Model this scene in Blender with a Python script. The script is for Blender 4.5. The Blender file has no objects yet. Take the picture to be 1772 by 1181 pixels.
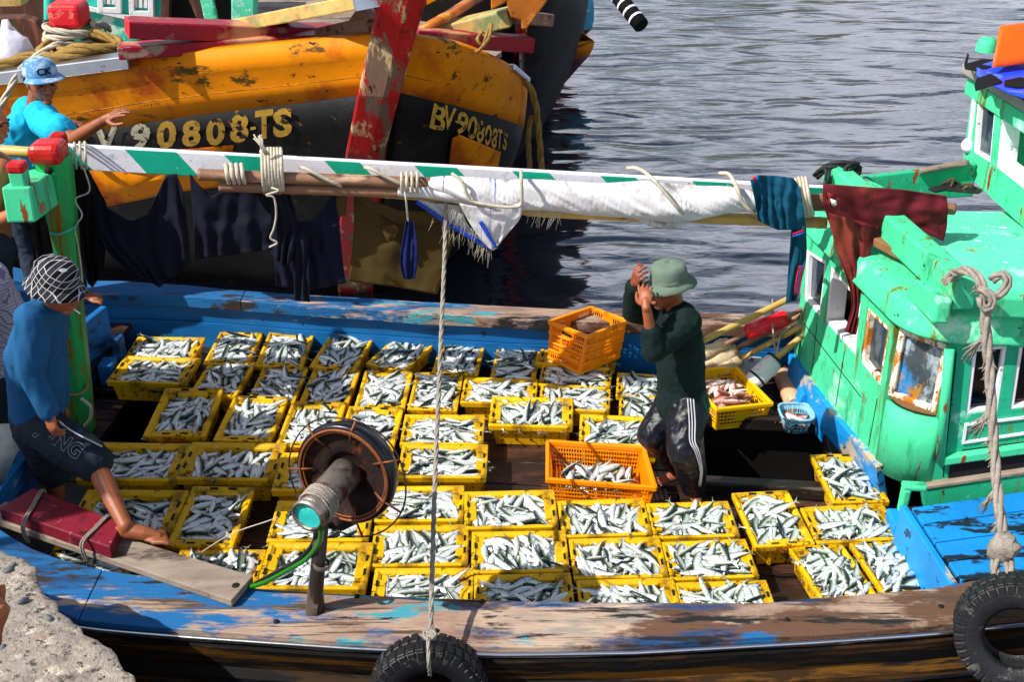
import bpy, bmesh, math, random
from mathutils import Vector, Matrix, noise
R = math.radians
random.seed(7)
C = bpy.context.scene.collection
# ---------------------------------------------------------------- camera geometry (pixels of the photograph -> points in the world)
TH = R(28.5); F = 2007.0; ZC = 4.14
def ray(px, py):
    u = (px - 886) / F; v = (590.5 - py) / F
    return Vector((u, math.cos(TH) + v * math.sin(TH), -math.sin(TH) + v * math.cos(TH)))
EYE = Vector((0, 0, ZC))
def Z(px, py, z):                       # where the ray meets a level plane
    d = ray(px, py); return EYE + d * ((z - ZC) / d.z)
def Yp(px, py, y):                      # where it meets an upright plane at depth y
    d = ray(px, py); return EYE + d * (y / d.y)
def PL(px, py, p0, n):                  # where it meets any plane
    d = ray(px, py); return EYE + d * ((Vector(p0) - EYE).dot(n) / d.dot(n))
def lerp(a, b, t): return a + (b - a) * t
AX = Vector((0.9954, -0.096, 0)); AY = Vector((0.096, 0.9954, 0)); UP = Vector((0, 0, 1))

# ---------------------------------------------------------------- mesh builder
def resample(pts, n):
    pts = [Vector(p) for p in pts]
    L = [0.0]
    for a, b in zip(pts, pts[1:]): L.append(L[-1] + (b - a).length)
    out = []
    for i in range(n):
        t = L[-1] * i / (n - 1); k = 0
        while k < len(L) - 2 and L[k + 1] < t: k += 1
        s = (t - L[k]) / max(1e-9, L[k + 1] - L[k])
        out.append(pts[k].lerp(pts[k + 1], s))
    return out
def spline(pts, n=6):                   # Catmull-Rom through the points
    pts = [Vector(p) for p in pts]
    P = [pts[0] * 2 - pts[1]] + pts + [pts[-1] * 2 - pts[-2]]
    out = []
    for i in range(1, len(P) - 2):
        for k in range(n):
            t = k / n
            a, b, c, d = P[i - 1], P[i], P[i + 1], P[i + 2]
            out.append(0.5 * ((2 * b) + (c - a) * t + (2 * a - 5 * b + 4 * c - d) * t * t + (3 * b - a - 3 * c + d) * t ** 3))
    out.append(pts[-1]); return out
class MB:
    def __init__(s): s.v = []; s.f = []; s.sm = []; s.mi = []; s.uv = {}
    def add(s, vs, fs, smooth=False, mi=0):
        o = len(s.v); s.v += [Vector(v) for v in vs]
        for f in fs:
            s.f.append(tuple(i + o for i in f)); s.sm.append(smooth); s.mi.append(mi)
        return s
    def box(s, c, size, M=None, mi=0):
        x, y, z = [a / 2 for a in size]; c = Vector(c)
        vs = [Vector((i * x, j * y, k * z)) for k in (-1, 1) for j in (-1, 1) for i in (-1, 1)]
        if M is not None: vs = [M @ v for v in vs]
        return s.add([c + v for v in vs], [(0, 2, 3, 1), (4, 5, 7, 6), (0, 1, 5, 4), (2, 6, 7, 3), (0, 4, 6, 2), (1, 3, 7, 5)], mi=mi)
    def hexa(s, lo, hi, mi=0):          # two quads (same winding, seen from hi's side counter-clockwise)
        n = len(lo)
        fs = [tuple(range(n))[::-1], tuple(range(n, 2 * n))] + [(i, (i + 1) % n, n + (i + 1) % n, n + i) for i in range(n)]
        return s.add(list(lo) + list(hi), fs, mi=mi)
    def prism(s, poly, vec, mi=0):
        vec = Vector(vec); return s.hexa(poly, [Vector(p) + vec for p in poly], mi)
    def bar(s, a, b, w, h, up=UP, mi=0):    # rectangular bar from a to b
        a = Vector(a); b = Vector(b); d = (b - a).normalized(); sx = d.cross(Vector(up)).normalized(); sz = sx.cross(d)
        q = [sx * (-w / 2) + sz * (-h / 2), sx * (w / 2) + sz * (-h / 2), sx * (w / 2) + sz * (h / 2), sx * (-w / 2) + sz * (h / 2)]
        return s.hexa([a + x for x in q], [b + x for x in q], mi)
    def tube(s, pts, rad, n=8, smooth=True, cap=True, mi=0, flat=1.0, twist=None):
        pts = [Vector(p) for p in pts]; m = len(pts)
        rad = list(rad) if hasattr(rad, '__len__') else [rad] * m
        d0 = (pts[1] - pts[0]).normalized()
        nrm = Vector(twist) if twist is not None else (d0.orthogonal())
        nrm = (nrm - d0 * nrm.dot(d0)).normalized(); vs = []
        for i, p in enumerate(pts):
            d = (pts[min(i + 1, m - 1)] - pts[max(i - 1, 0)])
            d = d.normalized() if d.length > 1e-9 else d0
            nrm = nrm - d * nrm.dot(d)
            nrm = nrm.normalized() if nrm.length > 1e-6 else d.orthogonal().normalized()
            b = d.cross(nrm)
            for k in range(n):
                a = 2 * math.pi * k / n
                vs.append(p + (nrm * math.cos(a) + b * math.sin(a) * flat) * rad[i])
        fs = [(i * n + k, i * n + (k + 1) % n, (i + 1) * n + (k + 1) % n, (i + 1) * n + k) for i in range(m - 1) for k in range(n)]
        s.add(vs, fs, smooth, mi)
        if cap:
            o = len(s.v) - m * n
            s.f += [tuple(o + k for k in range(n))[::-1], tuple(o + (m - 1) * n + k for k in range(n))]
            s.sm += [False, False]; s.mi += [mi, mi]
        return s
    def lathe(s, prof, c, axis=UP, n=24, smooth=True, mi=0, xa=None):   # prof: (radius, height) along axis
        axis = Vector(axis).normalized(); a = Vector(xa) if xa is not None else axis.orthogonal().normalized(); b = axis.cross(a); c = Vector(c)
        vs = [c + axis * h + (a * math.cos(2 * math.pi * k / n) + b * math.sin(2 * math.pi * k / n)) * r for r, h in prof for k in range(n)]
        m = len(prof)
        fs = [(i * n + k, i * n + (k + 1) % n, (i + 1) * n + (k + 1) % n, (i + 1) * n + k) for i in range(m - 1) for k in range(n)]
        return s.add(vs, fs, smooth, mi)
    def ell(s, c, r, M=None, nu=14, nv=9, mi=0):
        c = Vector(c); vs = []; fs = []
        for j in range(nv + 1):
            ph = math.pi * j / nv
            for i in range(nu):
                th = 2 * math.pi * i / nu
                v = Vector((math.sin(ph) * math.cos(th) * r[0], math.sin(ph) * math.sin(th) * r[1], math.cos(ph) * r[2]))
                vs.append(c + (M @ v if M is not None else v))
        for j in range(nv):
            for i in range(nu):
                fs.append((j * nu + i, (j + 1) * nu + i, (j + 1) * nu + (i + 1) % nu, j * nu + (i + 1) % nu))
        return s.add(vs, fs, True, mi)
    def grid(s, rows, smooth=True, mi=0, flip=False):
        m = len(rows); n = len(rows[0])
        fs = []
        for j in range(m - 1):
            for i in range(n - 1):
                q = (j * n + i, (j + 1) * n + i, (j + 1) * n + i + 1, j * n + i + 1)
                fs.append(q[::-1] if flip else q)
        return s.add([p for r in rows for p in r], fs, smooth, mi)
ORI = {}
def build(name, mb, mat, parent=None, bevel=0, solid=0, off=-1, sub=0, local=False, fixn=True, seg=2, merge=0):
    vs = mb.v
    if parent is not None: o = ORI.get(parent.name, Vector((0, 0, 0))) if not local else Vector((0, 0, 0))
    elif local: o = Vector((0, 0, 0))
    else:
        lo = [min(v[i] for v in vs) for i in range(3)]; hi = [max(v[i] for v in vs) for i in range(3)]
        o = Vector(((lo[0] + hi[0]) / 2, (lo[1] + hi[1]) / 2, lo[2]))
    me = bpy.data.meshes.new(name)
    me.from_pydata([tuple(v - o) for v in vs], [], mb.f)
    me.polygons.foreach_set('use_smooth', mb.sm); me.polygons.foreach_set('material_index', mb.mi)
    for m in (mat if isinstance(mat, (list, tuple)) else [mat]): me.materials.append(m)
    if fixn:
        bm = bmesh.new(); bm.from_mesh(me)
        if merge: bmesh.ops.remove_doubles(bm, verts=bm.verts, dist=merge)
        bmesh.ops.recalc_face_normals(bm, faces=bm.faces); bm.to_mesh(me); bm.free()
    ob = bpy.data.objects.new(name, me); C.objects.link(ob)
    if parent is not None: ob.parent = parent
    elif not local: ob.location = o
    ORI[ob.name] = o
    if solid:
        k = ob.modifiers.new('Solid', 'SOLIDIFY'); k.thickness = solid; k.offset = off
    if bevel:
        k = ob.modifiers.new('Bevel', 'BEVEL'); k.width = bevel; k.segments = seg; k.limit_method = 'ANGLE'; k.angle_limit = R(40)
    if sub:
        k = ob.modifiers.new('Sub', 'SUBSURF'); k.levels = sub; k.render_levels = sub
    return ob
def tag(o, label=None, cat=None, group=None, kind=None):
    if label: o['label'] = label
    if cat: o['category'] = cat
    if group: o['group'] = group
    if kind: o['kind'] = kind
    return o
def thing(name, loc, label, cat, group=None, rotz=0, local=False):
    o = bpy.data.objects.new(name, None); C.objects.link(o); o.location = loc; o.rotation_euler = (0, 0, rotz)
    o.empty_display_size = 0.1
    ORI[o.name] = Vector(loc)
    return tag(o, label, cat, group)

# ---------------------------------------------------------------- materials
def lin(h):
    h = h.lstrip('#'); c = [int(h[i:i + 2], 16) / 255 for i in (0, 2, 4)]
    return tuple((x / 12.92 if x <= 0.04045 else ((x + 0.055) / 1.055) ** 2.4) for x in c) + (1,)
def col(c): return lin(c) if isinstance(c, str) else (tuple(c) + (1,))[:4]
def mat(name, base, rough=0.6, metal=0.0, var=0.25, vs=6.0, layers=(), bump=0.25, bs=40.0, st=(1, 1, 1), spec=0.35, rvar=0.0, trans=0, coat=0.0, orand=0.0, xbias=None):
    """base colour varied by noise, then layers (colour, scale, threshold, softness, stretch) of paint loss, rust, dirt, stains."""
    m = bpy.data.materials.new(name); m.use_nodes = True; nt = m.node_tree; N = nt.nodes; L = nt.links
    b = N['Principled BSDF']
    b.inputs['Roughness'].default_value = rough; b.inputs['Metallic'].default_value = metal
    b.inputs['Specular IOR Level'].default_value = spec; b.inputs['Coat Weight'].default_value = coat
    tc = N.new('ShaderNodeTexCoord')
    def nz(scale, stretch, detail=6, w=0.0, rgh=0.6):
        mp = N.new('ShaderNodeMapping'); mp.inputs['Scale'].default_value = stretch; mp.inputs['Location'].default_value = (w, w * 1.7, w * .6)
        L.new(tc.outputs['Object'], mp.inputs[0])
        n = N.new('ShaderNodeTexNoise'); n.inputs['Scale'].default_value = scale; n.inputs['Detail'].default_value = detail; n.inputs['Roughness'].default_value = rgh
        L.new(mp.outputs[0], n.inputs['Vector']); return n.outputs[0]
    c = col(base)
    mx = N.new('ShaderNodeMix'); mx.data_type = 'RGBA'
    mx.inputs[6].default_value = tuple(x * (1 - var) for x in c[:3]) + (1,); mx.inputs[7].default_value = tuple(min(1, x * (1 + var)) for x in c[:3]) + (1,)
    m0 = N.new('ShaderNodeMapRange'); m0.inputs[1].default_value = .28; m0.inputs[2].default_value = .72; L.new(nz(vs, st), m0.inputs[0]); L.new(m0.outputs[0], mx.inputs[0]); cur = mx.outputs[2]
    hgt = None
    if orand:                                   # each copy a little different in shade
        oi = N.new('ShaderNodeObjectInfo'); hs = N.new('ShaderNodeHueSaturation'); mr = N.new('ShaderNodeMapRange'); mr.inputs[3].default_value = 1 - orand; mr.inputs[4].default_value = 1 + orand * .35
        L.new(oi.outputs['Random'], mr.inputs[0]); L.new(mr.outputs[0], hs.inputs['Value']); L.new(cur, hs.inputs['Color']); cur = hs.outputs[0]
    for i, ly in enumerate(layers):
        lc, sc, th, soft, stl = (list(ly) + [0.05, (1, 1, 1)])[:5] if len(ly) == 3 else ly
        f = nz(sc, stl, 9, 3.1 * (i + 1), 0.68)
        th = .5 + (th - .5) * .66
        mr = N.new('ShaderNodeMapRange'); mr.inputs[1].default_value = th - soft * .7; mr.inputs[2].default_value = th + soft * .7
        if xbias and i in xbias:                # this layer thins out or thickens along the rail
            sx = N.new('ShaderNodeSeparateXYZ'); L.new(tc.outputs['Object'], sx.inputs[0]); fc = N.new('ShaderNodeFloatCurve'); xm = N.new('ShaderNodeMapRange'); xm.inputs[1].default_value = -3; xm.inputs[2].default_value = 3
            L.new(sx.outputs[0], xm.inputs[0]); cv = fc.mapping.curves[0]; pts_ = xbias[i]
            cv.points[0].location = pts_[0]; cv.points[1].location = pts_[-1]
            for q_ in pts_[1:-1]: cv.points.new(*q_)
            fc.mapping.update(); L.new(xm.outputs[0], fc.inputs['Value']); a_ = N.new('ShaderNodeMath'); a_.operation = 'ADD'; L.new(f, a_.inputs[0]); b2 = N.new('ShaderNodeMath'); b2.operation = 'SUBTRACT'; b2.inputs[1].default_value = .5; L.new(fc.outputs[0], b2.inputs[0]); L.new(b2.outputs[0], a_.inputs[1]); f = a_.outputs[0]
        L.new(f, mr.inputs[0])
        k = N.new('ShaderNodeMix'); k.data_type = 'RGBA'; L.new(mr.outputs[0], k.inputs[0]); L.new(cur, k.inputs[6]); k.inputs[7].default_value = col(lc)
        cur = k.outputs[2]; hgt = mr.outputs[0] if hgt is None else hgt
    L.new(cur, b.inputs['Base Color'])
    if rvar:
        mr = N.new('ShaderNodeMapRange'); mr.inputs[3].default_value = max(0.03, rough - rvar); mr.inputs[4].default_value = min(1, rough + rvar)
        L.new(nz(vs * 2.3, st, 5, 9), mr.inputs[0]); L.new(mr.outputs[0], b.inputs['Roughness'])
    if bump:
        bp = N.new('ShaderNodeBump'); bp.inputs['Strength'].default_value = bump; bp.inputs['Distance'].default_value = 0.01
        h = nz(bs, st, 6, 5)
        if hgt is not None:
            sb = N.new('ShaderNodeMath'); sb.operation = 'SUBTRACT'; L.new(h, sb.inputs[0])
            ml = N.new('ShaderNodeMath'); ml.operation = 'MULTIPLY'; ml.inputs[1].default_value = 0.6; L.new(hgt, ml.inputs[0]); L.new(ml.outputs[0], sb.inputs[1]); h = sb.outputs[0]
        L.new(h, bp.inputs['Height']); L.new(bp.outputs[0], b.inputs['Normal'])
    if trans: b.inputs['Transmission Weight'].default_value = trans
    return m
WX = (0.25, 2.5, 2.5)     # grain along X
WY = (2.5, 0.25, 2.5)
WZ = (2.5, 2.5, 0.3)
M = {}
GR = ('#4b3b30', 9, .62, .05, (.10, 1.7, 1.7)); GR2 = ('#1f1813', 20, .70, .03, (.07, 1.4, 1.4))
XB = [(0, .64), (.16, .62), (.24, .58), (.33, .53), (.40, .52), (.46, .44), (.6, .40), (.8, .38), (1, .42)]     # blue paint: whole at the bow, worn off amidships
XR = [(0, .40), (.4, .44), (.55, .50), (.75, .56), (1, .60)]                                                  # brown stain: towards the cabin
M['rail'] = mat('weathered_rail', '#a8927f', .8, var=.35, vs=4, st=WX, bs=30, bump=.6, layers=[('#86695a', 1.3, .55, .10, (.5, 1.4, 1)), ('#5c4030', 1.7, .57, .04, (.6, 1.5, 1)), ('#4b3b30', 9, .62, .05, (.10, 1.7, 1.7)), ('#0d5b92', 3.0, .55, .035, (.45, 1.7, 1)), ('#8d8478', 5, .655, .03, (.28, 1.7, 1)), ('#0a3a66', 2.2, .62, .06, (.4, 1.5, 1)), ('#17191c', 6, .65, .03, (.25, 1.8, 1)), ('#3a8a98', 9, .66, .03, (.4, 1.3, 1)), ('#2a221e', 3.4, .67, .03, (.4, 1.5, 1)), ('#1f1813', 20, .70, .03, (.07, 1.4, 1.4))], xbias={1: XR, 3: XB, 7: [(0, .40), (.3, .44), (.42, .56), (.52, .44), (1, .36)]})
M['raildark'] = M['rail']; M['railblue'] = M['rail']
M['blue'] = mat('blue_paint', '#0a609e', .55, var=.3, vs=3, st=WX, bs=30, bump=.3, layers=[('#0b2e55', 2.2, .64, .05, (.4, 1, 3)), ('#7d98a8', 3.0, .71, .02, (.6, 1, 1.6)), ('#181818', 9, .72, .02, (1, 1, 1))])
M['blueworn'] = mat('worn_blue_paint', '#1284cc', .5, var=.2, vs=3, bs=30, bump=.35, layers=[('#a99d8c', 2.6, .64, .02, (1, 1, 1)), ('#16355a', 5, .69, .02, (1, 1, 1)), ('#1c1a18', 9, .72, .02, (1, 1, 1))])
M['bluedeck'] = mat('flaking_blue_deck', '#127cc4', .5, var=.2, vs=3, bs=30, bump=.5, layers=[('#12202e', 5, .575, .02, (.45, 1.4, 1)), ('#5a6a74', 3, .70, .02, (.5, 1.4, 1))])
GL = [('#5f6a1c', 4, .655, .05, (1.6, 1.6, .25)), ('#7a3c10', 7, .68, .03, (1.5, 1.5, .35)), ('#9fdcc0', 2.4, .70, .06, (1, 1, 1)), ('#2c8a5c', 5, .68, .08, (1.4, 1.4, .4)), ('#12261c', 14, .735, .02, (1, 1, 1))]
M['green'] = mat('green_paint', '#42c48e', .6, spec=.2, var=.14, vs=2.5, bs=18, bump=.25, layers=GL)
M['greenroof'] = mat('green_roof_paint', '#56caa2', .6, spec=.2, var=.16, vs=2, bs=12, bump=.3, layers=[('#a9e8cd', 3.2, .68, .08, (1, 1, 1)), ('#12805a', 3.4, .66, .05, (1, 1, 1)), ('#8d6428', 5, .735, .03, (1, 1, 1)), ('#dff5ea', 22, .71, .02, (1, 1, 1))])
M['greenshade'] = mat('shaded_green_paint', '#22a47a', .6, spec=.2, var=.14, vs=2.5, bs=18, bump=.25, layers=GL)  # green paint darkened: shade of the camera-facing wall put into the colour
M['post'] = mat('green_post_paint', '#0a9a50', .42, var=.22, vs=4, st=WZ, bs=20, bump=.4, layers=[('#4c6a10', 3.2, .55, .07, (2.4, 2.4, .22)), ('#8a5410', 4.5, .655, .04, (2.4, 2.4, .25)), ('#10241c', 12, .70, .03, (1, 1, .5))])
M['redcap'] = mat('red_cap_paint', '#b5120f', .35, var=.25, vs=7, bump=.5, bs=14, layers=[('#3c0808', 6, .66, .04, (1, 1, 1))])
M['white'] = mat('white_paint', '#dedee0', .5, var=.08, vs=5, layers=[('#8a7c6e', 9, .70, .03, (1, 1, 1))], bump=.2)
M['rustframe'] = mat('rusty_white_frame', '#d8cfc0', .6, var=.1, vs=6, layers=[('#b06a16', 9, .55, .04, (1, 1, .6)), ('#5d2c0c', 14, .62, .03, (1, 1, .6))], bump=.3)
M['deck'] = mat('wet_deck_wood', '#2a1e1a', .3, var=.45, vs=5, st=WX, bs=25, bump=.4, rvar=.2, layers=[('#4a3026', 3, .60, .06, (.5, 1.4, 1)), ('#0f0c0b', 5, .62, .05, WX), ('#8d8d88', 40, .77, .01, (1, 1, 1))])
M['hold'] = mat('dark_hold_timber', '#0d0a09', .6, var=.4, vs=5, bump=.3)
M['coaming'] = mat('hatch_coaming_wood', '#241d1a', .4, var=.5, vs=6, st=WX, bump=.5, bs=20, layers=[('#5c4c3e', 5, .66, .03, WX)])
M['hull'] = mat('black_hull_paint', '#060504', .75, var=.5, vs=4, layers=[('#553504', 2.2, .575, .04, (.25, 1, 6)), ('#2c1a04', 5, .58, .04, (.3, 1, 3)), ('#0c1f33', 4, .66, .03, (.3, 1, 3))], bump=.4, bs=15, spec=.2)
M['metalstrip'] = mat('metal_edge_strip', '#c9cdd1', .28, 1.0, var=.1, layers=[('#7c5a34', 8, .70, .03, (1, 1, 1))], bump=.1)
M['yellow'] = mat('yellow_crate_plastic', '#f2bc0a', .42, var=.10, vs=3, bump=.12, bs=60, orand=.16, layers=[('#7d5c06', 4, .62, .10, (1, 1, 1)), ('#5c4406', 13, .67, .04, (1, 1, 1)), ('#e8c860', 40, .72, .02, (1, 1, 1)), ('#7a5c08', 5, .70, .05, (1, 1, 1)), ('#a88a2a', 30, .74, .02, (1, 1, 1))])
M['yellowdirty'] = mat('dirty_yellow_plastic', '#c08e08', .5, var=.12, vs=4, bump=.12, bs=50, layers=[('#5c4a0c', 4, .60, .08, (1, 1, 1))])
M['orange'] = mat('orange_crate_plastic', '#ff9606', .4, var=.06, vs=3, bump=.06, bs=60, layers=[('#c04c02', 5, .68, .06, (1, 1, 1))])
M['mesh_yellow'] = mat('bright_yellow_plastic', '#ffbe08', .4, var=.06, vs=3, bump=.06)
M['hole'] = mat('dark_gap', '#0e0a04', .8, var=.2, bump=0)
M['redprint'] = mat('red_print', '#c01c10', .5, var=.15, bump=0, layers=[('#c89410', 60, .68, .02, (1, 1, 1))])
M['rust'] = mat('rusted_steel', '#1c0b06', .8, .2, var=.5, vs=9, bump=.6, bs=30, layers=[('#6a2a0c', 5, .63, .08, (1, 1, 1)), ('#0c0605', 5, .60, .06, (1, 1, 1))])
M['rustrod'] = mat('rusty_rod', '#7d4a2a', .6, .5, var=.4, vs=20, bump=.4)
M['steel'] = mat('stained_steel_pipe', '#8f867a', .42, .75, var=.3, vs=7, bump=.3, bs=40, layers=[('#4c3c30', 6, .57, .08, (1, 1, 1)), ('#7e4a22', 9, .67, .04, (1, 1, 1))])
M['darksteel'] = mat('dark_steel_post', '#3b332e', .45, .6, var=.4, vs=8, st=WZ, bump=.4, layers=[('#8a7c6c', 6, .64, .05, WZ), ('#5c3018', 8, .66, .04, (1, 1, 1))])
M['teal'] = mat('teal_cap_paint', '#2ba7a2', .35, var=.25, vs=9, bump=.3, layers=[('#5cd0c8', 7, .6, .05, (1, 1, 1))])
M['rubber'] = mat('black_rubber', '#17171a', .5, var=.4, vs=8, bump=.4, bs=60, layers=[('#4a4844', 12, .68, .04, (1, 1, 1))])
M['rubbersmooth'] = mat('smooth_black_rubber', '#121217', .28, var=.3, vs=6, bump=.1, layers=[('#5a5a60', 16, .72, .03, (1, 1, 1))])
M['hose'] = mat('green_hose', '#1c6a12', .3, var=.3, vs=10, bump=.1)
M['redblock'] = mat('dark_red_plank_paint', '#6e0f22', .55, var=.2, vs=6, bump=.35, bs=25, layers=[('#a8626c', 26, .72, .03, (1, 1, 1)), ('#2c0a10', 5, .66, .05, (1, 1, 1))])
M['plank'] = mat('grey_plank_wood', '#85776a', .75, var=.35, vs=6, st=(.5, 2.2, 2), bump=.5, bs=24, layers=[('#4d4037', 3.5, .62, .05, (.5, 1.6, 1)), ('#2a221e', 14, .72, .02, (.6, 1.5, 1))])
M['bamboo'] = mat('pale_bamboo', '#b99a52', .4, var=.2, vs=5, bump=.15, layers=[('#6e5a22', 6, .66, .05, (1, 1, 1))])
M['pole'] = mat('brown_bamboo', '#7f5c45', .5, var=.25, vs=5, st=(.4, 3, 3), bump=.3, layers=[('#3e2a20', 5, .66, .05, (.6, 2, 2)), ('#ab8a70', 5, .66, .05, (.5, 2, 2))])
M['rope'] = mat('pale_rope', '#b6ae9c', .8, var=.25, vs=30, bump=.6, bs=120)
M['greyrope'] = mat('grey_rope', '#8d857a', .85, var=.3, vs=30, bump=.7, bs=120)
M['tanrope'] = mat('tan_rope', '#8d6f33', .8, var=.35, vs=25, bump=.7, bs=90)
M['blackrope'] = mat('black_rope', '#15181b', .6, var=.4, vs=25, bump=.5, bs=90)
M['sack'] = mat('white_woven_sheet', '#cfced0', .55, var=.12, vs=5, bump=.5, bs=16, st=(3, 1, 1), layers=[('#9a9690', 4, .64, .06, (1, 1, 1)), ('#2f57b8', 5, .725, .02, (4.0, .2, .2))])
M['sackblue'] = mat('blue_woven_edge', '#123fae', .6, var=.3, vs=30, bump=.3)
def cloth_mat(n, c, layers=(), rough=.85): return mat(n, c, rough, var=.18, vs=6, bump=.2, bs=160, layers=layers, spec=.2)
M['navy'] = cloth_mat('navy_cloth', '#0b0e1e'); M['black'] = cloth_mat('black_cloth', '#0b0b0d'); M['darknavy'] = cloth_mat('dark_navy_cloth', '#0d1128')
M['olive'] = cloth_mat('olive_cloth', '#493a1a'); M['navybright'] = cloth_mat('ink_blue_cloth', '#101a4c')
M['tealcloth'] = cloth_mat('teal_cloth', '#0a4a63'); M['maroon'] = cloth_mat('maroon_cloth', '#611a22', [('#8a3a2c', 3, .60, .1, (1, 1, 1))])
M['cyan'] = cloth_mat('cyan_cotton', '#16a9d2'); M['bluecloth'] = cloth_mat('blue_shirt_cloth', '#134b74'); M['darkgreen'] = cloth_mat('dark_green_sweater', '#081b1a')
M['shorts'] = cloth_mat('dark_shorts_cloth', '#1b232e'); M['denimcap'] = cloth_mat('faded_denim', '#5488b4', [('#a9bcc6', 14, .56, .10, (1, 1, 1)), ('#3d6a94', 8, .60, .08, (1, 1, 1))]); M['denim'] = cloth_mat('dark_denim', '#232c3b')
M['hat'] = cloth_mat('sage_hat_cloth', '#5f7063'); M['track'] = mat('wet_track_cloth', '#0b0d18', .42, var=.3, vs=9, bump=.5, bs=20)
M['stripewhite'] = cloth_mat('white_stripe_cloth', '#b9babd'); M['stripered'] = cloth_mat('red_stripe_cloth', '#c21320'); M['stripeblue'] = cloth_mat('blue_stripe_cloth', '#1a62c0')
M['skin'] = mat('tanned_skin', '#8a4c2c', .5, var=.18, vs=9, bump=.15, bs=60, layers=[('#6a3420', 6, .63, .1, (1, 1, 1))], spec=.45)
M['skinlight'] = mat('light_brown_skin', '#a5623c', .48, var=.18, vs=9, bump=.15, bs=60, layers=[('#8a4628', 6, .62, .1, (1, 1, 1))], spec=.45)
M['nail'] = mat('fingernail', '#c99a86', .35, var=.1, bump=0)
M['hair'] = mat('black_hair', '#0c0b0b', .6, var=.4, vs=30, bump=.5, bs=120)
M['eyew'] = mat('eye', '#191312', .2, var=.1, bump=0); M['lip'] = mat('lip', '#8e4a42', .5, var=.1, bump=0)
M['glass'] = mat('dusty_window_glass', '#27353f', .12, var=.4, vs=4, bump=.1, bs=6, layers=[('#6a7880', 3, .62, .12, (1, 1, .6))])
M['glassmess'] = mat('dusty_glass_over_plastic_bags', '#333d42', .12, var=.5, vs=5, bump=.4, bs=7, layers=[('#93a4ae', 6, .56, .06, (1, 1.5, .6)), ('#2678b4', 4, .58, .05, (1, 1, .4)), ('#a87418', 5, .66, .05, (1, 1, 1))])
M['darkglass'] = mat('dark_window_glass', '#08090b', .08, var=.4, vs=3, bump=.05, bs=5, layers=[('#2c1c20', 3, .64, .1, (1, 1, 1))])
M['inside'] = mat('dark_interior', '#0a0a0c', .8, var=.3, bump=0)
M['rawwood'] = mat('raw_brown_wood', '#7a5533', .7, var=.3, vs=6, st=WX, bump=.4)
M['cream'] = mat('cream_worn_timber', '#b89a58', .6, var=.25, vs=4, bump=.4, bs=20, layers=[('#a8602c', 2, .60, .06, (1, 1, 1)), ('#7d8a5c', 3, .64, .06, (1, 1, 1)), ('#4a3a2c', 8, .69, .03, (1, 1, 1))])
M['orangewood'] = mat('orange_varnished_wood', '#b4641a', .4, var=.35, vs=4, st=(1, 1, 1), bump=.3, layers=[('#5c2c0c', 4, .62, .06, (1, 1, 1)), ('#d08a3c', 5, .62, .06, (1, 1, 1))])
M['redtimber'] = mat('crimson_timber_paint', '#8c0d22', .5, var=.2, vs=4, bump=.4, bs=18, layers=[('#8d7868', 2.6, .665, .02, (.5, 1, 1)), ('#b88058', 1.2, .64, .05, (1, 1, 1))])
M['redend'] = mat('bright_red_paint', '#d01822', .45, var=.15, vs=6, bump=.3, layers=[('#e06a60', 12, .66, .04, (1, 1, 1))])
M['stem'] = mat('worn_red_stem_paint', '#a80f10', .5, var=.2, vs=4, st=WZ, bump=.5, bs=18, layers=[('#6e5646', 1.8, .53, .03, (1.6, 1.6, .45)), ('#b39a70', 4, .64, .03, (2, 2, .5)), ('#2e1a14', 7, .69, .03, (2, 2, .6))])
M['byellow'] = mat('orange_yellow_hull_paint', '#cf7a00', .6, spec=.12, var=.16, vs=1.6, bump=.4, bs=10, layers=[('#4d3c12', 3.4, .655, .03, (.5, 1, 1.4)), ('#a34a08', 1.4, .62, .08, (1, 1, 1)), ('#1c160c', 8, .70, .02, (.6, 1, 1.6))])
M['bblack'] = mat('black_bow_paint', '#0a090b', .7, var=.4, vs=3, bump=.4, bs=12, spec=.25, layers=[('#242328', 1.1, .60, .1, (1, 1, 1)), ('#6a4a10', 9, .735, .02, (1, 1, 1))])
M['letter'] = mat('worn_yellow_lettering', '#c79a34', .6, var=.2, vs=5, bump=.2, layers=[('#171310', 11, .59, .02, (1, 1, 1))])
M['letterwhite'] = mat('worn_cream_lettering', '#cfc6a4', .6, var=.2, vs=5, bump=.2, layers=[('#171310', 11, .57, .02, (1, 1, 1))])
M['tealwood'] = mat('turquoise_cabin_paint', '#25b3a0', .5, var=.15, vs=3, bump=.3, layers=[('#b8d6c8', 3, .68, .04, (1, 1, 1)), ('#5a4632', 9, .72, .02, (1, 1, 1))])
M['maroonhull'] = mat('maroon_hull_paint', '#4a0818', .4, var=.2, vs=3, bump=.2)
M['lightblue'] = mat('pale_blue_paint', '#3f9fc0', .4, var=.2, vs=3, bump=.2, layers=[('#c9dde2', 4, .66, .04, (1, 1, 1))])
M['plasticbag'] = mat('white_plastic_bag', '#c9c9d6', .25, var=.15, vs=8, bump=.6, bs=14)
M['rustplate'] = mat('rust_brown_board', '#4a2a1e', .7, var=.4, vs=4, st=WZ, bump=.4, layers=[('#7c4a34', 3, .6, .06, WZ)])
M['tarpblue'] = mat('blue_tarpaulin', '#123fd0', .35, var=.15, vs=4, bump=.4, bs=10, layers=[('#6a8ae6', 8, .68, .04, (1, 1, 1))])
M['tarporange'] = mat('orange_tarpaulin', '#ff5a06', .5, var=.1, vs=4, bump=.4, bs=10)
M['greywood'] = mat('grey_edge_board', '#8d8a84', .6, var=.2, vs=5, bump=.3, layers=[('#4c3c30', 8, .66, .04, (1, 1, 1))])
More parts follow.
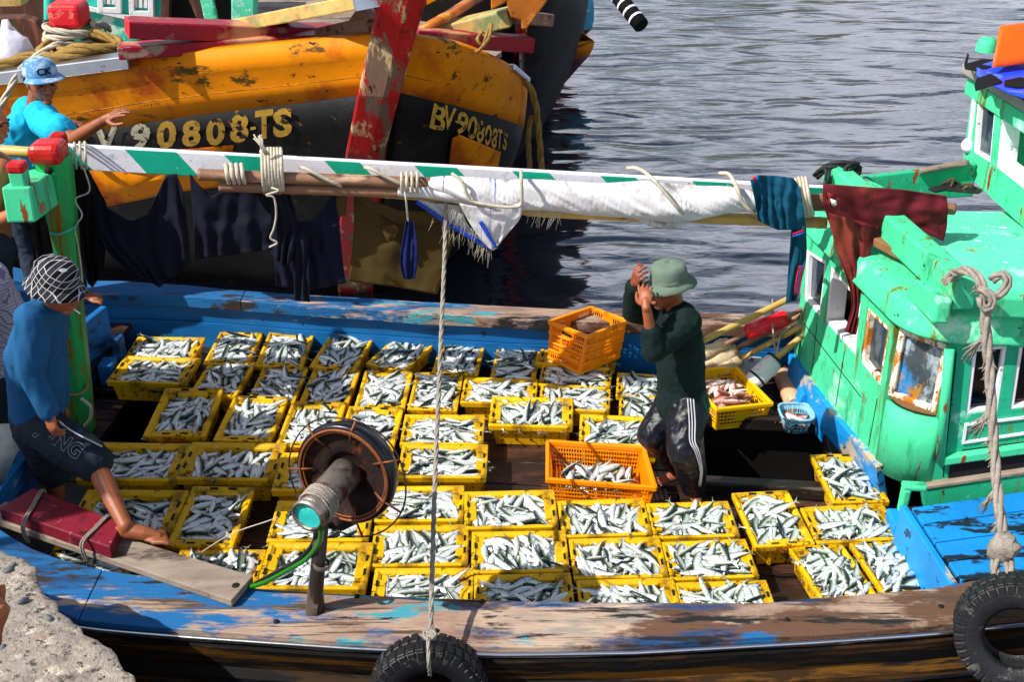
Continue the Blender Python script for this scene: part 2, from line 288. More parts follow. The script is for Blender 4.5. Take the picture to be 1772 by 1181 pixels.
M['foam'] = mat('dirty_foam_float', '#b5a283', .85, var=.2, vs=6, bump=.5, bs=40, layers=[('#5d5040', 10, .66, .04, (1, 1, 1)), ('#8a6a44', 3, .6, .06, (1, 1, 1))])
M['whitefloat'] = mat('white_float_plastic', '#cfcfcf', .4, var=.08, vs=5, bump=.2, layers=[('#6c655c', 9, .69, .03, (1, 1, 1))])
M['redfloat'] = mat('red_float_plastic', '#d0121c', .3, var=.12, vs=5, bump=.1, layers=[('#e8707a', 6, .68, .06, (1, 1, 1))])
M['pvc'] = mat('stained_plastic_pipe', '#c79a78', .5, var=.12, vs=4, bump=.15, layers=[('#b5543a', 6, .68, .05, (1, 1, 1)), ('#6c5848', 4, .68, .06, (1, 1, 1))])
M['basket'] = mat('pale_blue_basket_plastic', '#8cc4dc', .35, var=.08, vs=5, bump=.05)
M['bowl'] = mat('tan_bowl', '#b99a58', .4, var=.15, bump=.1)
M['concrete'] = mat('rough_quay_concrete', '#8e857a', .9, var=.35, vs=9, bump=1.0, bs=55, layers=[('#b3a898', 13, .57, .08, (1, 1, 1)), ('#6a6055', 6, .63, .05, (1, 1, 1)), ('#47423c', 24, .64, .03, (1, 1, 1)), ('#2e2b28', 40, .70, .02, (1, 1, 1)), ('#b06a3a', 30, .74, .02, (1, 1, 1))])
M['stone'] = mat('grey_stone', '#5c5e63', .8, var=.3, vs=9, bump=.6)
def translucent(m, fac):                    # thin plastic lets some light through
    nt = m.node_tree; N = nt.nodes; b = N['Principled BSDF']; t = N.new('ShaderNodeBsdfTranslucent'); x = N.new('ShaderNodeMixShader'); x.inputs[0].default_value = fac
    nt.links.new(b.inputs['Base Color'].links[0].from_socket, t.inputs[0]); nt.links.new(b.outputs[0], x.inputs[1]); nt.links.new(t.outputs[0], x.inputs[2]); nt.links.new(x.outputs[0], N['Material Output'].inputs[0])
for k_ in ('yellow', 'orange', 'mesh_yellow', 'basket'): translucent(M[k_], .2)
for k_ in ('sack', 'tealcloth', 'maroon', 'olive'): translucent(M[k_], .15)
# fish: back, flank and belly follow the fish's own coordinates
def fish_mat(name, cols, rough=.24, metal=.22):
    m = bpy.data.materials.new(name); m.use_nodes = True; nt = m.node_tree; N = nt.nodes; L = nt.links; b = N['Principled BSDF']
    uv = N.new('ShaderNodeUVMap'); sp = N.new('ShaderNodeSeparateXYZ'); L.new(uv.outputs[0], sp.inputs[0])
    tc = N.new('ShaderNodeTexCoord'); nz = N.new('ShaderNodeTexNoise'); nz.inputs['Scale'].default_value = 70; nz.inputs['Detail'].default_value = 4
    L.new(tc.outputs['Object'], nz.inputs['Vector'])
    ad = N.new('ShaderNodeMath'); ad.operation = 'MULTIPLY_ADD'; ad.inputs[1].default_value = .16; L.new(nz.outputs[0], ad.inputs[0]); L.new(sp.outputs[1], ad.inputs[2])
    sb = N.new('ShaderNodeMath'); sb.operation = 'SUBTRACT'; sb.inputs[1].default_value = .08; L.new(ad.outputs[0], sb.inputs[0])
    cr = N.new('ShaderNodeValToRGB'); e = cr.color_ramp.elements
    while len(e) < len(cols): e.new(.5)
    for i, (p, c) in enumerate(cols): e[i].position = p; e[i].color = col(c)
    L.new(sb.outputs[0], cr.inputs[0])
    # tail end of the body is darker and yellower
    tr = N.new('ShaderNodeMapRange'); tr.inputs[1].default_value = .80; tr.inputs[2].default_value = 1.0; tr.inputs[4].default_value = .75; L.new(sp.outputs[0], tr.inputs[0])
    k = N.new('ShaderNodeMix'); k.data_type = 'RGBA'; L.new(tr.outputs[0], k.inputs[0]); L.new(cr.outputs[0], k.inputs[6]); k.inputs[7].default_value = col('#6e6a48' if 'silver' in name else '#a86a58')
    # head is a little darker and the gill cover draws a thin dark line behind it
    def band(c0, w0):
        a = N.new('ShaderNodeMath'); a.operation = 'SUBTRACT'; L.new(sp.outputs[0], a.inputs[0]); a.inputs[1].default_value = c0
        a2 = N.new('ShaderNodeMath'); a2.operation = 'ABSOLUTE'; L.new(a.outputs[0], a2.inputs[0])
        a3 = N.new('ShaderNodeMapRange'); a3.inputs[1].default_value = w0; a3.inputs[2].default_value = w0 * .4; L.new(a2.outputs[0], a3.inputs[0]); return a3.outputs[0]
    gl = N.new('ShaderNodeMath'); gl.operation = 'MULTIPLY'; gl.inputs[1].default_value = .55; L.new(band(.215, .022), gl.inputs[0])
    hd = N.new('ShaderNodeMapRange'); hd.inputs[1].default_value = .20; hd.inputs[2].default_value = .06; hd.inputs[4].default_value = .38; L.new(sp.outputs[0], hd.inputs[0])
    mx_ = N.new('ShaderNodeMath'); mx_.operation = 'MAXIMUM'; L.new(gl.outputs[0], mx_.inputs[0]); L.new(hd.outputs[0], mx_.inputs[1])
    k2 = N.new('ShaderNodeMix'); k2.data_type = 'RGBA'; L.new(mx_.outputs[0], k2.inputs[0]); L.new(k.outputs[2], k2.inputs[6]); k2.inputs[7].default_value = col('#3a443c' if 'silver' in name else '#8a4a3c'); k = k2
    L.new(k.outputs[2], b.inputs['Base Color']); b.inputs['Roughness'].default_value = rough; b.inputs['Metallic'].default_value = metal
    bp = N.new('ShaderNodeBump'); bp.inputs['Strength'].default_value = .25; bp.inputs['Distance'].default_value = .004; L.new(nz.outputs[0], bp.inputs['Height']); L.new(bp.outputs[0], b.inputs['Normal'])
    return m
M['fish'] = fish_mat('silver_fish_skin', [(0, '#e6e8e6'), (.36, '#d8dedf'), (.57, '#b6c1c6'), (.66, '#a5a682'), (.75, '#55634f'), (.87, '#26363a'), (1, '#101a20')])
M['redfish'] = fish_mat('reddish_fish_skin', [(0, '#f2e2da'), (.4, '#e6c9bd'), (.6, '#cc9484'), (.75, '#a45a48'), (1, '#6a3a30')], .32, .05)
# ---------------------------------------------------------------- world, sun, camera
sc = bpy.context.scene
w = bpy.data.worlds.new("World"); sc.world = w; w.use_nodes = True
nt = w.node_tree; bg = nt.nodes['Background']
sky = nt.nodes.new('ShaderNodeTexSky'); sky.sky_type = 'NISHITA'; sky.sun_disc = False
SUN = Vector((-0.64, -0.26, 0.72)).normalized()
sky.sun_elevation = math.asin(SUN.z); sky.sun_rotation = math.atan2(SUN.x, SUN.y); sky.air_density = 1.0; sky.dust_density = 2.0; sky.ozone_density = 1.0
# broken bright cloud low in the sky, which the river mirrors
wt = nt.nodes.new('ShaderNodeTexCoord'); wm = nt.nodes.new('ShaderNodeMapping'); wm.inputs['Scale'].default_value = (1.0, 1.0, 2.6); nt.links.new(wt.outputs['Generated'], wm.inputs[0])
wnz = nt.nodes.new('ShaderNodeTexNoise'); wnz.inputs['Scale'].default_value = 2.4; wnz.inputs['Detail'].default_value = 7; nt.links.new(wm.outputs[0], wnz.inputs[0])
wr = nt.nodes.new('ShaderNodeMapRange'); wr.inputs[1].default_value = .44; wr.inputs[2].default_value = .56; nt.links.new(wnz.outputs[0], wr.inputs[0])
ws = nt.nodes.new('ShaderNodeSeparateXYZ'); nt.links.new(wt.outputs['Generated'], ws.inputs[0])
we = nt.nodes.new('ShaderNodeMapRange'); we.inputs[1].default_value = .75; we.inputs[2].default_value = .35; nt.links.new(ws.outputs[2], we.inputs[0])
wp = nt.nodes.new('ShaderNodeMath'); wp.operation = 'MULTIPLY'; nt.links.new(wr.outputs[0], wp.inputs[0]); nt.links.new(we.outputs[0], wp.inputs[1])
wx = nt.nodes.new('ShaderNodeMix'); wx.data_type = 'RGBA'; nt.links.new(wp.outputs[0], wx.inputs[0]); nt.links.new(sky.outputs[0], wx.inputs[6]); wx.inputs[7].default_value = (10.6, 10.9, 12.6, 1)
nt.links.new(wx.outputs[2], bg.inputs[0]); bg.inputs[1].default_value = 0.088
sl = bpy.data.lights.new('sun', 'SUN'); sl.energy = 5.0; sl.angle = R(0.5); sl.color = (1, .955, .88)
so = bpy.data.objects.new('sun', sl); C.objects.link(so); so.rotation_euler = (-SUN).to_track_quat('-Z', 'Y').to_euler(); so.location = (0, 0, 30)
cd = bpy.data.cameras.new('camera'); cam = bpy.data.objects.new('camera', cd); C.objects.link(cam); sc.camera = cam
cam.location = EYE; cam.rotation_euler = (R(90) - TH, 0, 0); cd.sensor_width = 36; cd.lens = 36 * F / 1772; cd.clip_end = 3000; cd.clip_start = .05
sc.view_settings.view_transform = 'Standard'; sc.view_settings.look = 'None'; sc.view_settings.exposure = 0.52; sc.view_settings.gamma = 1
# ---------------------------------------------------------------- water
WZL = -0.62
m = bpy.data.materials.new('river_water'); m.use_nodes = True; nt = m.node_tree; N = nt.nodes; L = nt.links; b = N['Principled BSDF']
b.inputs['Base Color'].default_value = col('#23252f'); b.inputs['Roughness'].default_value = .06; b.inputs['IOR'].default_value = 2.25; b.inputs['Specular IOR Level'].default_value = .7
tc = N.new('ShaderNodeTexCoord')
def wn(scale, st, det, dist=0):
    mp = N.new('ShaderNodeMapping'); mp.inputs['Scale'].default_value = st; L.new(tc.outputs['Object'], mp.inputs[0])
    n = N.new('ShaderNodeTexNoise'); n.inputs['Scale'].default_value = scale; n.inputs['Detail'].default_value = det; n.inputs['Distortion'].default_value = dist; n.inputs['Roughness'].default_value = .5
    L.new(mp.outputs[0], n.inputs[0]); return n.outputs[0]
n1 = wn(1.15, (.65, 1.45, 1), 1.0, .6); n2 = wn(4.4, (.6, 1.4, 1), 2.0, .3)
ad = N.new('ShaderNodeMath'); ad.operation = 'MULTIPLY_ADD'; ad.inputs[1].default_value = .11; L.new(n2, ad.inputs[0]); L.new(n1, ad.inputs[2])
bp = N.new('ShaderNodeBump'); bp.inputs['Strength'].default_value = 1.0; bp.inputs['Distance'].default_value = .12; L.new(ad.outputs[0], bp.inputs['Height']); L.new(bp.outputs[0], b.inputs['Normal'])
g = MB(); g.grid([[Vector((x, y, WZL)) for x in (-900, -60, -10, 0, 10, 60, 900)] for y in (-300, 0, 10, 20, 60, 1500)], smooth=False)
tag(build('river_water', g, m), kind='structure')
# ---------------------------------------------------------------- quay
QZ = .95
edge = [Z(*p, QZ) for p in [(-900, 760), (-420, 872), (-160, 918), (-40, 938), (8, 956), (62, 992), (85, 1030), (110, 1052), (150, 1083), (180, 1112), (205, 1140), (243, 1186), (300, 1260), (420, 1400), (640, 1640), (1000, 2100)]]
e2 = []
for i, p in enumerate(resample(edge, 130)):
    e2.append(p + Vector((noise.noise(p * 5) * .03 + noise.noise(p * 17) * .022 + noise.noise(p * 41) * .012, noise.noise(p * 6 + Vector((3, 1, 0))) * .05 + noise.noise(p * 19) * .025, 0)))
rows = []
for k in range(46):
    t = (k / 45) ** 1.9; r = []
    for p in e2:
        q = p + Vector((-3.2, -2.6, 0)) * t
        dz = noise.noise(q * 3.2) * .006 + noise.noise(q * 11) * .005 + noise.noise(q * 26) * .006
        q = q + Vector((0, 0, dz - (.012 * max(0, 1 - k / 3)) - abs(noise.noise(q * 7)) * .035 * max(0, 1 - k / 9)))
        r.append(q)
    rows.append(r)
g = MB()
down = [[p + Vector((-.10 * j, -.06 * j, -.12 * j - .03)) + Vector((noise.noise(p * 7 + Vector((0, 0, j))) * .05, noise.noise(p * 8 + Vector((0, 5, j))) * .05, 0)) for p in rows[0]] for j in (14, 8, 4, 2, 1)]
g.grid(down + rows)
tag(build('quay_ground', g, M['concrete']), kind='structure')
rs = random.Random(3)
g = MB()
for i in range(60):
    p = e2[rs.randrange(24, 100)] + Vector((-.02 - rs.random() ** 1.6 * .9, -.02 - rs.random() ** 1.6 * .6, 0)); s = rs.uniform(.008, .03)
    g.ell(p, (s, s * rs.uniform(.5, .9), s * .45), Matrix.Rotation(rs.uniform(0, 3), 3, 'Z'), 7, 5)
for v in g.v: v += Vector((noise.noise(v * 40), noise.noise(v * 44), noise.noise(v * 38))) * .006
tag(build('rubble', g, M['stone']), 'grey stone chips set in the crumbling concrete quay edge', 'rubble', kind='stuff')

# unseen sheet on posts, added left of view to shade the bow end
scrn = thing('shade_screen', (-6.2, 3.6, QZ), 'blue sheet on posts over the quay, added out of view to shade the bow', 'shade_screen')
g = MB(); q = [Vector(v) for v in [(-5.2, 3.5, 4.2), (-5.25, 4.6, 4.25), (-5.6, 5.15, 4.25), (-8, 5.15, 4.2), (-8, 3.46, 4.15)]]; g.prism(q, (0, 0, .02)); build('shade_screen_sheet', g, M['tarpblue'], scrn)
for x, y in ((-5.3, 3.6), (-7.9, 3.6), (-5.7, 4.5), (-7.9, 4.9)):
    g = MB(); g.tube([(x, y, QZ - .2), (x, y, 4.2)], .04, 10); build('shade_screen_post', g, M['steel'], scrn)
# ---------------------------------------------------------------- the fishing boat
BO = Vector((0, 5.7, 0))
def B(a, b, z=0): return BO + AX * a + AY * b + UP * z
boat = thing('fishing_boat', BO, 'blue wooden fishing boat with green cabin, its deck covered with crates of fish', 'boat')
GZ = .42
BOW = Vector((-5.6, 6.75, 1.05)); 
nin = [Vector((-5.2, 6.5, .95)), Vector((-3.8, 5.6, .66)), Vector((-3.2, 5.15, .52))] + [Z(*p, GZ) for p in [(0, 916), (45, 946), (95, 966), (140, 980), (200, 992), (300, 1003), (440, 1019), (550, 1027), (850, 1041), (1100, 1044), (1330, 1043), (1620, 1017), (1690, 1005), (1772, 995)]] + [Vector((4.5, 4.75, .5)), Vector((6.2, 5.2, .6))]
nou = [Vector((-5.55, 6.45, .98)), Vector((-4.0, 5.35, .68)), Vector((-3.3, 4.85, .53))] + [Z(*p, GZ) for p in [(-30, 1000), (75, 1045), (140, 1076), (230, 1084), (350, 1093), (480, 1102), (600, 1110), (850, 1121), (1100, 1117), (1400, 1100), (1600, 1086), (1772, 1069)]] + [Vector((4.6, 4.45, .5)), Vector((6.4, 5.0, .6))]
fin = [Vector((-5.2, 6.95, .95)), Vector((-4.0, 7.5, .66))] + [Z(*p, GZ) for p in [(149, 510), (203, 510), (305, 513), (389, 519), (474, 526), (600, 535), (767, 546), (956, 556), (1230, 563), (1390, 567)]] + [Vector((3.2, 6.95, .46)), Vector((6.2, 6.4, .6))]
fou = [Vector((-5.55, 7.0, .98)), Vector((-4.2, 7.75, .68))] + [Z(*p, GZ) for p in [(150, 487), (203, 486), (305, 492), (389, 500), (474, 506), (600, 515), (767, 524), (956, 534), (1230, 541), (1390, 548)]] + [Vector((3.3, 7.15, .46)), Vector((6.4, 6.7, .6))]
def atx_line(line, xs):                   # sample a polyline at given X
    out = []
    for x in xs:
        for a, b in zip(line, line[1:]):
            if a.x <= x <= b.x: out.append(a.lerp(b, (x - a.x) / (b.x - a.x))); break
        else: out.append((line[0] if x < line[0].x else line[-1]).copy())
    return out
def strip(name, inner, outer, x0, x1, mt, th=.085, n=26, over=.0):
    xs = [lerp(x0, x1, i / (n - 1)) for i in range(n)]
    a = atx_line(inner, xs); c = atx_line(outer, xs); g = MB(); dn = Vector((0, 0, -th)); rows = []
    wob = lambda p, k: Vector((0, noise.noise(p * 2.3 + Vector((0, 0, k))) * .012, noise.noise(p * 3 + Vector((k, 0, 0))) * .006))
    a = [p + wob(p, 1) for p in a]; c = [p + wob(p, 2) for p in c]
    ring = [[p + dn for p in a], a, [p.lerp(q, .5) + Vector((0, 0, .004)) for p, q in zip(a, c)], c, [p + dn for p in c]]
    g.grid(ring, smooth=False); m_ = len(ring)
    for i in range(n - 1): g.f.append((0 * n + i, (m_ - 1) * n + i, (m_ - 1) * n + i + 1, i + 1)); g.sm.append(False); g.mi.append(0)
    for e in (0, n - 1): g.f.append(tuple(j * n + e for j in range(m_))); g.sm.append(False); g.mi.append(0)
    return build(name, g, mt, boat, bevel=.005)
nin = sorted(nin, key=lambda p: p.x); nou = sorted(nou, key=lambda p: p.x); fin = sorted(fin, key=lambda p: p.x); fou = sorted(fou, key=lambda p: p.x)
strip('gunwale', nin, nou, -5.4, -2.02, M['railblue'])
strip('gunwale', nin, nou, -2.016, 2.7, M['rail'], n=70)
strip('gunwale', nin, nou, 2.704, 6.2, M['rail'])
strip('gunwale', fin, fou, -5.4, -1.95, M['railblue'])
strip('gunwale', fin, fou, -1.946, 6.2, M['rail'])
# bolt heads and knot holes in the rails
for px, py, z in [(618, 1034, GZ), (835, 1043, GZ), (1029, 1043, GZ), (755, 1094, GZ), (1362, 1075, GZ), (478, 1078, GZ), (1628, 1052, GZ)]:
    g = MB(); g.lathe([(.0, .006), (.012, .006), (.014, 0)], Z(px, py, z) + Vector((0, 0, .004)), n=10); build('bolt', g, M['hole'], boat)
for px, py in [(322, 521), (365, 522), (416, 527)]:
    p = Z(px, py, GZ - .045); g = MB(); g.lathe([(0, .012), (.014, .012), (.018, 0)], p + Vector((0, -.01, 0)), axis=(0, -1, .2), n=10); build('bolt', g, M['rubber'], boat)
# metal strip along the rail's outer edge
xs = [lerp(-2.6, 4.4, i / 60) for i in range(61)]
g = MB(); ln = atx_line(nou, xs); g.tube([p + Vector((0, -.012, -.035)) for p in ln], .011, 6); build('metal_strip', g, M['metalstrip'], boat)
# hull sides
def hullside(name, line, sgn):
    xs = [lerp(-5.5, 6.2, i / 60) for i in range(61)]
    top = atx_line(line, xs); rows = []
    for k, (dz, dy) in enumerate([(-.07, -.03), (-.2, -.01), (-.235, -.045), (-.29, -.045), (-.31, .0), (-.6, .10), (-.9, .24), (-1.5, .8)]):
        rows.append([p + Vector((0, -sgn * dy * -1 * 1, dz)) for p in top])
    g = MB(); g.grid(rows, smooth=False); return build(name, g, M['hull'], boat, solid=.03)
hullside('hull_side', nou, 1); hullside('hull_side', fou, -1)
# inner planking (bulwarks)
def bulwark(line, sgn, x0, x1):
    g = MB(); xs = [lerp(x0, x1, i / 40) for i in range(41)]; top = atx_line(line, xs)
    for z0, z1, o in [(-.085, -.215, .012), (-.221, -.50, .0)]:
        a = [p + Vector((0, sgn * (.035 + o), z0)) for p in top]; c = [p + Vector((0, sgn * (.035 + o), z1)) for p in top]
        a2 = [p + Vector((0, sgn * .03, 0)) for p in a]; c2 = [p + Vector((0, sgn * .03, 0)) for p in c]
        g.grid([a2, a, c, c2], smooth=False)
    return build('bulwark', g, M['blue'], boat)
bulwark(fin, 1, -5.2, 3.2); bulwark(nin, -1, -5.0, 4.4)
# deck planks round the hatch and the forward hold
HA = (1.17, 1.94, .15, .87); HB = (-2.72, -2.24, .44, .86)
g = MB(); bw = .235; k = 0
bb = -1.55
while bb < 1.85:
    segs = [(-2.95, 2.7)]
    for (a0, a1, b0, b1) in (HA, HB):
        if bb + bw > b0 and bb < b1:
            segs = [s for (p, q) in segs for s in ((p, min(q, a0)), (max(p, a1), q)) if s[1] - s[0] > .05]
    for (p, q) in segs:
        cuts = [p] + [x for x in (-1.1 + .7 * (k % 3), 1.0 - .5 * (k % 2)) if p + .3 < x < q - .3] + [q]
        for u0, u1 in zip(cuts, cuts[1:]):
            dz = random.uniform(-.004, .004)
            g.hexa([B(u0 + .003, bb + .004, -.06), B(u1 - .003, bb + .004, -.06), B(u1 - .003, bb + bw - .004, -.06), B(u0 + .003, bb + bw - .004, -.06)],
                   [B(u0 + .003, bb + .004, dz), B(u1 - .003, bb + .004, dz), B(u1 - .003, bb + bw - .004, dz), B(u0 + .003, bb + bw - .004, dz)])
    bb += bw; k += 1
build('deck', g, M['deck'], boat, bevel=.004, seg=1)
def pit(a0, a1, b0, b1, d):
    g = MB(); r = [[B(a0, b0, z), B(a1, b0, z), B(a1, b1, z), B(a0, b1, z), B(a0, b0, z)] for z in (-.03, -d)]
    g.grid(r, smooth=False); g.add([B(a0, b0, -d), B(a1, b0, -d), B(a1, b1, -d), B(a0, b1, -d)], [(0, 1, 2, 3)])
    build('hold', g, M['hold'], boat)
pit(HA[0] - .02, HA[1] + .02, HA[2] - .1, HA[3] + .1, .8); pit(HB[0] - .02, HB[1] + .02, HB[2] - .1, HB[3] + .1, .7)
g = MB(); a0, a1, b0, b1 = HA
g.bar(B(a0 - .13, b0 + .0, .035), B(a1 + .1, b0 + .0, .035), .09, .09); g.bar(B(a0 - .1, b1 + .045, .03), B(a1 + .1, b1 + .045, .03), .09, .10)
g.bar(B(a0 - .035, b0 + .05, .032), B(a0 - .035, b1, .032), .07, .085); g.bar(B(a1 + .07, b0 + .05, .036), B(a1 + .07, b1, .036), .14, .085)
build('hatch_coaming', g, M['coaming'], boat, bevel=.012)
# timber shelf under the far forward crates, foredeck and blue bulkhead
g = MB(); g.hexa([B(-2.95, .86, .006), B(-1.9, .90, .006), B(-1.9, 1.0, .006), B(-2.95, 1.0, .006)], [B(-2.95, .86, .05), B(-1.9, .90, .05), B(-1.9, 1.0, .05), B(-2.95, 1.0, .05)])
build('hold_beam', g, M['plank'] if False else M['coaming'], boat, bevel=.01)
g = MB(); g.hexa([B(-5.2, -.2, .12), B(-2.98, -1.0, .12), B(-2.98, 1.72, .12), B(-5.2, .9, .12)], [B(-5.2, -.2, .17), B(-2.98, -1.0, .17), B(-2.98, 1.72, .17), B(-5.2, .9, .17)])
build('foredeck', g, M['deck'], boat)
p0 = Z(153, 672, 0); p1 = Z(204, 632, 0)
def up(p, z): return Vector((p.x, p.y, z))
q0 = Yp(144, 582, p0.y); q1 = Yp(204, 530, p1.y)
d = (p1 - p0).normalized(); sx = Vector((d.y, -d.x, 0)) * -.05
g = MB(); ext = -d * .75
g.prism([up(p0 + ext, .0), up(p1, .0), up(p1, q1.z), up(p0 + ext, q0.z)], sx); build('bulkhead', g, M['blue'], boat, bevel=.008)
g = MB(); pb = Z(186, 676, 0); g.box(pb + Vector((.01, .06, .1)), (.10, .14, .2)); g.box(pb + Vector((.04, .24, .15)), (.07, .10, .30)); build('bulkhead_bracket', g, M['blue'], boat, bevel=.012)
# ---------------------------------------------------------------- forward post with striped beam
YP = 6.38
pb = Z(140, 742, 0); pt = Yp(92, 262, YP)
g = MB(); top = pt; n = 8
rr = [(.098, 0), (.096, .5), (.094, 1.0), (.105, 1.5), (.108, 1.98)]
axis = (pt - pb)
vs = []
for r, h in rr:
    c = pb + axis * (h / 2.0)
    vs.append([c + Vector((math.cos(2 * math.pi * (k + .5) / 8) * r, math.sin(2 * math.pi * (k + .5) / 8) * r * 1.0, 0)) for k in range(8)])
g.grid([r + [r[0]] for r in vs], smooth=False); g.add(vs[-1], [tuple(range(8))])
build('bow_post', g, M['post'], boat, bevel=.012, merge=.001)
g = MB(); g.box(pt + Vector((-.012, -.03, .01)), (.19, .19, .125)); build('post_cap', g, M['redcap'], boat, bevel=.045, seg=3)
g = MB(); g.lathe([(0, .02), (.022, .016), (.026, 0)], pt + Vector((.0, -.115, -.075)), axis=(0, -1, 0), n=8); build('bolt', g, M['rust'], boat)
# crosspiece with its small red-capped horns
c0 = Yp(32, 355, 5.9); c1 = Yp(75, 325, 6.32)
g = MB(); g.bar(c0, c1 + (c1 - c0) * .15, .155, .20); build('crosspiece', g, M['green'], boat, bevel=.012)
c2 = Yp(34, 308, 5.97); g = MB(); g.box(c2 + Vector((0, 0, -.01)), (.085, .085, .11)); build('horn', g, M['green'], boat, bevel=.01)
g = MB(); g.box(c2 + Vector((0, 0, .065)), (.095, .095, .06)); build('horn_cap', g, M['redcap'], boat, bevel=.018)
c3 = Yp(101, 238, 6.75); g = MB(); g.box(c3 + Vector((0, 0, -.02)), (.09, .09, .10)); build('horn_cap', g, M['redcap'], boat, bevel=.02)
c4 = Yp(101, 262, 6.75); g = MB(); g.bar(c1 + Vector((.0, .15, -.05)), c4 + Vector((.0, .05, -.1)), .1, .16); g.box(c4 + Vector((0, 0, -.02)), (.08, .08, .14)); build('horn', g, M['green'], boat, bevel=.01)
# striped beam
YB0, YB1 = 6.56, 6.42
M['beamgreen'] = mat('green_stripe_paint', '#0c9a7c', .45, var=.15, vs=5, bump=.2, layers=[('#d6dad8', 14, .74, .02, (1, 1, 1))])
M['beamwhite'] = mat('white_stripe_paint', '#d3d2da', .5, var=.08, vs=5, bump=.2, layers=[('#9a94a0', 5, .66, .06, (1, 1, 1)), ('#6c5a4a', 16, .75, .02, (1, 1, 1))])
bnd = [55, 120, 215, 305, 387, 460, 560, 622, 716, 790, 885, 950, 1038, 1100, 1197, 1265, 1375, 1428, 1470]
def bY(x): return lerp(YB0, YB1, (x - 55) / 1400)
def byp(x): return 243 + (x - 55) * .0555
ft = [Yp(x, byp(x) + 6, bY(x)) for x in bnd]; fb = [Yp(min(x + (40 if i else 0), 1475), byp(min(x + (40 if i else 0), 1475)) + 47, bY(x)) for i, x in enumerate(bnd)]
dy = Vector((0, .05, 0)); g = MB(); n = len(bnd)
for i in range(n - 1):
    mi = 0 if i % 2 == 0 else 1
    g.add([fb[i], fb[i + 1], ft[i + 1], ft[i]], [(0, 1, 2, 3)], mi=mi)
    g.add([ft[i], ft[i + 1], ft[i + 1] + dy, ft[i] + dy], [(0, 1, 2, 3)], mi=1)
    g.add([fb[i] + dy, fb[i + 1] + dy, ft[i + 1] + dy, ft[i] + dy], [(3, 2, 1, 0)], mi=mi)
    g.add([fb[i], fb[i + 1], fb[i + 1] + dy, fb[i] + dy], [(3, 2, 1, 0)], mi=mi)
for e in (0, n - 1): g.add([fb[e], fb[e] + dy, ft[e] + dy, ft[e]], [(0, 1, 2, 3)], mi=0)
build('striped_beam', g, [M['beamgreen'], M['beamwhite']], boat, bevel=.006, merge=.0005)

# ---------------------------------------------------------------- cabin
S0 = 0.117
def FX(y): return 1.94 + S0 * (7.1 - y)
nF = Vector((-1, -S0, 0)).normalized(); pF = Vector((FX(7.1), 7.1, 0))
def fw(px, py, o=0): return PL(px, py, pF + nF * o, nF)
def hole_wall(name, cols, mt, nrm, th, parent):
    """cols: boundary lines, each four points from foot to eaves; opened[i] leaves the middle panel out"""
    g = MB()
    for i in range(len(cols) - 1):
        a, b_ = cols[i][0], cols[i + 1][0]
        for k in range(3):
            if k == 1 and cols[i][1]: continue
            q = [a[k], b_[k], b_[k + 1], a[k + 1]]
            g.add(q, [(0, 1, 2, 3)])
    g2 = MB(); g2.v = g.v; g2.f = g.f; g2.sm = g.sm; g2.mi = g.mi
    bm_ = build(name, g2, mt, parent, merge=.0008, solid=th, off=0)
    return bm_
# (foot, sill, head, eaves) in pixels for each upright line of the front wall, from its far end to the rounded corner
CL = [((1378, 616), (1392, 510), (1397, 428), (1398, 405)), ((1384, 624), (1397, 518), (1401, 430), (1402, 408)), ((1410, 660), (1425, 549), (1436, 452), (1437, 440)),
      ((1418, 670), (1434, 557), (1444, 459), (1445, 448)), ((1470, 733), (1487, 616), (1497, 520), (1498, 508)), ((1479, 745), (1496, 627), (1508, 530), (1509, 520)),
      ((1512, 787), (1530, 669), (1547, 568), (1548, 560)), ((1522, 800), (1538, 680), (1554, 578), (1555, 566))]
OP = [False, True, False, True, False, True, False]
cols = [([fw(*p) for p in c], (OP[i] if i < len(OP) else False)) for i, c in enumerate(CL)]
hole_wall('cabin_front_wall', cols, M['green'], nF, .05, boat)
def window(quad, nrm, frame_m, pane_m, fw_=.03, dep=.05, pane=True, parent=boat, off=.02):
    """quad: TL, TR, BR, BL"""
    nrm = Vector(nrm); c = sum(quad, Vector()) / 4
    inn = []
    for i, p in enumerate(quad):
        a = (quad[i - 1] - p).normalized(); b_ = (quad[(i + 1) % 4] - p).normalized(); inn.append(p + (a + b_) * fw_)
    g = MB(); o = nrm * off; bk = nrm * (-dep)
    for i in range(4):
        j = (i + 1) % 4
        lo = [quad[i] + bk, quad[j] + bk, inn[j] + bk, inn[i] + bk]; hi = [quad[i] + o, quad[j] + o, inn[j] + o, inn[i] + o]
        g.hexa(lo, hi)
    w_ = build('window', g, frame_m, parent, bevel=.004, seg=1)
    if pane:
        g = MB(); g.hexa([p - nrm * .02 for p in inn], [p - nrm * .012 for p in inn]); build('pane', g, pane_m, w_)
    return w_
def fq(*px, o=0): return [fw(*p, o) for p in px]
window(fq((1401, 430), (1436, 452), (1425, 549), (1397, 518)), nF, M['white'], M['glass'])
window(fq((1444, 459), (1497, 520), (1487, 616), (1434, 557)), nF, M['white'], None, pane=False, dep=.09)
window(fq((1508, 530), (1547, 568), (1530, 669), (1496, 627)), nF, M['rustframe'], M['glass'])
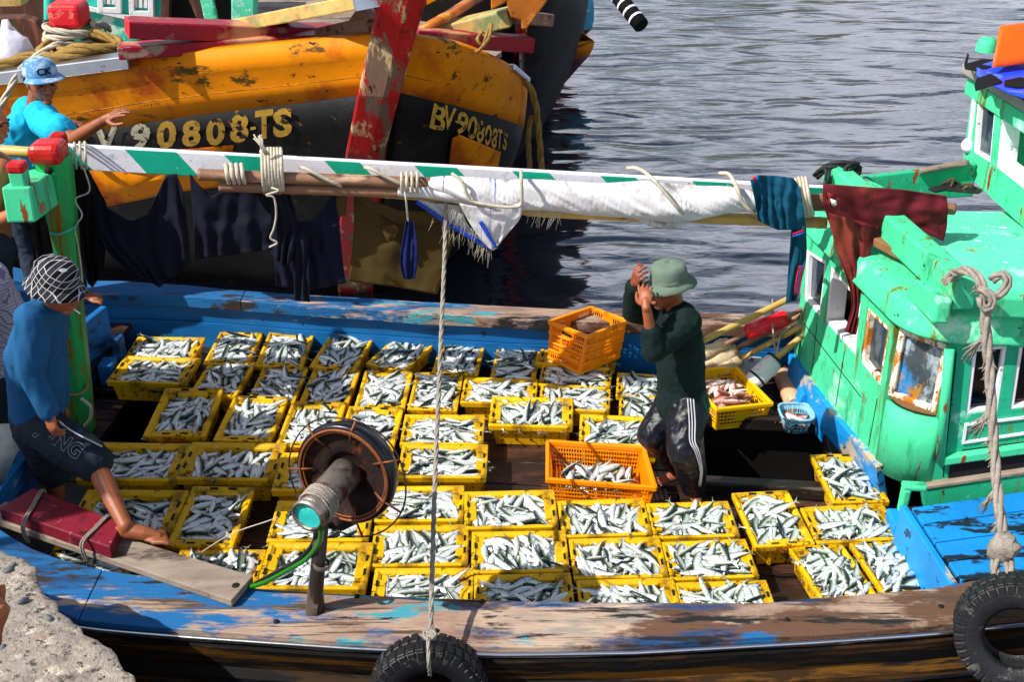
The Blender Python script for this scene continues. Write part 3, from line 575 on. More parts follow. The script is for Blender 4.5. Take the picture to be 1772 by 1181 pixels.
# rounded corner: lower panel on an arc, flat rusty window above, raw wooden sill between
dS = Vector((.995, -.105, 0)); nS = Vector((-.105, -.995, 0))
Pc = fw(1522, 800); Pc0 = Vector((Pc.x, Pc.y, 0))
Sd = Z(1600, 838, Pc.z - .02); pS = Vector((Sd.x, Sd.y, 0))
def sw(px, py, o=0): return PL(px, py, pS + nS * o, nS)
zs = fw(1538, 680).z; zb = Pc.z
Pf = Vector((cols[-1][0][1].x, cols[-1][0][1].y, 0))
ct = Vector((FX(Pc0.y), Pc0.y, 0)); sd0 = pS + dS * .02
k_ = ct + (sd0 - ct) * .5
def arc(t):                               # corner curve from front wall end to side wall start, bulging outward
    c1 = ct + Vector((S0, -1, 0)).normalized() * .11; c2 = sd0 - dS * .11
    return ct * (1 - t) ** 3 + c1 * 3 * t * (1 - t) ** 2 + c2 * 3 * t * t * (1 - t) + sd0 * t ** 3
NA = 12; arcp = [arc(i / NA) for i in range(NA + 1)]
ze = cols[-1][0][3].z
g = MB(); g.grid([[up(p, z) for p in arcp] for z in (zb - .02, (zb + zs) / 2, zs - .02)]); build('corner_panel', g, M['green'], boat, solid=.03)
wq = [sum(([fw(1538, 680)]), Vector()), None]
W0 = up(ct + Vector((-.012, .02, 0)), zs); W1 = up(sd0 + Vector((-.03, .01, 0)), zs)
g = MB(); g.prism([up(p, zs - .012) for p in arcp] + [W1 - UP * .012, W0 - UP * .012], (0, 0, .012)); build('corner_sill', g, M['rawwood'], boat)
nC = (W1 - W0).cross(UP).normalized()
if nC.y > 0: nC = -nC
hz = ze - zs + .02
window([W0 + UP * hz, W1 + UP * (hz), W1, W0], nC, M['rustframe'], M['glassmess'], fw_=.035, off=.012)
# side wall facing the quay
zt = ze + .06
sb = [sd0 - dS * .0, sd0 + dS * 1.9]
def sl_(px): return sw(*px)
g = MB()
sA = [(1622, 838), (1640, 700), (1648, 604), (1650, 590)]
SC = [((1603, 836), (1624, 700), (1640, 604), (1642, 592)), ((1650, 833), (1669, 714), (1682, 601), (1683, 591)), ((1706, 827), (1725, 709), (1742, 594), (1743, 586)), ((1725, 825), (1745, 706), (1762, 592), (1763, 584)), ((1795, 815), (1812, 698), (1826, 584), (1827, 578)), ((2100, 780), (2110, 660), (2120, 548), (2121, 540))]
SO = [False, True, False, True, False]
scol = [([sw(*p) for p in c], (SO[i] if i < 5 else False)) for i, c in enumerate(SC)]
hole_wall('cabin_side_wall', scol, M['greenshade'], nS, .05, boat)
def sq(*px, o=0): return [sw(*p, o) for p in px]
window(sq((1682, 601), (1742, 594), (1725, 709), (1669, 714)), nS, M['white'], M['darkglass'], fw_=.022)
window(sq((1762, 592), (1826, 584), (1812, 698), (1745, 706)), nS, M['white'], M['darkglass'], fw_=.022)
# moulded door panels below the windows, rail and drain pipe
def frame_on(quad, w_, nrm, th, mt, name):
    g = MB(); inn = []
    for i, p in enumerate(quad):
        a = (quad[i - 1] - p).normalized(); b_ = (quad[(i + 1) % 4] - p).normalized(); inn.append(p + (a + b_) * w_)
    for i in range(4):
        j = (i + 1) % 4; g.hexa([quad[i], quad[j], inn[j], inn[i]], [x + nrm * th for x in (quad[i], quad[j], inn[j], inn[i])])
    return build(name, g, mt, boat)
frame_on(sq((1669, 733), (1800, 717), (1795, 748), (1664, 768), o=.026), .014, nS, .01, M['white'], 'door_moulding')
g = MB(); a, b_ = sw(1628, 797, .04), sw(1830, 768, .04); g.bar(a, b_, .05, .055, up=UP); build('side_rail', g, M['green'], boat, bevel=.01)
g = MB(); g.tube([sw(1643, 604, .05), sw(1635, 700, .05), sw(1626, 800, .05)], .026, 10); build('corner_pipe', g, M['green'], boat)
g = MB(); g.hexa([sw(1640, 828, .03), sw(1830, 800, .03), sw(1830, 780, .03), sw(1645, 802, .03)], [sw(1640, 828, .034), sw(1830, 800, .034), sw(1830, 780, .034), sw(1645, 802, .034)]); build('vent_gap', g, M['inside'], boat)
# far and back walls, closing the cabin
g = MB(); fe = cols[0][0]
fa = Vector((fe[0].x, fe[0].y, 0))
zr = 1.42
g.add([up(fa, .1), up(fa + AX * 3.2, .1), up(fa + AX * 3.2, 1.3), up(fa, fe[3].z)], [(0, 1, 2, 3)]); build('cabin_far_wall', g, M['green'], boat, solid=.04)
g = MB(); g.add([up(fa + AX * .06 + AY * -.05, .12), up(fa + AX * 3.0 - AY * .05, .12), up(sd0 + dS * 3.0 + AY * .1, .12), up(ct + Vector((.1, .1, 0)), .12)], [(0, 1, 2, 3)]); build('cabin_floor', g, M['inside'], boat)
g = MB(); g.add([up(fa + AX * 1.25, .1), up(sd0 + dS * 1.15, .1), up(sd0 + dS * 1.15, 1.2), up(fa + AX * 1.25, 1.2)], [(0, 1, 2, 3)]); build('cabin_partition', g, M['inside'], boat, solid=.03)
# roof slab with rounded fascia
RF0 = fw(1396, 412, .075); RF1 = fw(1556, 580, .075)          # lower edge along the front
zf0, zf1 = RF0.z, RF1.z
rn = sw(1700, 596, .09)
def zbot(p):                                                   # underside height, following the front and side edges
    t = (7.15 - p.y) / (7.15 - 5.1); return lerp(zf0, rn.z + .0, max(-.1, min(1.1, t)))
RN = Vector((rn.x, rn.y, 0)); 
c_in = Vector((RF1.x, RF1.y, 0))
A0 = Vector((RF0.x, RF0.y, 0)) + Vector((-.0, .05, 0)); 
dirF = (c_in - A0).normalized()
# corner intersection of front edge line and near edge line
def isect(p, d, q, e):
    k = d.x * e.y - d.y * e.x; t = ((q.x - p.x) * e.y - (q.y - p.y) * e.x) / k; return p + d * t
K = isect(A0, dirF, RN, dS); rad = .30
outl = [A0] + [A0.lerp(K - dirF * rad, t) for t in (.25, .5, .75)]
for i in range(11):
    t = i / 10; a = K - dirF * rad; b_ = K + dS * rad; outl.append(a * (1 - t) ** 2 + K * 2 * t * (1 - t) + b_ * t * t)
outl += [K + dS * s for s in (.6, 1.2, 2.2, 4.0)]
A1 = A0 + AX * 4.0
def roofring(ins, dz, outl=outl):
    r = []
    cen = Vector((4.2, 6.2, 0))
    for p in outl:
        q = p + (cen - p).normalized() * ins if ins else p
        r.append(up(q, zbot(p) + dz))
    return r
g = MB()
rings = [roofring(.10, -.002), roofring(.0, .0), roofring(-.012, .02), roofring(.0, .035), roofring(.0, .135), roofring(.02, .16), roofring(.07, .172), roofring(.2, .18)]
g.grid(rings)
build('roof_fascia', g, M['green'], boat)
top = rings[-1]; far = [p for p in top]
g = MB(); NB = 14
backline = resample([A0 + AX * .1 + Vector((0, -.06, 0)), A1], len(top))
rows = []
for k in range(NB + 1):
    t = k / NB; r = []
    for i, p in enumerate(top):
        q = Vector((backline[i].x, backline[i].y, 0)); q.z = zf0 + .19 + max(0, (q.x - 2)) * .035
        s = p.lerp(q, t); s.z += math.sin(math.pi * t) * .035 + noise.noise(s * 2.5) * .006
        r.append(s)
    rows.append(r)
g.grid(rows); build('roof', g, M['greenroof'], boat, merge=.0003)
g = MB(); g.grid([rings[0], [up(Vector((backline[i].x, backline[i].y, 0)), zf0) for i in range(len(top))]]); build('roof_underside', g, M['greenshade'], boat)
# cross beam on the roof with its end blocks
ba = fw(1446, 303, -.12); bb_ = fw(1672, 503, -.12)
ba = Vector((FX(7.1) + .13, 7.12, 1.50)); bb_ = sw(1668, 508, .0); bb_.z = 1.5; 
ba = Z(1440, 300, 1.53); bb_ = Z(1668, 508, 1.56)
g = MB(); dd = (bb_ - ba).normalized(); g.bar(ba - dd * .0, bb_ + dd * .02, .12, .17); build('roof_beam', g, M['green'], boat, bevel=.014)
e0 = Z(1640, 516, 1.49); g = MB()
sd = dd.cross(UP)
poly = [e0 + dd * x + UP * z for x, z in [(-.15, -.085), (.17, -.085), (.17, .06), (.02, .075), (-.06, .06), (-.12, .02), (-.15, -.03)]]
g.prism([p + AX * -.13 - dd * .02 for p in poly], AX * .085); build('beam_chock', g, M['green'], boat, bevel=.018)
e1 = Z(1470, 305, 1.58); g = MB(); g.bar(e1 + Vector((-.10, .02, .0)), e1 + Vector((.16, -.14, -.08)), .09, .11); build('beam_chock', g, M['green'], boat, bevel=.012)
# raised coaming behind the beam near side
g = MB(); a = bb_ + Vector((.10, .0, -.05)); g.hexa([a + Vector((0, -.06, -.06)), a + AX * 2 + Vector((0, -.06, -.03)), a + AX * 2 + Vector((0, .02, -.03)), a + Vector((0, .02, -.06))], [a + Vector((0, -.06, .06)), a + AX * 2 + Vector((0, -.06, .09)), a + AX * 2 + Vector((0, .02, .09)), a + Vector((0, .02, .06))]); build('roof_coaming', g, M['green'], boat, bevel=.014)
# low parapet along the far edge
qa, qb = Yp(1482, 330, 7.0), Yp(1690, 310, 7.0); ta, tb = Yp(1480, 309, 7.0), Yp(1690, 284, 7.0)
g = MB(); dyv = Vector((0, .05, 0)); g.hexa([qa - UP * .1, qb - UP * .12, qb - UP * .12 + dyv, qa - UP * .1 + dyv], [ta, tb, tb + dyv, ta + dyv]); build('roof_parapet', g, M['greenshade'], boat, bevel=.008)
g = MB(); g.tube(spline([Yp(1590, 297, 6.98), Yp(1640, 287, 6.98), Yp(1676, 282, 6.98)], 4), .022, 8); build('parapet_batten', g, M['plank'], boat)
# upper wheelhouse
UB = Z(1672, 292, 1.52); nU = nF
pU = Vector((UB.x, UB.y, 0))
def uw(px, py, o=0): return PL(px, py, pU + nU * o, nU)
UC = [((1672, 292), (1676, 255), (1690, 150), (1691, 135)), ((1684, 304), (1690, 264), (1698, 158), (1699, 143)), ((1714, 334), (1720, 282), (1730, 176), (1731, 160)), ((1722, 342), (1730, 290), (1741, 182), (1742, 170)), ((1840, 450), (1835, 372), (1840, 255), (1841, 245))]
UO = [False, True, False, True]
ucol = [([uw(*p) for p in c], (UO[i] if i < 4 else False)) for i, c in enumerate(UC)]
hole_wall('wheelhouse_wall', ucol, M['green'], nU, .05, boat)
window([uw(1698, 158), uw(1730, 176), uw(1720, 282), uw(1690, 264)], nU, M['white'], M['glass'], fw_=.02)
window([uw(1741, 182), uw(1840, 255), uw(1835, 372), uw(1730, 290)], nU, M['white'], None, fw_=.055, pane=False, dep=.08)
a = ucol[0][0]
g = MB(); g.add([a[0], a[3], a[3] + AX * 2, a[0] + AX * 2], [(0, 1, 2, 3)]); build('wheelhouse_wall', g, M['green'], boat, solid=.05)
g = MB(); q = [uw(1722, 342, -.9), uw(1900, 500, -.9), uw(1900, 400, -.9), uw(1735, 260, -.9)]; g.add(q, [(0, 1, 2, 3)]); build('wheelhouse_partition', g, M['inside'], boat, solid=.03)
g = MB(); q = uw(1757, 200, -.35); g.box(q + Vector((.03, .0, -.1)), (.08, .08, .5)); build('red_door_post', g, M['redtimber'], boat)
g = MB(); g.tube([uw(1678, 258, .02), uw(1688, 170, .02)], .02, 8); g.ell(uw(1677, 252, .02), (.05, .05, .05)); build('side_frame', g, M['white'], boat)
# its roof board, edge and tarpaulins
zr_ = a[3].z
g = MB(); e = [uw(1667, 122, .1), uw(1850, 235, .1)]
r0, r1 = e[0] + AY * .06, e[1]; zr_ = r0.z + .04
for (o, z0, z1, mt, nm) in [(0, -.03, .035, M['greywood'], 'roof_edge'), (-.05, -.17, -.06, M['green'], 'roof_lintel')]:
    g = MB(); off = nU * o
    g.hexa([r0 + off + UP * z0, r1 + off + UP * z0, r1 + off + AX * 1.8 + UP * z0, r0 + off + AX * 1.8 + UP * z0], [r0 + off + UP * z1, r1 + off + UP * z1, r1 + off + AX * 1.8 + UP * z1, r0 + off + AX * 1.8 + UP * z1]); build(nm, g, mt, boat, bevel=.01)
# blue sill and side deck planking near the rail
cb = [Z(1400, 720, 0), Z(1451, 780, 0), Z(1530, 866, 0), Z(1600, 985, 0), Z(1640, 1040, 0)]
g = MB(); lowr = [up(fw(1380, 617, .03), 0) + AY * .15] + [up(p, 0) for p in cb]
upr = [fw(1374, 610, .02), fw(1411, 663, .02), fw(1445, 708, .02), fw(1489, 760, .02), fw(1528, 806, .02)]
lw = [Z(1378, 690, 0), Z(1400, 720, 0), Z(1451, 780, 0), Z(1500, 832, 0), Z(1545, 885, 0)]
g.grid([[p + Vector((.0, 0, -.02)) for p in lw], [p.lerp(q, .55) + Vector((-.012, 0, 0)) for p, q in zip(lw, upr)], upr], smooth=False); build('cabin_coaming', g, M['blueworn'], boat, solid=.04)
zd = .40
dk = [Z(1578, 878, zd), Z(1830, 842, zd), Z(1850, 985, zd), Z(1664, 1006, zd)]
for i in range(4):
    t0, t1 = i / 4 + .006, (i + 1) / 4 - .006
    q = [dk[0].lerp(dk[3], t1), dk[1].lerp(dk[2], t1), dk[1].lerp(dk[2], t0), dk[0].lerp(dk[3], t0)]
    g = MB(); g.prism([p - UP * .03 for p in q], (0, 0, .03)); build('side_deck', g, M['bluedeck'], boat, bevel=.004, seg=1)
g = MB(); q = [p - UP * .06 for p in dk]; g.prism([q[3], q[2] , q[1], q[0]], (0, 0, .02)); build('side_deck_bearer', g, M['hold'], boat)
fcA, fcB = dk[0] + Vector((-.02, .02, 0)), dk[3] + Vector((-.02, -.02, 0))
g = MB(); nx = Vector((-.04, 0, 0)); g.hexa([up(fcA, -.0) , up(fcB, -.0), up(fcB, 0) + nx, up(fcA, 0) + nx], [fcA, fcB, fcB + nx, fcA + nx]); build('side_deck_face', g, M['blueworn'], boat, bevel=.008)
for px, py in [(1555, 920), (1592, 965)]:
    p = Z(px, py, .14); g = MB(); g.box(p + Vector((.02, .03, -.02)), (.14, .16, .2)); build('deck_knee', g, M['blueworn'], boat, bevel=.012)
for px, py in [(1373, 652), (1386, 700)]:
    p = Z(px, py, .1); g = MB(); g.box(p + Vector((.04, .0, 0.02)), (.16, .1, .14), Matrix.Rotation(.4, 3, 'Y')); build('deck_knee', g, M['blueworn'], boat, bevel=.012)
# green sill under the side wall and the corner bracket
a, b_ = sw(1596, 850, .03), sw(1830, 815, .03)
g = MB(); g.bar(a - UP * .03, b_ - UP * .03, .07, .14); build('side_sill', g, M['greenshade'], boat, bevel=.01)
g = MB(); g.bar(a + UP * .05, b_ + UP * .05, .09, .015); build('side_sill_cap', g, M['plank'], boat)
p = Z(1582, 842, .47); g = MB(); g.box(p + Vector((0, 0, -.0)), (.13, .06, .035), Matrix.Rotation(-.1, 3, 'Z')); g.box(p + Vector((-.04, -.0, -.09)), (.045, .06, .16)); build('corner_bracket', g, M['green'], boat, bevel=.012)
# board joints in the front and side walls
for (x0, y0), (x1, y1) in (((1414, 560), (1404, 650)), ((1461, 610), (1446, 702)), ((1518, 690), (1503, 772)), ((1391, 560), (1490, 688))):
    g = MB(); a, b_ = fw(x0, y0, .0265), fw(x1, y1, .0265); g.bar(a, b_, .006, .002, up=nF); build('board_joint', g, M['hole'], boat)
for (x0, y0), (x1, y1) in (((1655, 610), (1632, 826)), ((1664, 780), (1800, 762))):
    g = MB(); a, b_ = sw(x0, y0, .0265), sw(x1, y1, .0265); g.bar(a, b_, .006, .002, up=nS); build('board_joint', g, M['hole'], boat)
# things in and on the cabin
bw_ = fw(1478, 520, -.28); o = MB(); o.lathe([(.0, -.04), (.05, -.04), (.105, .045), (.11, .05), (.10, .045), (.045, -.03), (0, -.03)], bw_, n=20)
tag(build('bowl', o, M['bowl']), 'tan bowl standing inside the open cabin window', 'bowl')
g = MB(); s_ = bw_ + Vector((.05, 0, -.06)); g.box(s_ + Vector((.05, -.2, -.02)), (.5, .9, .03)); build('cabin_table', g, M['rawwood'], boat)
p = Z(1550, 432, 1.47); g = MB(); g.box(p, (.09, .34, .05), Matrix.Rotation(.45, 3, 'Z')); tag(build('wood_offcut', g, M['rawwood'], bevel=.006), 'short brown wooden offcut lying on the green cabin roof by the cross beam', 'wood')
# ---------------------------------------------------------------- yellow fish crates
CLn, CWd, CH = .53, .355, .165
def text_mesh(s, size, bold=.0, shear=0):
    cu = bpy.data.curves.new('t', 'FONT'); cu.body = s; cu.size = size; cu.align_x = 'CENTER'; cu.align_y = 'CENTER'; cu.offset = bold; cu.shear = shear; cu.resolution_u = 3
    o = bpy.data.objects.new('t', cu); C.objects.link(o)
    dg = bpy.context.evaluated_depsgraph_get(); dg.update(); me = bpy.data.meshes.new_from_object(o.evaluated_get(dg))
    r = [v.co.copy() for v in me.vertices], [tuple(p.vertices) for p in me.polygons]
    bpy.data.objects.remove(o); bpy.data.curves.remove(cu); bpy.data.meshes.remove(me); return r
def rect(hx, hy, z): return [Vector((-hx, -hy, z)), Vector((hx, -hy, z)), Vector((hx, hy, z)), Vector((-hx, hy, z))]
def make_crate():
    t = thing('fish_crate', (0, 0, 0), 'x', 'crate')
    hx, hy = CLn / 2, CWd / 2
    g = MB()                                            # tray: outer wall, rim return, inner wall, floor
    R1 = [rect(hx - .045, hy - .04, 0), rect(hx - .028, hy - .026, CH - .035), rect(hx - .036, hy - .034, CH - .03), rect(hx - .052, hy - .048, .012)]
    g.grid([r + [r[0]] for r in R1], smooth=False); g.add(R1[0], [(3, 2, 1, 0)]); g.add(R1[-1], [(0, 1, 2, 3)])
    for sx in (-1, 1):
        for y in (-.075, .075): g.box((sx * (hx - .030), y, CH * .42), (.016, .02, CH * .74))
    tray = g
    g = MB()                                            # rim
    R2 = [rect(hx - .026, hy - .024, CH - .040), rect(hx - .004, hy - .004, CH - .042), rect(hx, hy, CH - .004), rect(hx - .004, hy - .004, CH), rect(hx - .020, hy - .019, CH), rect(hx - .037, hy - .035, CH - .012), rect(hx - .038, hy - .036, CH - .04)]
    g.grid([r + [r[0]] for r in R2], smooth=False)
    for sx in (-1, 1):                                  # handle lugs inside the short ends, stacking stops in the corners
        g.box((sx * (hx - .045), 0, CH - .020), (.05, CWd * .50, .026))
        for sy in (-1, 1): g.box((sx * (hx - .05), sy * (hy - .05), CH - .028), (.05, .045, .02))
    for sy in (-1, 1):
        for x in (-.13, .13): g.box((x, sy * (hy - .031), CH - .022), (.09, .022, .02))
    build('rim', g, M['yellow'], t, local=True, bevel=.004, seg=1, merge=.0001)
    g = tray
    for sx in (-1, 1):
        for y in (-.052, .052): g.box((sx * (hx - .022), y, CH - .0005), (.012, .045, .007), mi=1)
    for sy in (-1, 1):
        for i in range(5):
            for k in range(3): g.box(((i - 2) * .09, sy * (hy - .0335 + .0015 * (k - 1)), .04 + .032 * k), (.010, .006, .010), mi=1)
    for sx in (-1, 1):
        for i in (-1, 0, 1):
            for k in range(3): g.box((sx * (hx - .0375 + .0015 * (k - 1)), i * .035, .04 + .032 * k), (.006, .008, .010), mi=1)
    build('tray', g, [M['yellow'], M['hole']], t, local=True, merge=.0001)
    vs, fs = text_mesh('SRAU', .046, .0008); g = MB()
    g.add([Vector((-hx - .0012 + .0022 * (1 - (v.y + .02) / .04) * 0, -v.x * 1.15, CH - .022 + v.y * .62)) for v in vs], fs)
    build('lettering', g, M['redprint'], t, local=True, fixn=False)
    return t
proto = make_crate(); proto_kids = list(proto.children); used = False
def copy_tree(o):
    c = o.copy(); C.objects.link(c)
    for ch in o.children:
        k = ch.copy(); C.objects.link(k); k.parent = c
        for g2 in ch.children: q = g2.copy(); C.objects.link(q); q.parent = k
    return c
ORD = ['first', 'second', 'third', 'fourth', 'fifth', 'sixth', 'seventh', 'eighth']
CR = []        # (corners, type, label tail, individual fish?)
def row(name, lst):
    for i, (q, ty, ind) in enumerate(lst): CR.append((q, ty, (ORD[i] + ' from left in the ' + name) if name else None, ind))
row('back row along the far wall', [
    (((227, 580), (361, 589), (348, 619), (207, 617)), 'L', 0), (((367, 573), (454, 580), (441, 627), (354, 621)), 'S', 0), (((456, 574), (541, 579), (533, 634), (445, 628)), 'S', 0),
    (((566, 576), (646, 586), (623, 639), (535, 630)), 'S', 0), (((680, 579), (754, 594), (710, 641), (631, 620)), 'S', 0), (((757, 586), (836, 592), (835, 649), (751, 639)), 'S', 0), (((855, 597), (934, 605), (933, 658), (848, 652)), 'S', 0)])
row('second row from the far wall', [
    (((206, 617), (351, 625), (325, 670), (187, 656)), 'L', 0), (((352, 622), (443, 630), (425, 682), (326, 671)), 'S', 0), (((447, 631), (531, 636), (519, 694), (431, 686)), 'S', 0), (((533, 635), (620, 642), (612, 702), (520, 692)), 'S', 0),
    (((625, 639), (711, 644), (708, 708), (616, 701)), 'S', 0), (((712, 641), (797, 648), (800, 711), (710, 703)), 'S', 0), (((798, 648), (929, 660), (935, 702), (798, 692)), 'L', 0), (((930, 661), (1059, 670), (1061, 712), (931, 700)), 'L', 0)])
row('third row from the far wall', [
    (((280, 674), (381, 680), (364, 760), (255, 758)), 'S', 0), (((399, 685), (494, 692), (478, 768), (374, 760)), 'S', 0), (((498, 696), (596, 704), (590, 774), (475, 769)), 'S', 0), (((599, 703), (694, 711), (687, 788), (580, 782)), 'S', 0),
    (((696, 715), (837, 722), (843, 773), (693, 765)), 'L', 0), (((851, 682), (984, 693), (993, 746), (853, 737)), 'L', 0)])
row('fourth row from the near rail', [
    (((167, 755), (331, 771), (309, 856), (138, 840)), 'L', 0), (((332, 758), (489, 771), (478, 853), (313, 836)), 'L', 0), (((497, 776), (645, 783), (642, 868), (478, 864)), 'L', 0), (((692, 766), (841, 775), (848, 832), (691, 824)), 'L', 0)])
row('third row from the near rail', [
    (((150, 843), (320, 856), (292, 940), (128, 925)), 'L', 0), (((327, 842), (436, 850), (412, 952), (295, 943)), 'S', 0), (((473, 867), (650, 873), (641, 942), (466, 937)), 'L', 0), (((655, 838), (799, 842), (806, 903), (648, 901)), 'L', 0),
    (((803, 847), (952, 851), (971, 917), (809, 915)), 'L', 0), (((959, 862), (1112, 865), (1133, 927), (978, 927)), 'L', 0), (((1114, 864), (1255, 867), (1283, 929), (1139, 929)), 'L', 0)])
row('second row from the near rail', [
    (((303, 945), (463, 955), (450, 1015), (285, 1010)), 'L', 0), (((466, 939), (641, 946), (638, 1031), (447, 1019)), 'L', 0), (((644, 908), (807, 911), (814, 985), (645, 976)), 'L', 1), (((810, 917), (979, 924), (991, 991), (818, 990)), 'L', 1),
    (((984, 929), (1136, 930), (1164, 1000), (993, 1000)), 'L', 1), (((1141, 931), (1285, 931), (1317, 1000), (1167, 1000)), 'L', 1)])
row('row cut off by the near rail', [
    (((644, 980), (817, 989), (824, 1066), (641, 1058)), 'L', 0), (((819, 993), (984, 992), (1000, 1072), (825, 1072)), 'L', 0), (((992, 1003), (1166, 1002), (1190, 1080), (1008, 1080)), 'L', 0), (((1167, 1004), (1322, 1001), (1352, 1080), (1190, 1083)), 'L', 0)])
NAMED = [(((935, 589), (1078, 600), (1066, 640), (926, 630)), 'L', 'yellow fish crate mostly hidden behind the tall orange crate', 0),
    (((937, 621), (1057, 632), (1061, 675), (934, 660)), 'L', 'yellow fish crate directly beneath the tall orange crate', 0),
    (((1060, 640), (1190, 652), (1196, 690), (1064, 678)), 'L', 'yellow fish crate half hidden behind the standing man\'s elbow and waist', 0),
    (((1063, 679), (1198, 691), (1206, 724), (1062, 713)), 'L', 'yellow fish crate half hidden behind the standing man\'s hip', 0),
    (((1004, 713), (1135, 723), (1148, 780), (1010, 767)), 'L', 'yellow fish crate between the orange mesh crate and the man\'s knee', 0),
    (((1264, 849), (1361, 845), (1409, 944), (1314, 950)), 'S', 'yellow fish crate set endways just in front of the dark hatch', 1),
    (((1381, 873), (1525, 871), (1568, 934), (1419, 938)), 'L', 'yellow fish crate lying sideways beside the blue cabin sill, right of the hatch crate', 1),
    (((1399, 782), (1489, 784), (1545, 869), (1446, 871)), 'S', 'yellow fish crate at the hatch\'s right corner under the green cabin', 0),
    (((1361, 949), (1460, 938), (1529, 1026), (1418, 1033)), 'S', 'yellow fish crate by the near rail with bare brown deck on its left', 1),
    (((1467, 939), (1570, 932), (1624, 1012), (1529, 1024)), 'S', 'yellow fish crate in the near corner against the blue side deck', 0),
    (((92, 930), (235, 945), (220, 1008), (70, 995)), 'L', 'yellow fish crate in shadow under the plank with the red block', 0)]
crates = []
for q, ty, lab, ind in [(a, b, 'yellow fish crate, ' + c, d) for a, b, c, d in CR] + NAMED:
    w4 = [Z(px, py, CH) for px, py in q]; TL, TR_, BR, BL_ = w4
    c = sum(w4, Vector()) / 4; dx = ((TR_ - TL) + (BR - BL_)) / 2; dy_ = ((TL - BL_) + (TR_ - BR)) / 2
    a1 = math.atan2(dx.y, dx.x); a2 = math.atan2(dy_.y, dy_.x) - math.pi / 2; ang = (a1 + a2) / 2
    lx, ly = dx.length, dy_.length
    if ty == 'L': s = math.sqrt(lx * ly / (CLn * CWd)); rz = ang
    else: s = math.sqrt(lx * ly / (CLn * CWd)); rz = ang + math.pi / 2
    s = max(.86, min(1.12, s)) * .995
    t = proto if not crates else copy_tree(proto)
    t.location = (c.x, c.y, .006); t.rotation_euler = (0, 0, rz); t.scale = (s, s, s)
    tag(t, lab, 'crate', 'yellow crates of fish on the deck'); crates.append((t, c, rz, s, ind, lab, ty))
    PRINT = False
    if PRINT: print('CRATE', lab[:50], ty, round(lx, 3), round(ly, 3), round(s, 2), round(math.degrees(a1), 1), round(math.degrees(a2), 1))
# ---------------------------------------------------------------- fish
FL = .222
def fish_mesh(name, bend, mt, slim=1.0, ln=FL, kink=0.0):
    st_ = [(0, .010, .012), (.05, .052, .05), (.12, .090, .058), (.22, .120, .070), (.36, .136, .076), (.5, .130, .072), (.64, .102, .058), (.76, .060, .048), (.85, .030, .024), (.90, .022, .014)]
    vs = []; uv = []; n = 10; fs = []
    for t, h, wd in st_:
        for k in range(n):
            a = 2 * math.pi * k / n; s_ = math.sin(a); c_ = math.cos(a)
            vs.append(Vector((t - .45, c_ * h * (1.06 if c_ > 0 else .98) * slim, s_ * wd * (1 - .25 * abs(c_)) * slim))); uv.append((t, (c_ + 1) / 2))
    m_ = len(st_)
    fs = [(i * n + k, i * n + (k + 1) % n, (i + 1) * n + (k + 1) % n, (i + 1) * n + k) for i in range(m_ - 1) for k in range(n)] + [tuple(range(n))[::-1]]
    sm = [True] * len(fs)
    def fin(pts, u):
        o = len(vs)
        for z in (-.004, .004):
            for x, y in pts: vs.append(Vector((x - .45, y * slim, z))); uv.append((u, .85 if u < .9 else .6))
        k = len(pts)
        fs.append(tuple(o + i for i in range(k))[::-1]); fs.append(tuple(o + k + i for i in range(k))); sm.extend([False, False])
    fin([(.885, .018), (.885, -.018), (.945, -.055), (1.02, -.125), (.955, -.02), (.955, .02), (1.02, .125), (.945, .055)], .98)
    fin([(.34, .12), (.40, .16), (.48, .13)], .5); fin([(.55, .1), (.60, .128), (.74, .07)], .7); fin([(.52, -.1), (.57, -.135), (.74, -.065)], .7)
    for sg in (-1, 1):                                   # eyes: small dark bosses
        o = len(vs); ex, ey, ez = .075 - .45, .018 * slim, sg * .060 * slim
        for k in range(6): a = 2 * math.pi * k / 6; vs.append(Vector((ex + .017 * math.cos(a), ey + .017 * math.sin(a), ez * .93))); uv.append((.1, 1.0))
        vs.append(Vector((ex, ey, ez * 1.03))); uv.append((.1, 1.0))
        for k in range(6): fs.append((o + k, o + (k + 1) % 6, o + 6) if sg > 0 else (o + (k + 1) % 6, o + k, o + 6)); sm.append(True)
    out = []
    for v in vs:
        x = v.x
        y = v.y + bend * (x * x - .1) + kink * max(0, x - .1) ** 1.5
        out.append(Vector((x * ln, y * ln, v.z * ln)))
    me = bpy.data.meshes.new(name); me.from_pydata([tuple(v) for v in out], [], fs); me.polygons.foreach_set('use_smooth', sm)
    ul = me.uv_layers.new(name='UVMap')
    for lp in me.loops: ul.data[lp.index].uv = uv[lp.vertex_index]
    me.materials.append(mt); return me
rf = random.Random(11)
FM = [fish_mesh('mackerel', b_, M['fish'], s_, FL * l_, k_) for b_, s_, l_, k_ in [(0, .86, 1, 0), (.3, .82, 1.0, .15), (-.35, .88, .95, -.1), (.5, .80, 1.04, 0), (-.12, .92, .84, .4), (.15, .84, .98, -.5)]]
RM = [fish_mesh('reddish_fish', b_, M['redfish'], s_, FL * l_, k_) for b_, s_, l_, k_ in [(0, .92, .95, 0), (.3, .9, 1.0, .1), (-.3, .95, .9, -.1)]]
def fish_pose(x, y, z, yaw, roll, pitch):
    return Matrix.Translation((x, y, z)) @ Matrix.Rotation(yaw, 4, 'Z') @ Matrix.Rotation(pitch, 4, 'Y') @ Matrix.Rotation(roll, 4, 'X')
stuff = {'v': [], 'f': [], 'uv': [], 'sm': []}
MD = {}
for me in FM + RM: MD[me.name] = ([v.co.copy() for v in me.vertices], [tuple(p.vertices) for p in me.polygons], [tuple(l.uv) for l in me.uv_layers[0].data], [p.use_smooth for p in me.polygons])
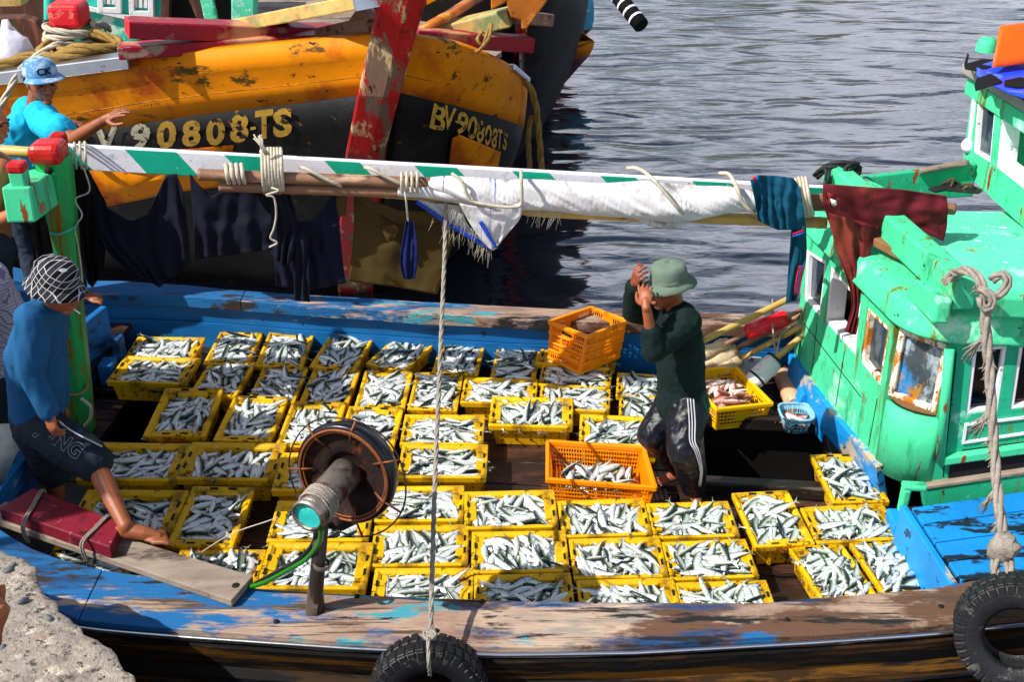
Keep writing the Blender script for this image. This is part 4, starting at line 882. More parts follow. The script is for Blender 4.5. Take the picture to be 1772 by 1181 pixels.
def to_stuff(me, mx):
    v, f, uv, sm = MD[me.name]; o = len(stuff['v'])
    stuff['v'] += [mx @ p for p in v]; stuff['f'] += [tuple(i + o for i in q) for q in f]; stuff['uv'] += uv; stuff['sm'] += sm
def heap(c, rz, hx, hy, z0, layers, meshes, ind, label, group, name, seed, flip=0.5, spill=.0, mound=.012):
    r = random.Random(seed); base = Matrix.Translation((c.x, c.y, 0)) @ Matrix.Rotation(rz, 4, 'Z')
    trend = r.uniform(0, math.pi); fx, fy = r.uniform(-.3, .3), r.uniform(-.3, .3)
    for li, (num, zz) in enumerate(layers):
        pts = []
        for i in range(num):
            best = None
            for _ in range(9):
                p = (r.uniform(-hx, hx), r.uniform(-hy, hy)); d = min([(p[0] - q[0]) ** 2 + 1.2 * (p[1] - q[1]) ** 2 for q in pts] or [9])
                if best is None or d > best[0]: best = (d, p)
            pts.append(best[1])
        for i, (x, y) in enumerate(pts):
            topl = li == len(layers) - 1
            yaw = (r.gauss(trend + 2.6 * (x / hx * fx + y / hy * fy), .6)) + (math.pi if r.random() < .5 else 0)
            if r.random() < .16: yaw = r.uniform(0, 6.28)
            # keep heads and tails inside the crate walls
            k = spill if (topl and r.random() < .25) else 0
            ex, ey = abs(math.cos(yaw)) * FL * (.38 if topl else .47), abs(math.sin(yaw)) * FL * (.38 if topl else .47)
            lx, ly = max(.0, hx + .02 + k - ex), max(.0, hy + .02 + k - ey)
            x = max(-lx, min(lx, x)); y = max(-ly, min(ly, y))
            m_ = 1 - (x / hx) ** 2 * .5 - (y / hy) ** 2 * .5
            roll = r.choice((0, math.pi)) + r.gauss(0, .26) + (r.choice((-.7, .7)) if r.random() < .15 else 0); pitch = r.gauss(0, .06)
            if topl and r.random() < .05: pitch += r.choice((-1, 1)) * r.uniform(.25, .5); 
            z = z0 + zz + mound * m_ + r.uniform(-.008, .008) + (abs(math.sin(pitch)) * FL * .2)
            me = r.choice(meshes); mx = base @ fish_pose(x, y, z, yaw, roll, pitch)
            if topl and ind:
                o = bpy.data.objects.new(name, me); C.objects.link(o); o.matrix_world = mx; tag(o, label, 'fish', group)
            else: to_stuff(me, mx)
for i, (t, c, rz, s, ind, lab, ty) in enumerate(crates):
    short = lab.replace('yellow fish crate', 'crate').replace(',', '').replace('first from left in the row', 'leftmost in row').replace('from left in the', 'in the').replace('mostly ', '').replace('lying sideways ', '').replace(' with bare brown deck on its left', ' beside bare deck')
    L_ = [(24, .085), (33, .110), (42, .130)]
    heap(c, rz, CLn * s / 2 - .055, CWd * s / 2 - .05, .006, L_, FM, ind, 'silver fish topping the ' + short, 'silver fish topping the ' + short, 'silver_fish', 100 + i, spill=.04)
# ---------------------------------------------------------------- latticed plastic crates
def lattice_side(g, q, nc, nr, th, n, bands=(), bw=.0045, solid=None):
    """q: bottom-left, bottom-right, top-right, top-left; vertical bars, level bars and an open grid between"""
    bl, br, tr, tl = q
    def P(u, v): return bl.lerp(br, u).lerp(tl.lerp(tr, u), v)
    for i in range(nc + 1):
        u = i / nc; g.bar(P(u, 0), P(u, 1), th, bw * (3 if i in (0, nc) else 1), up=n)
    for j in range(nr + 1):
        v = j / nr; g.bar(P(0, v), P(1, v), bw * (1.6 if j not in (0, nr) else 2.4), th * 1.15, up=n)
    for (u0, u1, v0, v1) in bands:
        a = [P(u0, v0), P(u1, v0), P(u1, v1), P(u0, v1)]; g.hexa([p - n * th * .35 for p in a], [p + n * th * .35 for p in a])
def lattice_crate(name, lab, mt, bot, topq, nc, nr, bands=None, rim=.03, group=None):
    c = sum(bot, Vector()) / 4; t = thing(name, c, lab, 'crate', group); g = MB(); cz = sum(topq, Vector()) / 4
    sides = []
    for i in range(4):
        j = (i + 1) % 4; n = ((bot[j] - bot[i]).cross(topq[i] - bot[i])).normalized()
        L_ = (bot[j] - bot[i]).length; k = nc if L_ > (bot[(j + 1) % 4] - bot[j]).length else max(4, int(nc * .68))
        lattice_side(g, [bot[i], bot[j], topq[j], topq[i]], k, nr, .006, n, (bands or {}).get(i, ())); sides.append(n)
    g.hexa([p - UP * .004 for p in bot], [p + UP * .004 for p in bot]); build('lattice_wall', g, mt, t)
    g = MB()
    for lv, wd, hh in [(1.0, .028, .03)]:
        o = [cz + (p - cz) * (1 + .03) for p in topq]
        for i in range(4):
            j = (i + 1) % 4; d = (o[j] - o[i]).normalized() * .008; g.bar(o[i] - d, o[j] + d, .024, rim)
    build('rim', g, mt, t, bevel=.006)
    return t, sides
# tall orange crate marked 07, standing askew on the crates by the far wall
zb_ = .185
bf, bl_, br_ = Z(1003, 648, zb_), Z(950, 621, zb_), Z(1070, 620, zb_); bk_ = bl_ + br_ - bf
bot = [bl_, bf, br_, bk_]; zt_ = .185 + .285
tp = [Z(953, 558, zt_), Z(1017, 583, zt_), Z(1083, 557, zt_), Z(1023, 534, zt_)]
t, sd_ = lattice_crate('orange_crate', 'tall empty orange crate numbered 07, standing askew on the fish crates', M['orange'], bot, tp, 26, 5,
    {0: [(.30, .62, .45, .98), (0, .06, 0, 1), (.94, 1, 0, 1), (0, 1, 0, .06), (0, 1, .22, .27), (.3, .62, .3, .42)], 1: [(.0, .05, 0, 1), (.95, 1, 0, 1), (.24, .52, .08, .98), (.76, .80, 0, 1), (0, 1, 0, .06), (0, 1, .22, .27), (0, 1, .46, .5), (0, 1, .7, .75)], 2: [(.35, .65, .3, .98), (0, 1, 0, .25)], 3: [(.3, .6, .1, .98), (0, 1, 0, .25)]})
g = MB()                                                  # outer ribs
for i in range(4):
    j = (i + 1) % 4
    for v in (.05, .28, .50, .74):
        a = bot[i].lerp(tp[i], v); b_ = bot[j].lerp(tp[j], v); c_ = (sum(bot, Vector()) / 4).lerp(sum(tp, Vector()) / 4, v)
        a = c_ + (a - c_) * 1.035; b_ = c_ + (b_ - c_) * 1.035; g.bar(a, b_, .016, .012)
build('rib', g, M['orange'], t, bevel=.003, seg=1)
vs, fs = text_mesh('07', .06, .0012); g = MB(); u_ = (bf - bl_).normalized(); n_ = sd_[0]
v_ = n_.cross(u_).normalized(); v_ = v_ if v_.z > 0 else -v_
n_ = u_.cross(v_)
pc = bl_.lerp(bf, .46).lerp(tp[0].lerp(tp[1], .46), .63) + n_ * .006
g.add([pc + u_ * v.x + v_ * v.y + n_ * .001 for v in vs], fs); build('lettering', g, M['redprint'], t, fixn=False)
g = MB(); ph = bl_.lerp(bf, .46).lerp(tp[0].lerp(tp[1], .46), .86) + n_ * .005; g.hexa([ph + u_ * a + v_ * b_ for a, b_ in ((-.045, -.012), (.045, -.012), (.045, .012), (-.045, .012))], [ph + n_ * .001 + u_ * a + v_ * b_ for a, b_ in ((-.045, -.012), (.045, -.012), (.045, .012), (-.045, .012))]); build('hand_hole', g, M['hole'], t)
# low orange crate with fish in it
zt_ = .175
tp = [Z(950, 831, zt_), Z(1131, 845, zt_), Z(1112, 779, zt_), Z(950, 767, zt_)]; cz = sum(tp, Vector()) / 4
bot = [up(cz + (p - cz) * .92, .006) for p in tp]
t, _ = lattice_crate('orange_crate', 'low orange mesh crate with a few silver fish, beside the bare foot', M['orange'], bot, tp, 34, 6, {i: [(0, .03, 0, 1), (.97, 1, 0, 1), (0, 1, 0, .12), (0, 1, .88, 1)] for i in range(4)}, rim=.034)
ang_ = math.atan2((tp[1] - tp[0]).y, (tp[1] - tp[0]).x); heap(cz, ang_, .20, .115, .01, [(14, .03), (18, .055), (16, .075)], FM, 0, 'x', 'x', 'silver_fish', 901, mound=.01)
# yellow mesh crate of reddish fish
tp = [Z(1241, 709, zt_), Z(1333, 699, zt_), Z(1273, 638, zt_), Z(1184, 646, zt_)]; cz = sum(tp, Vector()) / 4; bot = [up(cz + (p - cz) * .90, .006) for p in tp]
t, sd_ = lattice_crate('mesh_crate', 'bright yellow mesh crate heaped with reddish fish, behind the hatch', M['mesh_yellow'], bot, tp, 22, 6, {i: [(0, .05, 0, 1), (.95, 1, 0, 1), (0, 1, 0, .12), (0, 1, .88, 1), (.36, .62, .3, .9)] for i in range(4)}, rim=.03)
ang_ = math.atan2((tp[1] - tp[2]).y, (tp[1] - tp[2]).x)
heap(cz, ang_, .15, .11, .01, [(10, .05), (14, .09), (17, .125)], RM, 1, 'reddish fish heaped in the bright yellow mesh crate', 'reddish fish in the yellow mesh crate', 'reddish_fish', 905, spill=.05, mound=.03)
# pale blue basket with small fish
bc = Z(1378, 713, .135); t = thing('basket', (bc.x, bc.y, .006), 'pale blue plastic basket holding small fish by the blue cabin sill', 'basket')
def sqring(r, z, e=.55, n=40):
    o = []
    for k in range(n):
        a = 2 * math.pi * k / n; c_, s_ = math.cos(a), math.sin(a); o.append(Vector((bc.x, bc.y, 0)) + Vector((math.copysign(abs(c_) ** e, c_) * r, math.copysign(abs(s_) ** e, s_) * r, z)))
    return o
g = MB(); n = 40
for k in range(n):
    lv = [sqring(.072, .012)[k], sqring(.088, .07)[k], sqring(.102, .13)[k]]; g.tube(lv, .0028, 5)
for r, z in ((.080, .04), (.088, .07), (.095, .10)):
    q = sqring(r, z); g.tube(q + [q[0]], .0025, 5, cap=False)
q = sqring(.072, .012); g.add(q, [tuple(range(n))]); q = sqring(.095, .10); q2 = sqring(.103, .13); g.grid([q + [q[0]], q2 + [q2[0]]]); build('basket_wall', g, M['basket'], t)
g = MB(); q = sqring(.107, .134); g.tube(q + [q[0]], .009, 8, cap=False); build('rim', g, M['basket'], t)
heap(bc, .4, .04, .04, .01, [(5, .03), (6, .05), (5, .062)], RM, 1, 'small reddish fish lying in the pale blue basket', 'small fish in the pale blue basket', 'reddish_fish', 907, mound=.0)
# the rest of the catch, lying under the top fish
me = bpy.data.meshes.new('fish_heap'); me.from_pydata([tuple(v) for v in stuff['v']], [], stuff['f']); me.polygons.foreach_set('use_smooth', stuff['sm'])
ul = me.uv_layers.new(name='UVMap'); ul.data.foreach_set('uv', [x for p in stuff['uv'] for x in p]); me.materials.append(M['fish'])
o = bpy.data.objects.new('fish_heap', me); C.objects.link(o); tag(o, 'silver fish heaped in all the crates, lying under and behind the top ones', 'fish', kind='stuff')
M['seam'] = mat('dirty_plank_seam', '#5a3c0c', .8, var=.4, vs=9, layers=[('#c07810', 4, .50, .05, (1, 1, 1))])
# ---------------------------------------------------------------- the yellow and black boat moored beyond
def interp(tab, x):
    if x <= tab[0][0]: a, b = tab[0], tab[1]
    elif x >= tab[-1][0]: a, b = tab[-2], tab[-1]
    else:
        for a, b in zip(tab, tab[1:]):
            if a[0] <= x <= b[0]: break
    t = (x - a[0]) / (b[0] - a[0]); return [p + (q - p) * t for p, q in zip(a[1:], b[1:])]
# columns of the port side: x at the top, top y, depth; foot of the column on the water
PT = [(-420, 190, 9.9, -420, 440), (-250, 164, 9.5, -300, 452), (0, 134, 9.1, -30, 465), (130, 116, 8.95, 110, 476), (260, 101, 8.8, 240, 486), (400, 87, 8.63, 385, 496), (520, 76, 8.45, 505, 505), (600, 69, 8.32, 575, 510), (650, 65, 8.22, 625, 513)]
SBD = [(688, 64, 8.3, 625, 513), (760, 74, 8.36, 665, 507), (800, 84, 8.55, 695, 496), (850, 104, 8.9, 735, 478), (885, 122, 9.35, 765, 458), (905, 137, 9.9, 788, 436), (910, 143, 10.6, 800, 415)]
def hp(tab, i, py):                       # point of column i at pixel row py
    x0, y0, Y0, xb, yb = tab[i]; zb_ = Z(xb, yb, -.72); p0 = Yp(x0, y0, Y0)
    t = (py - y0) / (yb - y0)
    bulge = math.sin(math.pi * max(0, min(1, t))) 
    xx = x0 + (xb - x0) * t + bulge * (x0 - xb) * .28
    return Yp(xx, py, Y0 + (zb_.y - Y0) * (t ** 2.0 if t > 0 else 0))
def hpx(tab, px, py, o=.012):
    o = o + (.09 if tab is SBD else .012)
    return hpx0(tab, px, py, o)
def pxof(p):
    z = p.z - ZC; return 886 + F * p.x / (p.y * math.cos(TH) - z * math.sin(TH))
ROWC = {}
def hpx0(tab, px, py, o=.012):
    key = (len(tab), round(py * 2))
    if key not in ROWC:
        P_ = spline([hp(tab, i, py) for i in range(len(tab))], 8); ROWC[key] = [(pxof(p), p.y) for p in P_]
    R_ = ROWC[key]; k = 0
    while k < len(R_) - 2 and R_[k + 1][0] < px: k += 1
    (xa, ya), (xb_, yb2) = R_[k], R_[k + 1]; return Yp(px, py, ya + (yb2 - ya) * (px - xa) / (xb_ - xa) - o)
BND_P = [(-420, 335), (-250, 300), (0, 255), (130, 232), (260, 209), (340, 196), (480, 181), (600, 165), (650, 160)]
BND_S = [(640, 150), (695, 159), (755, 177), (800, 189), (842, 201), (884, 217), (910, 226)]
boat2 = thing('moored_boat', Yp(650, 300, 9.5), 'large moored boat with yellow and black bow and worn red stem', 'boat')
def side(tab, bnd, sgn):
    gy, gb = MB(), MB(); n = len(tab)
    def rowat(f): return [f(i) for i in range(n)]
    def yb(i): return interp(bnd, tab[i][0] + (-8 if tab is PT else -28))[0] if False else interp(bnd, tab[i][0] - (tab[i][0] - tab[i][3]) * .18)[0]
    R_ = []
    R_.append(rowat(lambda i: hp(tab, i, tab[i][1]) + Vector((0, .09, 0))))
    R_.append(rowat(lambda i: hp(tab, i, tab[i][1])))
    R_.append(rowat(lambda i: hp(tab, i, tab[i][1] + .30 * (yb(i) - tab[i][1])) + Vector((0, -.006, 0))))
    R_.append(rowat(lambda i: hp(tab, i, tab[i][1] + .34 * (yb(i) - tab[i][1])) + Vector((0, .006, -.004))))
    R_.append(rowat(lambda i: hp(tab, i, tab[i][1] + .7 * (yb(i) - tab[i][1]))))
    R_.append(rowat(lambda i: hp(tab, i, yb(i))))
    def dense(r): 
        return spline(r, 5)
    gy.grid([dense(r) for r in R_])
    Rb = [rowat(lambda i, t=t: hp(tab, i, yb(i) + t * (tab[i][4] - yb(i)))) for t in (0, .15, .3, .5, .75, 1.0)]
    gb.grid([dense(r) for r in Rb])
    for fr in (.33, .68):
        gs = MB(); gs.tube([q + Vector((0, -.0185, 0)) for q in dense(rowat(lambda i: hp(tab, i, tab[i][1] + fr * (yb(i) - tab[i][1]))))], .0035, 5); build('plank_seam', gs, M['seam'], boat2)
    build('bow_topside', gy, M['byellow'], boat2, solid=.04, off=0); build('bow_underside', gb, M['bblack'], boat2, solid=.04, off=0)
side(PT, BND_P, -1); side(SBD, BND_S, 1)
# lower yellow panels
for tab, poly in ((PT, [(120, 279), (210, 268), (300, 260), (405, 251), (396, 290), (388, 322), (300, 333), (240, 346), (185, 357), (120, 366)]), (SBD, [(777, 305), (779, 270), (783, 240), (795, 233), (830, 247), (866, 263), (862, 285), (856, 305)])):
    g = MB(); n = len(poly); c = (sum(p[0] for p in poly) / n, sum(p[1] for p in poly) / n)
    pts = []
    rings = 7
    for r_ in range(rings):
        t = 1 - r_ / (rings - 1) * .999; pts.append([hpx(tab, c[0] + (p[0] - c[0]) * t, c[1] + (p[1] - c[1]) * t, .02) for p in poly + poly[:1]])
    g.grid(pts); build('bow_panel', g, M['byellow'], boat2, solid=.01, off=0)
# registration lettering, painted on each side of the bow
def letters(tab, items, mt, slope, shear, bold):
    g = MB()
    for ch, cx, cy, w_, h_ in items:
        vs, fs = text_mesh(ch, 1.0, bold, shear)
        lo = [min(v[i] for v in vs) for i in (0, 1)]; hi = [max(v[i] for v in vs) for i in (0, 1)]
        if ch in '-.': sx, sy = w_ / (hi[0] - lo[0]), h_ / (hi[1] - lo[1])
        else: sx, sy = w_ / (hi[0] - lo[0]), h_ / (hi[1] - lo[1])
        P_ = []
        for v in vs:
            dx = (v.x - (lo[0] + hi[0]) / 2) * sx; dy_ = -(v.y - (lo[1] + hi[1]) / 2) * sy
            P_.append(hpx(tab, cx + dx, cy + dy_ + dx * slope, .03))
        g.add(P_, fs)
    return build('lettering', g, mt, boat2, fixn=False)
letters(PT, [('B', 133, 246, 38, 48), ('V', 184, 241, 42, 47), ('.', 214, 256, 7, 8), ('9', 243, 237, 34, 48)], M['letterwhite'], -.13, 0, .04)
letters(PT, [('0', 288, 233, 34, 48), ('8', 331, 231, 32, 46), ('0', 373, 228, 33, 48), ('8', 414, 222, 32, 50), ('-', 438, 222, 9, 5), ('T', 457, 215, 31, 50), ('S', 489, 212, 33, 50)], M['letter'], -.13, 0, .04)
letters(SBD, [('B', 757, 203, 28, 46), ('V', 780, 205, 20, 42), ('-', 791, 211, 6, 4), ('9', 801, 214, 19, 42), ('0', 818, 221, 17, 42), ('8', 832, 228, 14, 40), ('0', 845, 234, 12, 38), ('8', 856, 239, 10, 36), ('T', 866, 241, 8, 34), ('S', 874, 244, 8, 32)], M['letter'], .4, .25, .02)
# stem post
g = MB(); rows = []
for py, xl, xr, yy in [(-90, 676, 768, 7.85), (0, 655, 738, 8.02), (66, 640, 718, 8.16), (165, 618, 692, 8.36), (265, 598, 665, 8.62), (400, 586, 650, 9.15), (516, 584, 644, 9.72)]:
    tt = max(py, 66); yy = min(hp(PT, len(PT) - 1, tt).y, hp(SBD, 0, tt).y) - .07 - (.12 * (66 - py) / 66 if py < 66 else 0)
    a, b = Yp(xl, py, yy), Yp(xr, py, yy); k = Vector((0, .32, 0)); m_ = a.lerp(b, .62) + Vector((0, -.03, 0))
    rows.append([a + k, a, m_, b, b + k, a + k])
g.grid(rows, smooth=False); build('stem_post', g, M['stem'], boat2, bevel=.02)
# metal capping on the port rail, deck behind
g = MB(); top = [hp(PT, i, PT[i][1]) for i in range(1, 6)]; top = resample(top, 12)
ca, cb_ = Yp(-150, 148, 9.24), Yp(225, 100, 8.80)
g.hexa([ca + Vector((0, -.05, -.075)), cb_ + Vector((0, -.05, -.075)), cb_ + Vector((0, .12, -.075)), ca + Vector((0, .12, -.075))], [ca + Vector((0, -.05, .03)), cb_ + Vector((0, -.05, .03)), cb_ + Vector((0, .12, .03)), ca + Vector((0, .12, .03))]); build('rail_capping', g, M['metalstrip'], boat2, bevel=.01)
ca, cb_ = Yp(885, 118, 9.3), Yp(908, 141, 9.9); g = MB(); g.bar(ca + Vector((0, -.03, .02)), cb_ + Vector((.02, -.03, .02)), .06, .05); build('rail_capping', g, M['metalstrip'], boat2, bevel=.01)
g = MB(); dkz = 1.25
g.add([Vector((-6, 10.6, dkz)), Vector((-2.6, 9.9, dkz)), Vector((-1.25, 9.6, dkz)), Vector((-.45, 10.0, dkz)), Vector((-.1, 11.0, dkz)), Vector((-.1, 13, dkz)), Vector((-.5, 16, dkz)), Vector((-6, 16, dkz))], [tuple(range(8))]); build('deck', g, M['plank'], boat2, solid=.05)
# far side of that hull, so that it is a whole boat from elsewhere
g = MB(); a = hp(SBD, -1, SBD[-1][1]); g.grid([[a, Vector((.1, 13, a.z)), Vector((-.5, 16, a.z))], [a - UP * 2.8 + Vector((-.7, .4, 0)), Vector((-.5, 13, -.8)), Vector((-1, 16, -.8))]]); build('far_side', g, M['bblack'], boat2, solid=.04)
# crimson timbers lying over the rail
def pbar(a, ya, b, yb_, w_, h_): return (Yp(*a, ya), Yp(*b, yb_), w_, h_)
a, b, w_, h_ = pbar((222, 47), 8.62, (700, 62), 9.5, .22, .125)
g = MB(); g.bar(a, b, w_, h_); build('crimson_timber', g, M['redtimber'], boat2, bevel=.012)
d = (b - a).normalized(); g = MB(); g.bar(a - d * .012, a + d * .002, w_ + .004, h_ + .004); build('timber_end', g, M['redend'], boat2, bevel=.01)
a, b, w_, h_ = pbar((206, 88), 8.72, (560, 66), 9.0, .18, .10); g = MB(); g.bar(a, b, w_, h_); build('crimson_timber', g, M['redtimber'], boat2, bevel=.012)
a, b, w_, h_ = pbar((716, 62), 8.7, (917, 76), 9.15, .16, .115); g = MB(); g.bar(a, b, w_, h_); build('crimson_timber', g, M['redtimber'], boat2, bevel=.01)
# cream bow timber reaching over the stem
a, b = Yp(428, 40, 9.3), Yp(648, -2, 8.05); g = MB(); g.bar(a, b, .34, .10); build('bow_timber', g, M['cream'], boat2, bevel=.012)
g = MB(); d = (b - a).normalized(); g.bar(b - d * .004, b + d * .015, .35, .11); build('timber_end', g, M['metalstrip'], boat2)
g = MB(); g.bar(Yp(560, 62, 8.9), Yp(650, 42, 8.5), .16, .14); g.bar(Yp(610, 60, 8.65), Yp(640, 18, 8.5), .10, .14); build('stem_bracket', g, M['pole'], boat2, bevel=.012)
# orange spars and anchor timber to starboard of the stem
for o in (0, 10):
    g = MB(); g.tube([Yp(715 + o, 60 - o * .3, 8.75), Yp(775 + o, 26 - o * .3, 9.1), Yp(850 + o, -22 - o * .3, 9.6)], .036, 10); build('spar', g, M['orangewood'], boat2)
a, b = Yp(755, 58, 9.1), Yp(884, 28, 9.0); g = MB(); g.bar(a, b, .20, .13); build('crossing_timber', g, M['cream'], boat2, bevel=.012)
a, b = Yp(884, 28, 9.02), Yp(948, 34, 9.5); g = MB(); g.bar(a, b, .12, .10); build('crossing_timber', g, M['pole'], boat2, bevel=.01)
g = MB(); poly = [Yp(x, y, 8.85) for x, y in [(848, -30), (965, -30), (945, 5), (925, 32), (912, 50), (902, 51), (902, 36), (884, 30), (876, 4), (850, 18)]]; g.prism(poly, (0, .14, 0)); build('anchor_timber', g, M['orangewood'], boat2, bevel=.012)
def rope(pts, r, mt, name=None, parent=None, n=6, sp=5, turns=None, label=None, cat='rope', strands=3, group=None):
    P_ = spline(pts, sp) if len(pts) > 2 else resample(pts, 12); P_ = resample(P_, max(8, int(sum((a - b).length for a, b in zip(P_, P_[1:])) / (r * 1.15))))
    g = MB(); m_ = len(P_)
    if strands == 1: g.tube(P_, r, n)
    else:
        nrm = (P_[1] - P_[0]).orthogonal().normalized(); L_ = [[] for _ in range(strands)]; ang = 0
        for i, p in enumerate(P_):
            d = (P_[min(i + 1, m_ - 1)] - P_[max(0, i - 1)]).normalized(); nrm = (nrm - d * nrm.dot(d)).normalized(); b = d.cross(nrm)
            for k in range(strands):
                a = i * .42 + 2 * math.pi * k / strands; L_[k].append(p + (nrm * math.cos(a) + b * math.sin(a)) * r * .5)
        for k in range(strands): g.tube(L_[k], r * .56, 5)
    o = build(name or 'rope', g, mt, parent)
    if parent is None and label: tag(o, label, cat, group)
    return o
rope([Yp(835, 55, 8.7), Yp(826, 68, 8.6), Yp(836, 78, 8.6), Yp(842, 60, 8.6), Yp(850, 40, 8.7), Yp(846, 66, 8.55), Yp(830, 86, 8.6), Yp(822, 90, 8.6)], .013, M['tanrope'], label='thin orange cord knotted round the timber above the red rail, starboard bow', strands=1)
rope([Yp(905, 136, 9.7), Yp(920, 158, 9.75), Yp(928, 190, 9.8), Yp(933, 240, 9.85), Yp(937, 300, 9.9), Yp(937, 330, 9.95)], .030, M['tanrope'], label='tan mooring rope hanging in long loops from the yellow bow\'s corner')
rope([Yp(921, 200, 9.85), Yp(914, 230, 9.8), Yp(915, 265, 9.85), Yp(918, 320, 9.9)], .026, M['tanrope'], label='short tan rope tail hanging inside the long mooring rope loop')
# bollard with rope turns
bx = Yp(122, 60, 9.5); bol = thing('bollard', bx - UP * .45, 'red capped green bollard wound with pale rope on the moored boat', 'bollard')
g = MB(); g.box(bx + Vector((.02, 0, -.2)), (.24, .24, .55)); build('bollard_post', g, M['greenshade'], bol, bevel=.02)
g = MB(); g.box(Yp(120, 24, 9.5), (.27, .27, .20)); build('bollard_cap', g, M['redend'], bol, bevel=.045, seg=3)
pts = []
for i in range(64):
    a = i * 2 * math.pi / 16; pts.append(Yp(122, 40 + i * .62, 9.5) + Vector((math.cos(a) * .19, math.sin(a) * .17 - .02, noise.noise(Vector((i * .15, 2, 0))) * .05)))
pts += [Yp(100, 76, 9.2), Yp(60, 100, 9.1), Yp(34, 122, 9.0), Yp(14, 160, 8.95), Yp(-8, 200, 8.9)]
rope(pts, .026, M['rope'], label='pale rope wound round the red capped bollard and led down left', strands=3, sp=2)
pts = []
for i in range(80):
    a = i * 2 * math.pi / 15; k = 1 + .10 * math.sin(i * .7); pts.append(Yp(146 + 14 * math.sin(i * .21), 98 - (i // 15) * 5.0, 9.25) + Vector((math.cos(a) * .28 * k, math.sin(a) * .20 * k, .03 * math.sin(i * .9))))
rope(pts, .042, M['tanrope'], label='thick tan rope coiled at the foot of the red capped bollard', sp=2)
rope([Yp(100, 108, 9.1), Yp(60, 97, 9.2), Yp(20, 106, 9.15), Yp(-30, 122, 9.1)], .04, M['tanrope'], label='thick yellowish rope leading left from the coil along the metal capping')
rope([Yp(150, 50, 9.6), Yp(175, 44, 9.9), Yp(188, 50, 10.2)], .035, M['greyrope'], label='short grey rope end between the bollard and the crimson timber')
g = MB(); c = Yp(22, 92, 9.35); g.ell(c, (.19, .14, .20), None, 16, 10); g.tube([c + UP * .14, c + UP * .27], [.07, .02], 8)
for v in g.v: v += Vector((noise.noise(v * 9), noise.noise(v * 8 + Vector((4, 0, 0))), noise.noise(v * 10))) * .06
tag(build('plastic_bag', g, M['plasticbag']), 'knotted white plastic bag on the moored boat, beside the rusty board', 'bag')
g = MB(); pts2 = [(-60, 115), (-60, 30), (40, 28), (62, 36), (76, 58), (84, 100), (84, 115)]; g.prism([Yp(x, y, 10.0) for x, y in pts2], (0, .12, 0)); tag(build('hatch_board', g, M['rustplate'], bevel=.02), 'rusty brown board with a rounded top on the moored boat', 'board')
g = MB(); g.prism([Yp(x, y, 10.25) for x, y in [(60, 110), (68, 38), (82, 36), (92, 60), (92, 110)]], (0, .10, 0)); tag(build('round_board', g, M['rubber'], bevel=.02), 'dark rounded board standing behind the rusty brown board', 'board')
# deckhouse of that boat
WD = [(118, 80), (118, -90), (292, -90), (286, 55)]
Yc = 11.2
g = MB(); q = [Yp(x, y, Yc) for x, y in [(118, 95), (284, 60), (290, -110), (118, -110)]]; g.hexa(q, [p + Vector((0, 1.6, 0)) for p in q]); build('deckhouse', g, M['tealwood'], boat2, bevel=.01)
for x0, x1, yb2 in [(167, 209, 20), (221, 265, 26)]:
    wq_ = [Yp(x0, -85, Yc - .02), Yp(x1, -88, Yc - .02), Yp(x1 + 2, yb2 + 2, Yc - .02), Yp(x0 + 4, yb2, Yc - .02)]
    w_ = window(wq_, Vector((0, -1, 0)), M['white'], M['tealwood'], fw_=.05, parent=boat2, off=.03)
    g = MB()
    for t in (.3, .5, .7): g.bar(wq_[3].lerp(wq_[2], t) + Vector((0, -.01, .08)), wq_[0].lerp(wq_[1], t) + Vector((0, -.01, -.1)), .03, .015, up=(0, 1, 0))
    build('glazing_bar', g, M['white'], w_)
g = MB(); g.bar(Yp(118, 6, Yc - .03), Yp(284, 44, Yc - .03), .03, .04); build('trim_board', g, M['white'], boat2)
g = MB(); g.tube([Yp(86, 110, 10.4), Yp(86, -60, 10.4)], .05, 10); build('teal_post', g, M['tealwood'], boat2)
g = MB(); g.bar(Yp(286, 80, 11), Yp(290, -60, 11), .07, .1, up=(0, 1, 0)); g.bar(Yp(376, 80, 10.9), Yp(318, -60, 10.9), .10, .2, up=(0, 1, 0)); build('door_board', g, M['rustplate'], boat2)
g = MB(); q = [Yp(x, y, 11.4) for x, y in [(280, 90), (430, 90), (430, -90), (280, -90)]]; g.hexa(q, [p + Vector((0, .1, 0)) for p in q]); build('dark_doorway', g, M['inside'], boat2)
g = MB(); g.bar(Yp(350, -40, 10.7), Yp(372, 60, 10.7), .12, .05, up=(0, 1, 0)); g.bar(Yp(372, -40, 10.6), Yp(428, 14, 10.6), .03, .16, up=(0, 1, 0)); g.bar(Yp(424, -60, 10.4), Yp(424, 60, 10.4), .2, .2, up=(0, 1, 0)); build('pale_board', g, M['greenroof'], boat2, bevel=.01)
g = MB(); g.prism([Yp(x, y, 10.9) for x, y in [(-60, 12), (-60, -40), (38, -40), (36, 10)]], (0, .2, 0)); build('cream_box', g, M['cream'], boat2)
g = MB(); g.prism([Yp(x, y, 11.6) for x, y in [(-80, 120), (-80, -60), (118, -60), (118, 100)]], (0, .1, 0)); build('dark_bulkhead', g, M['rustplate'], boat2)
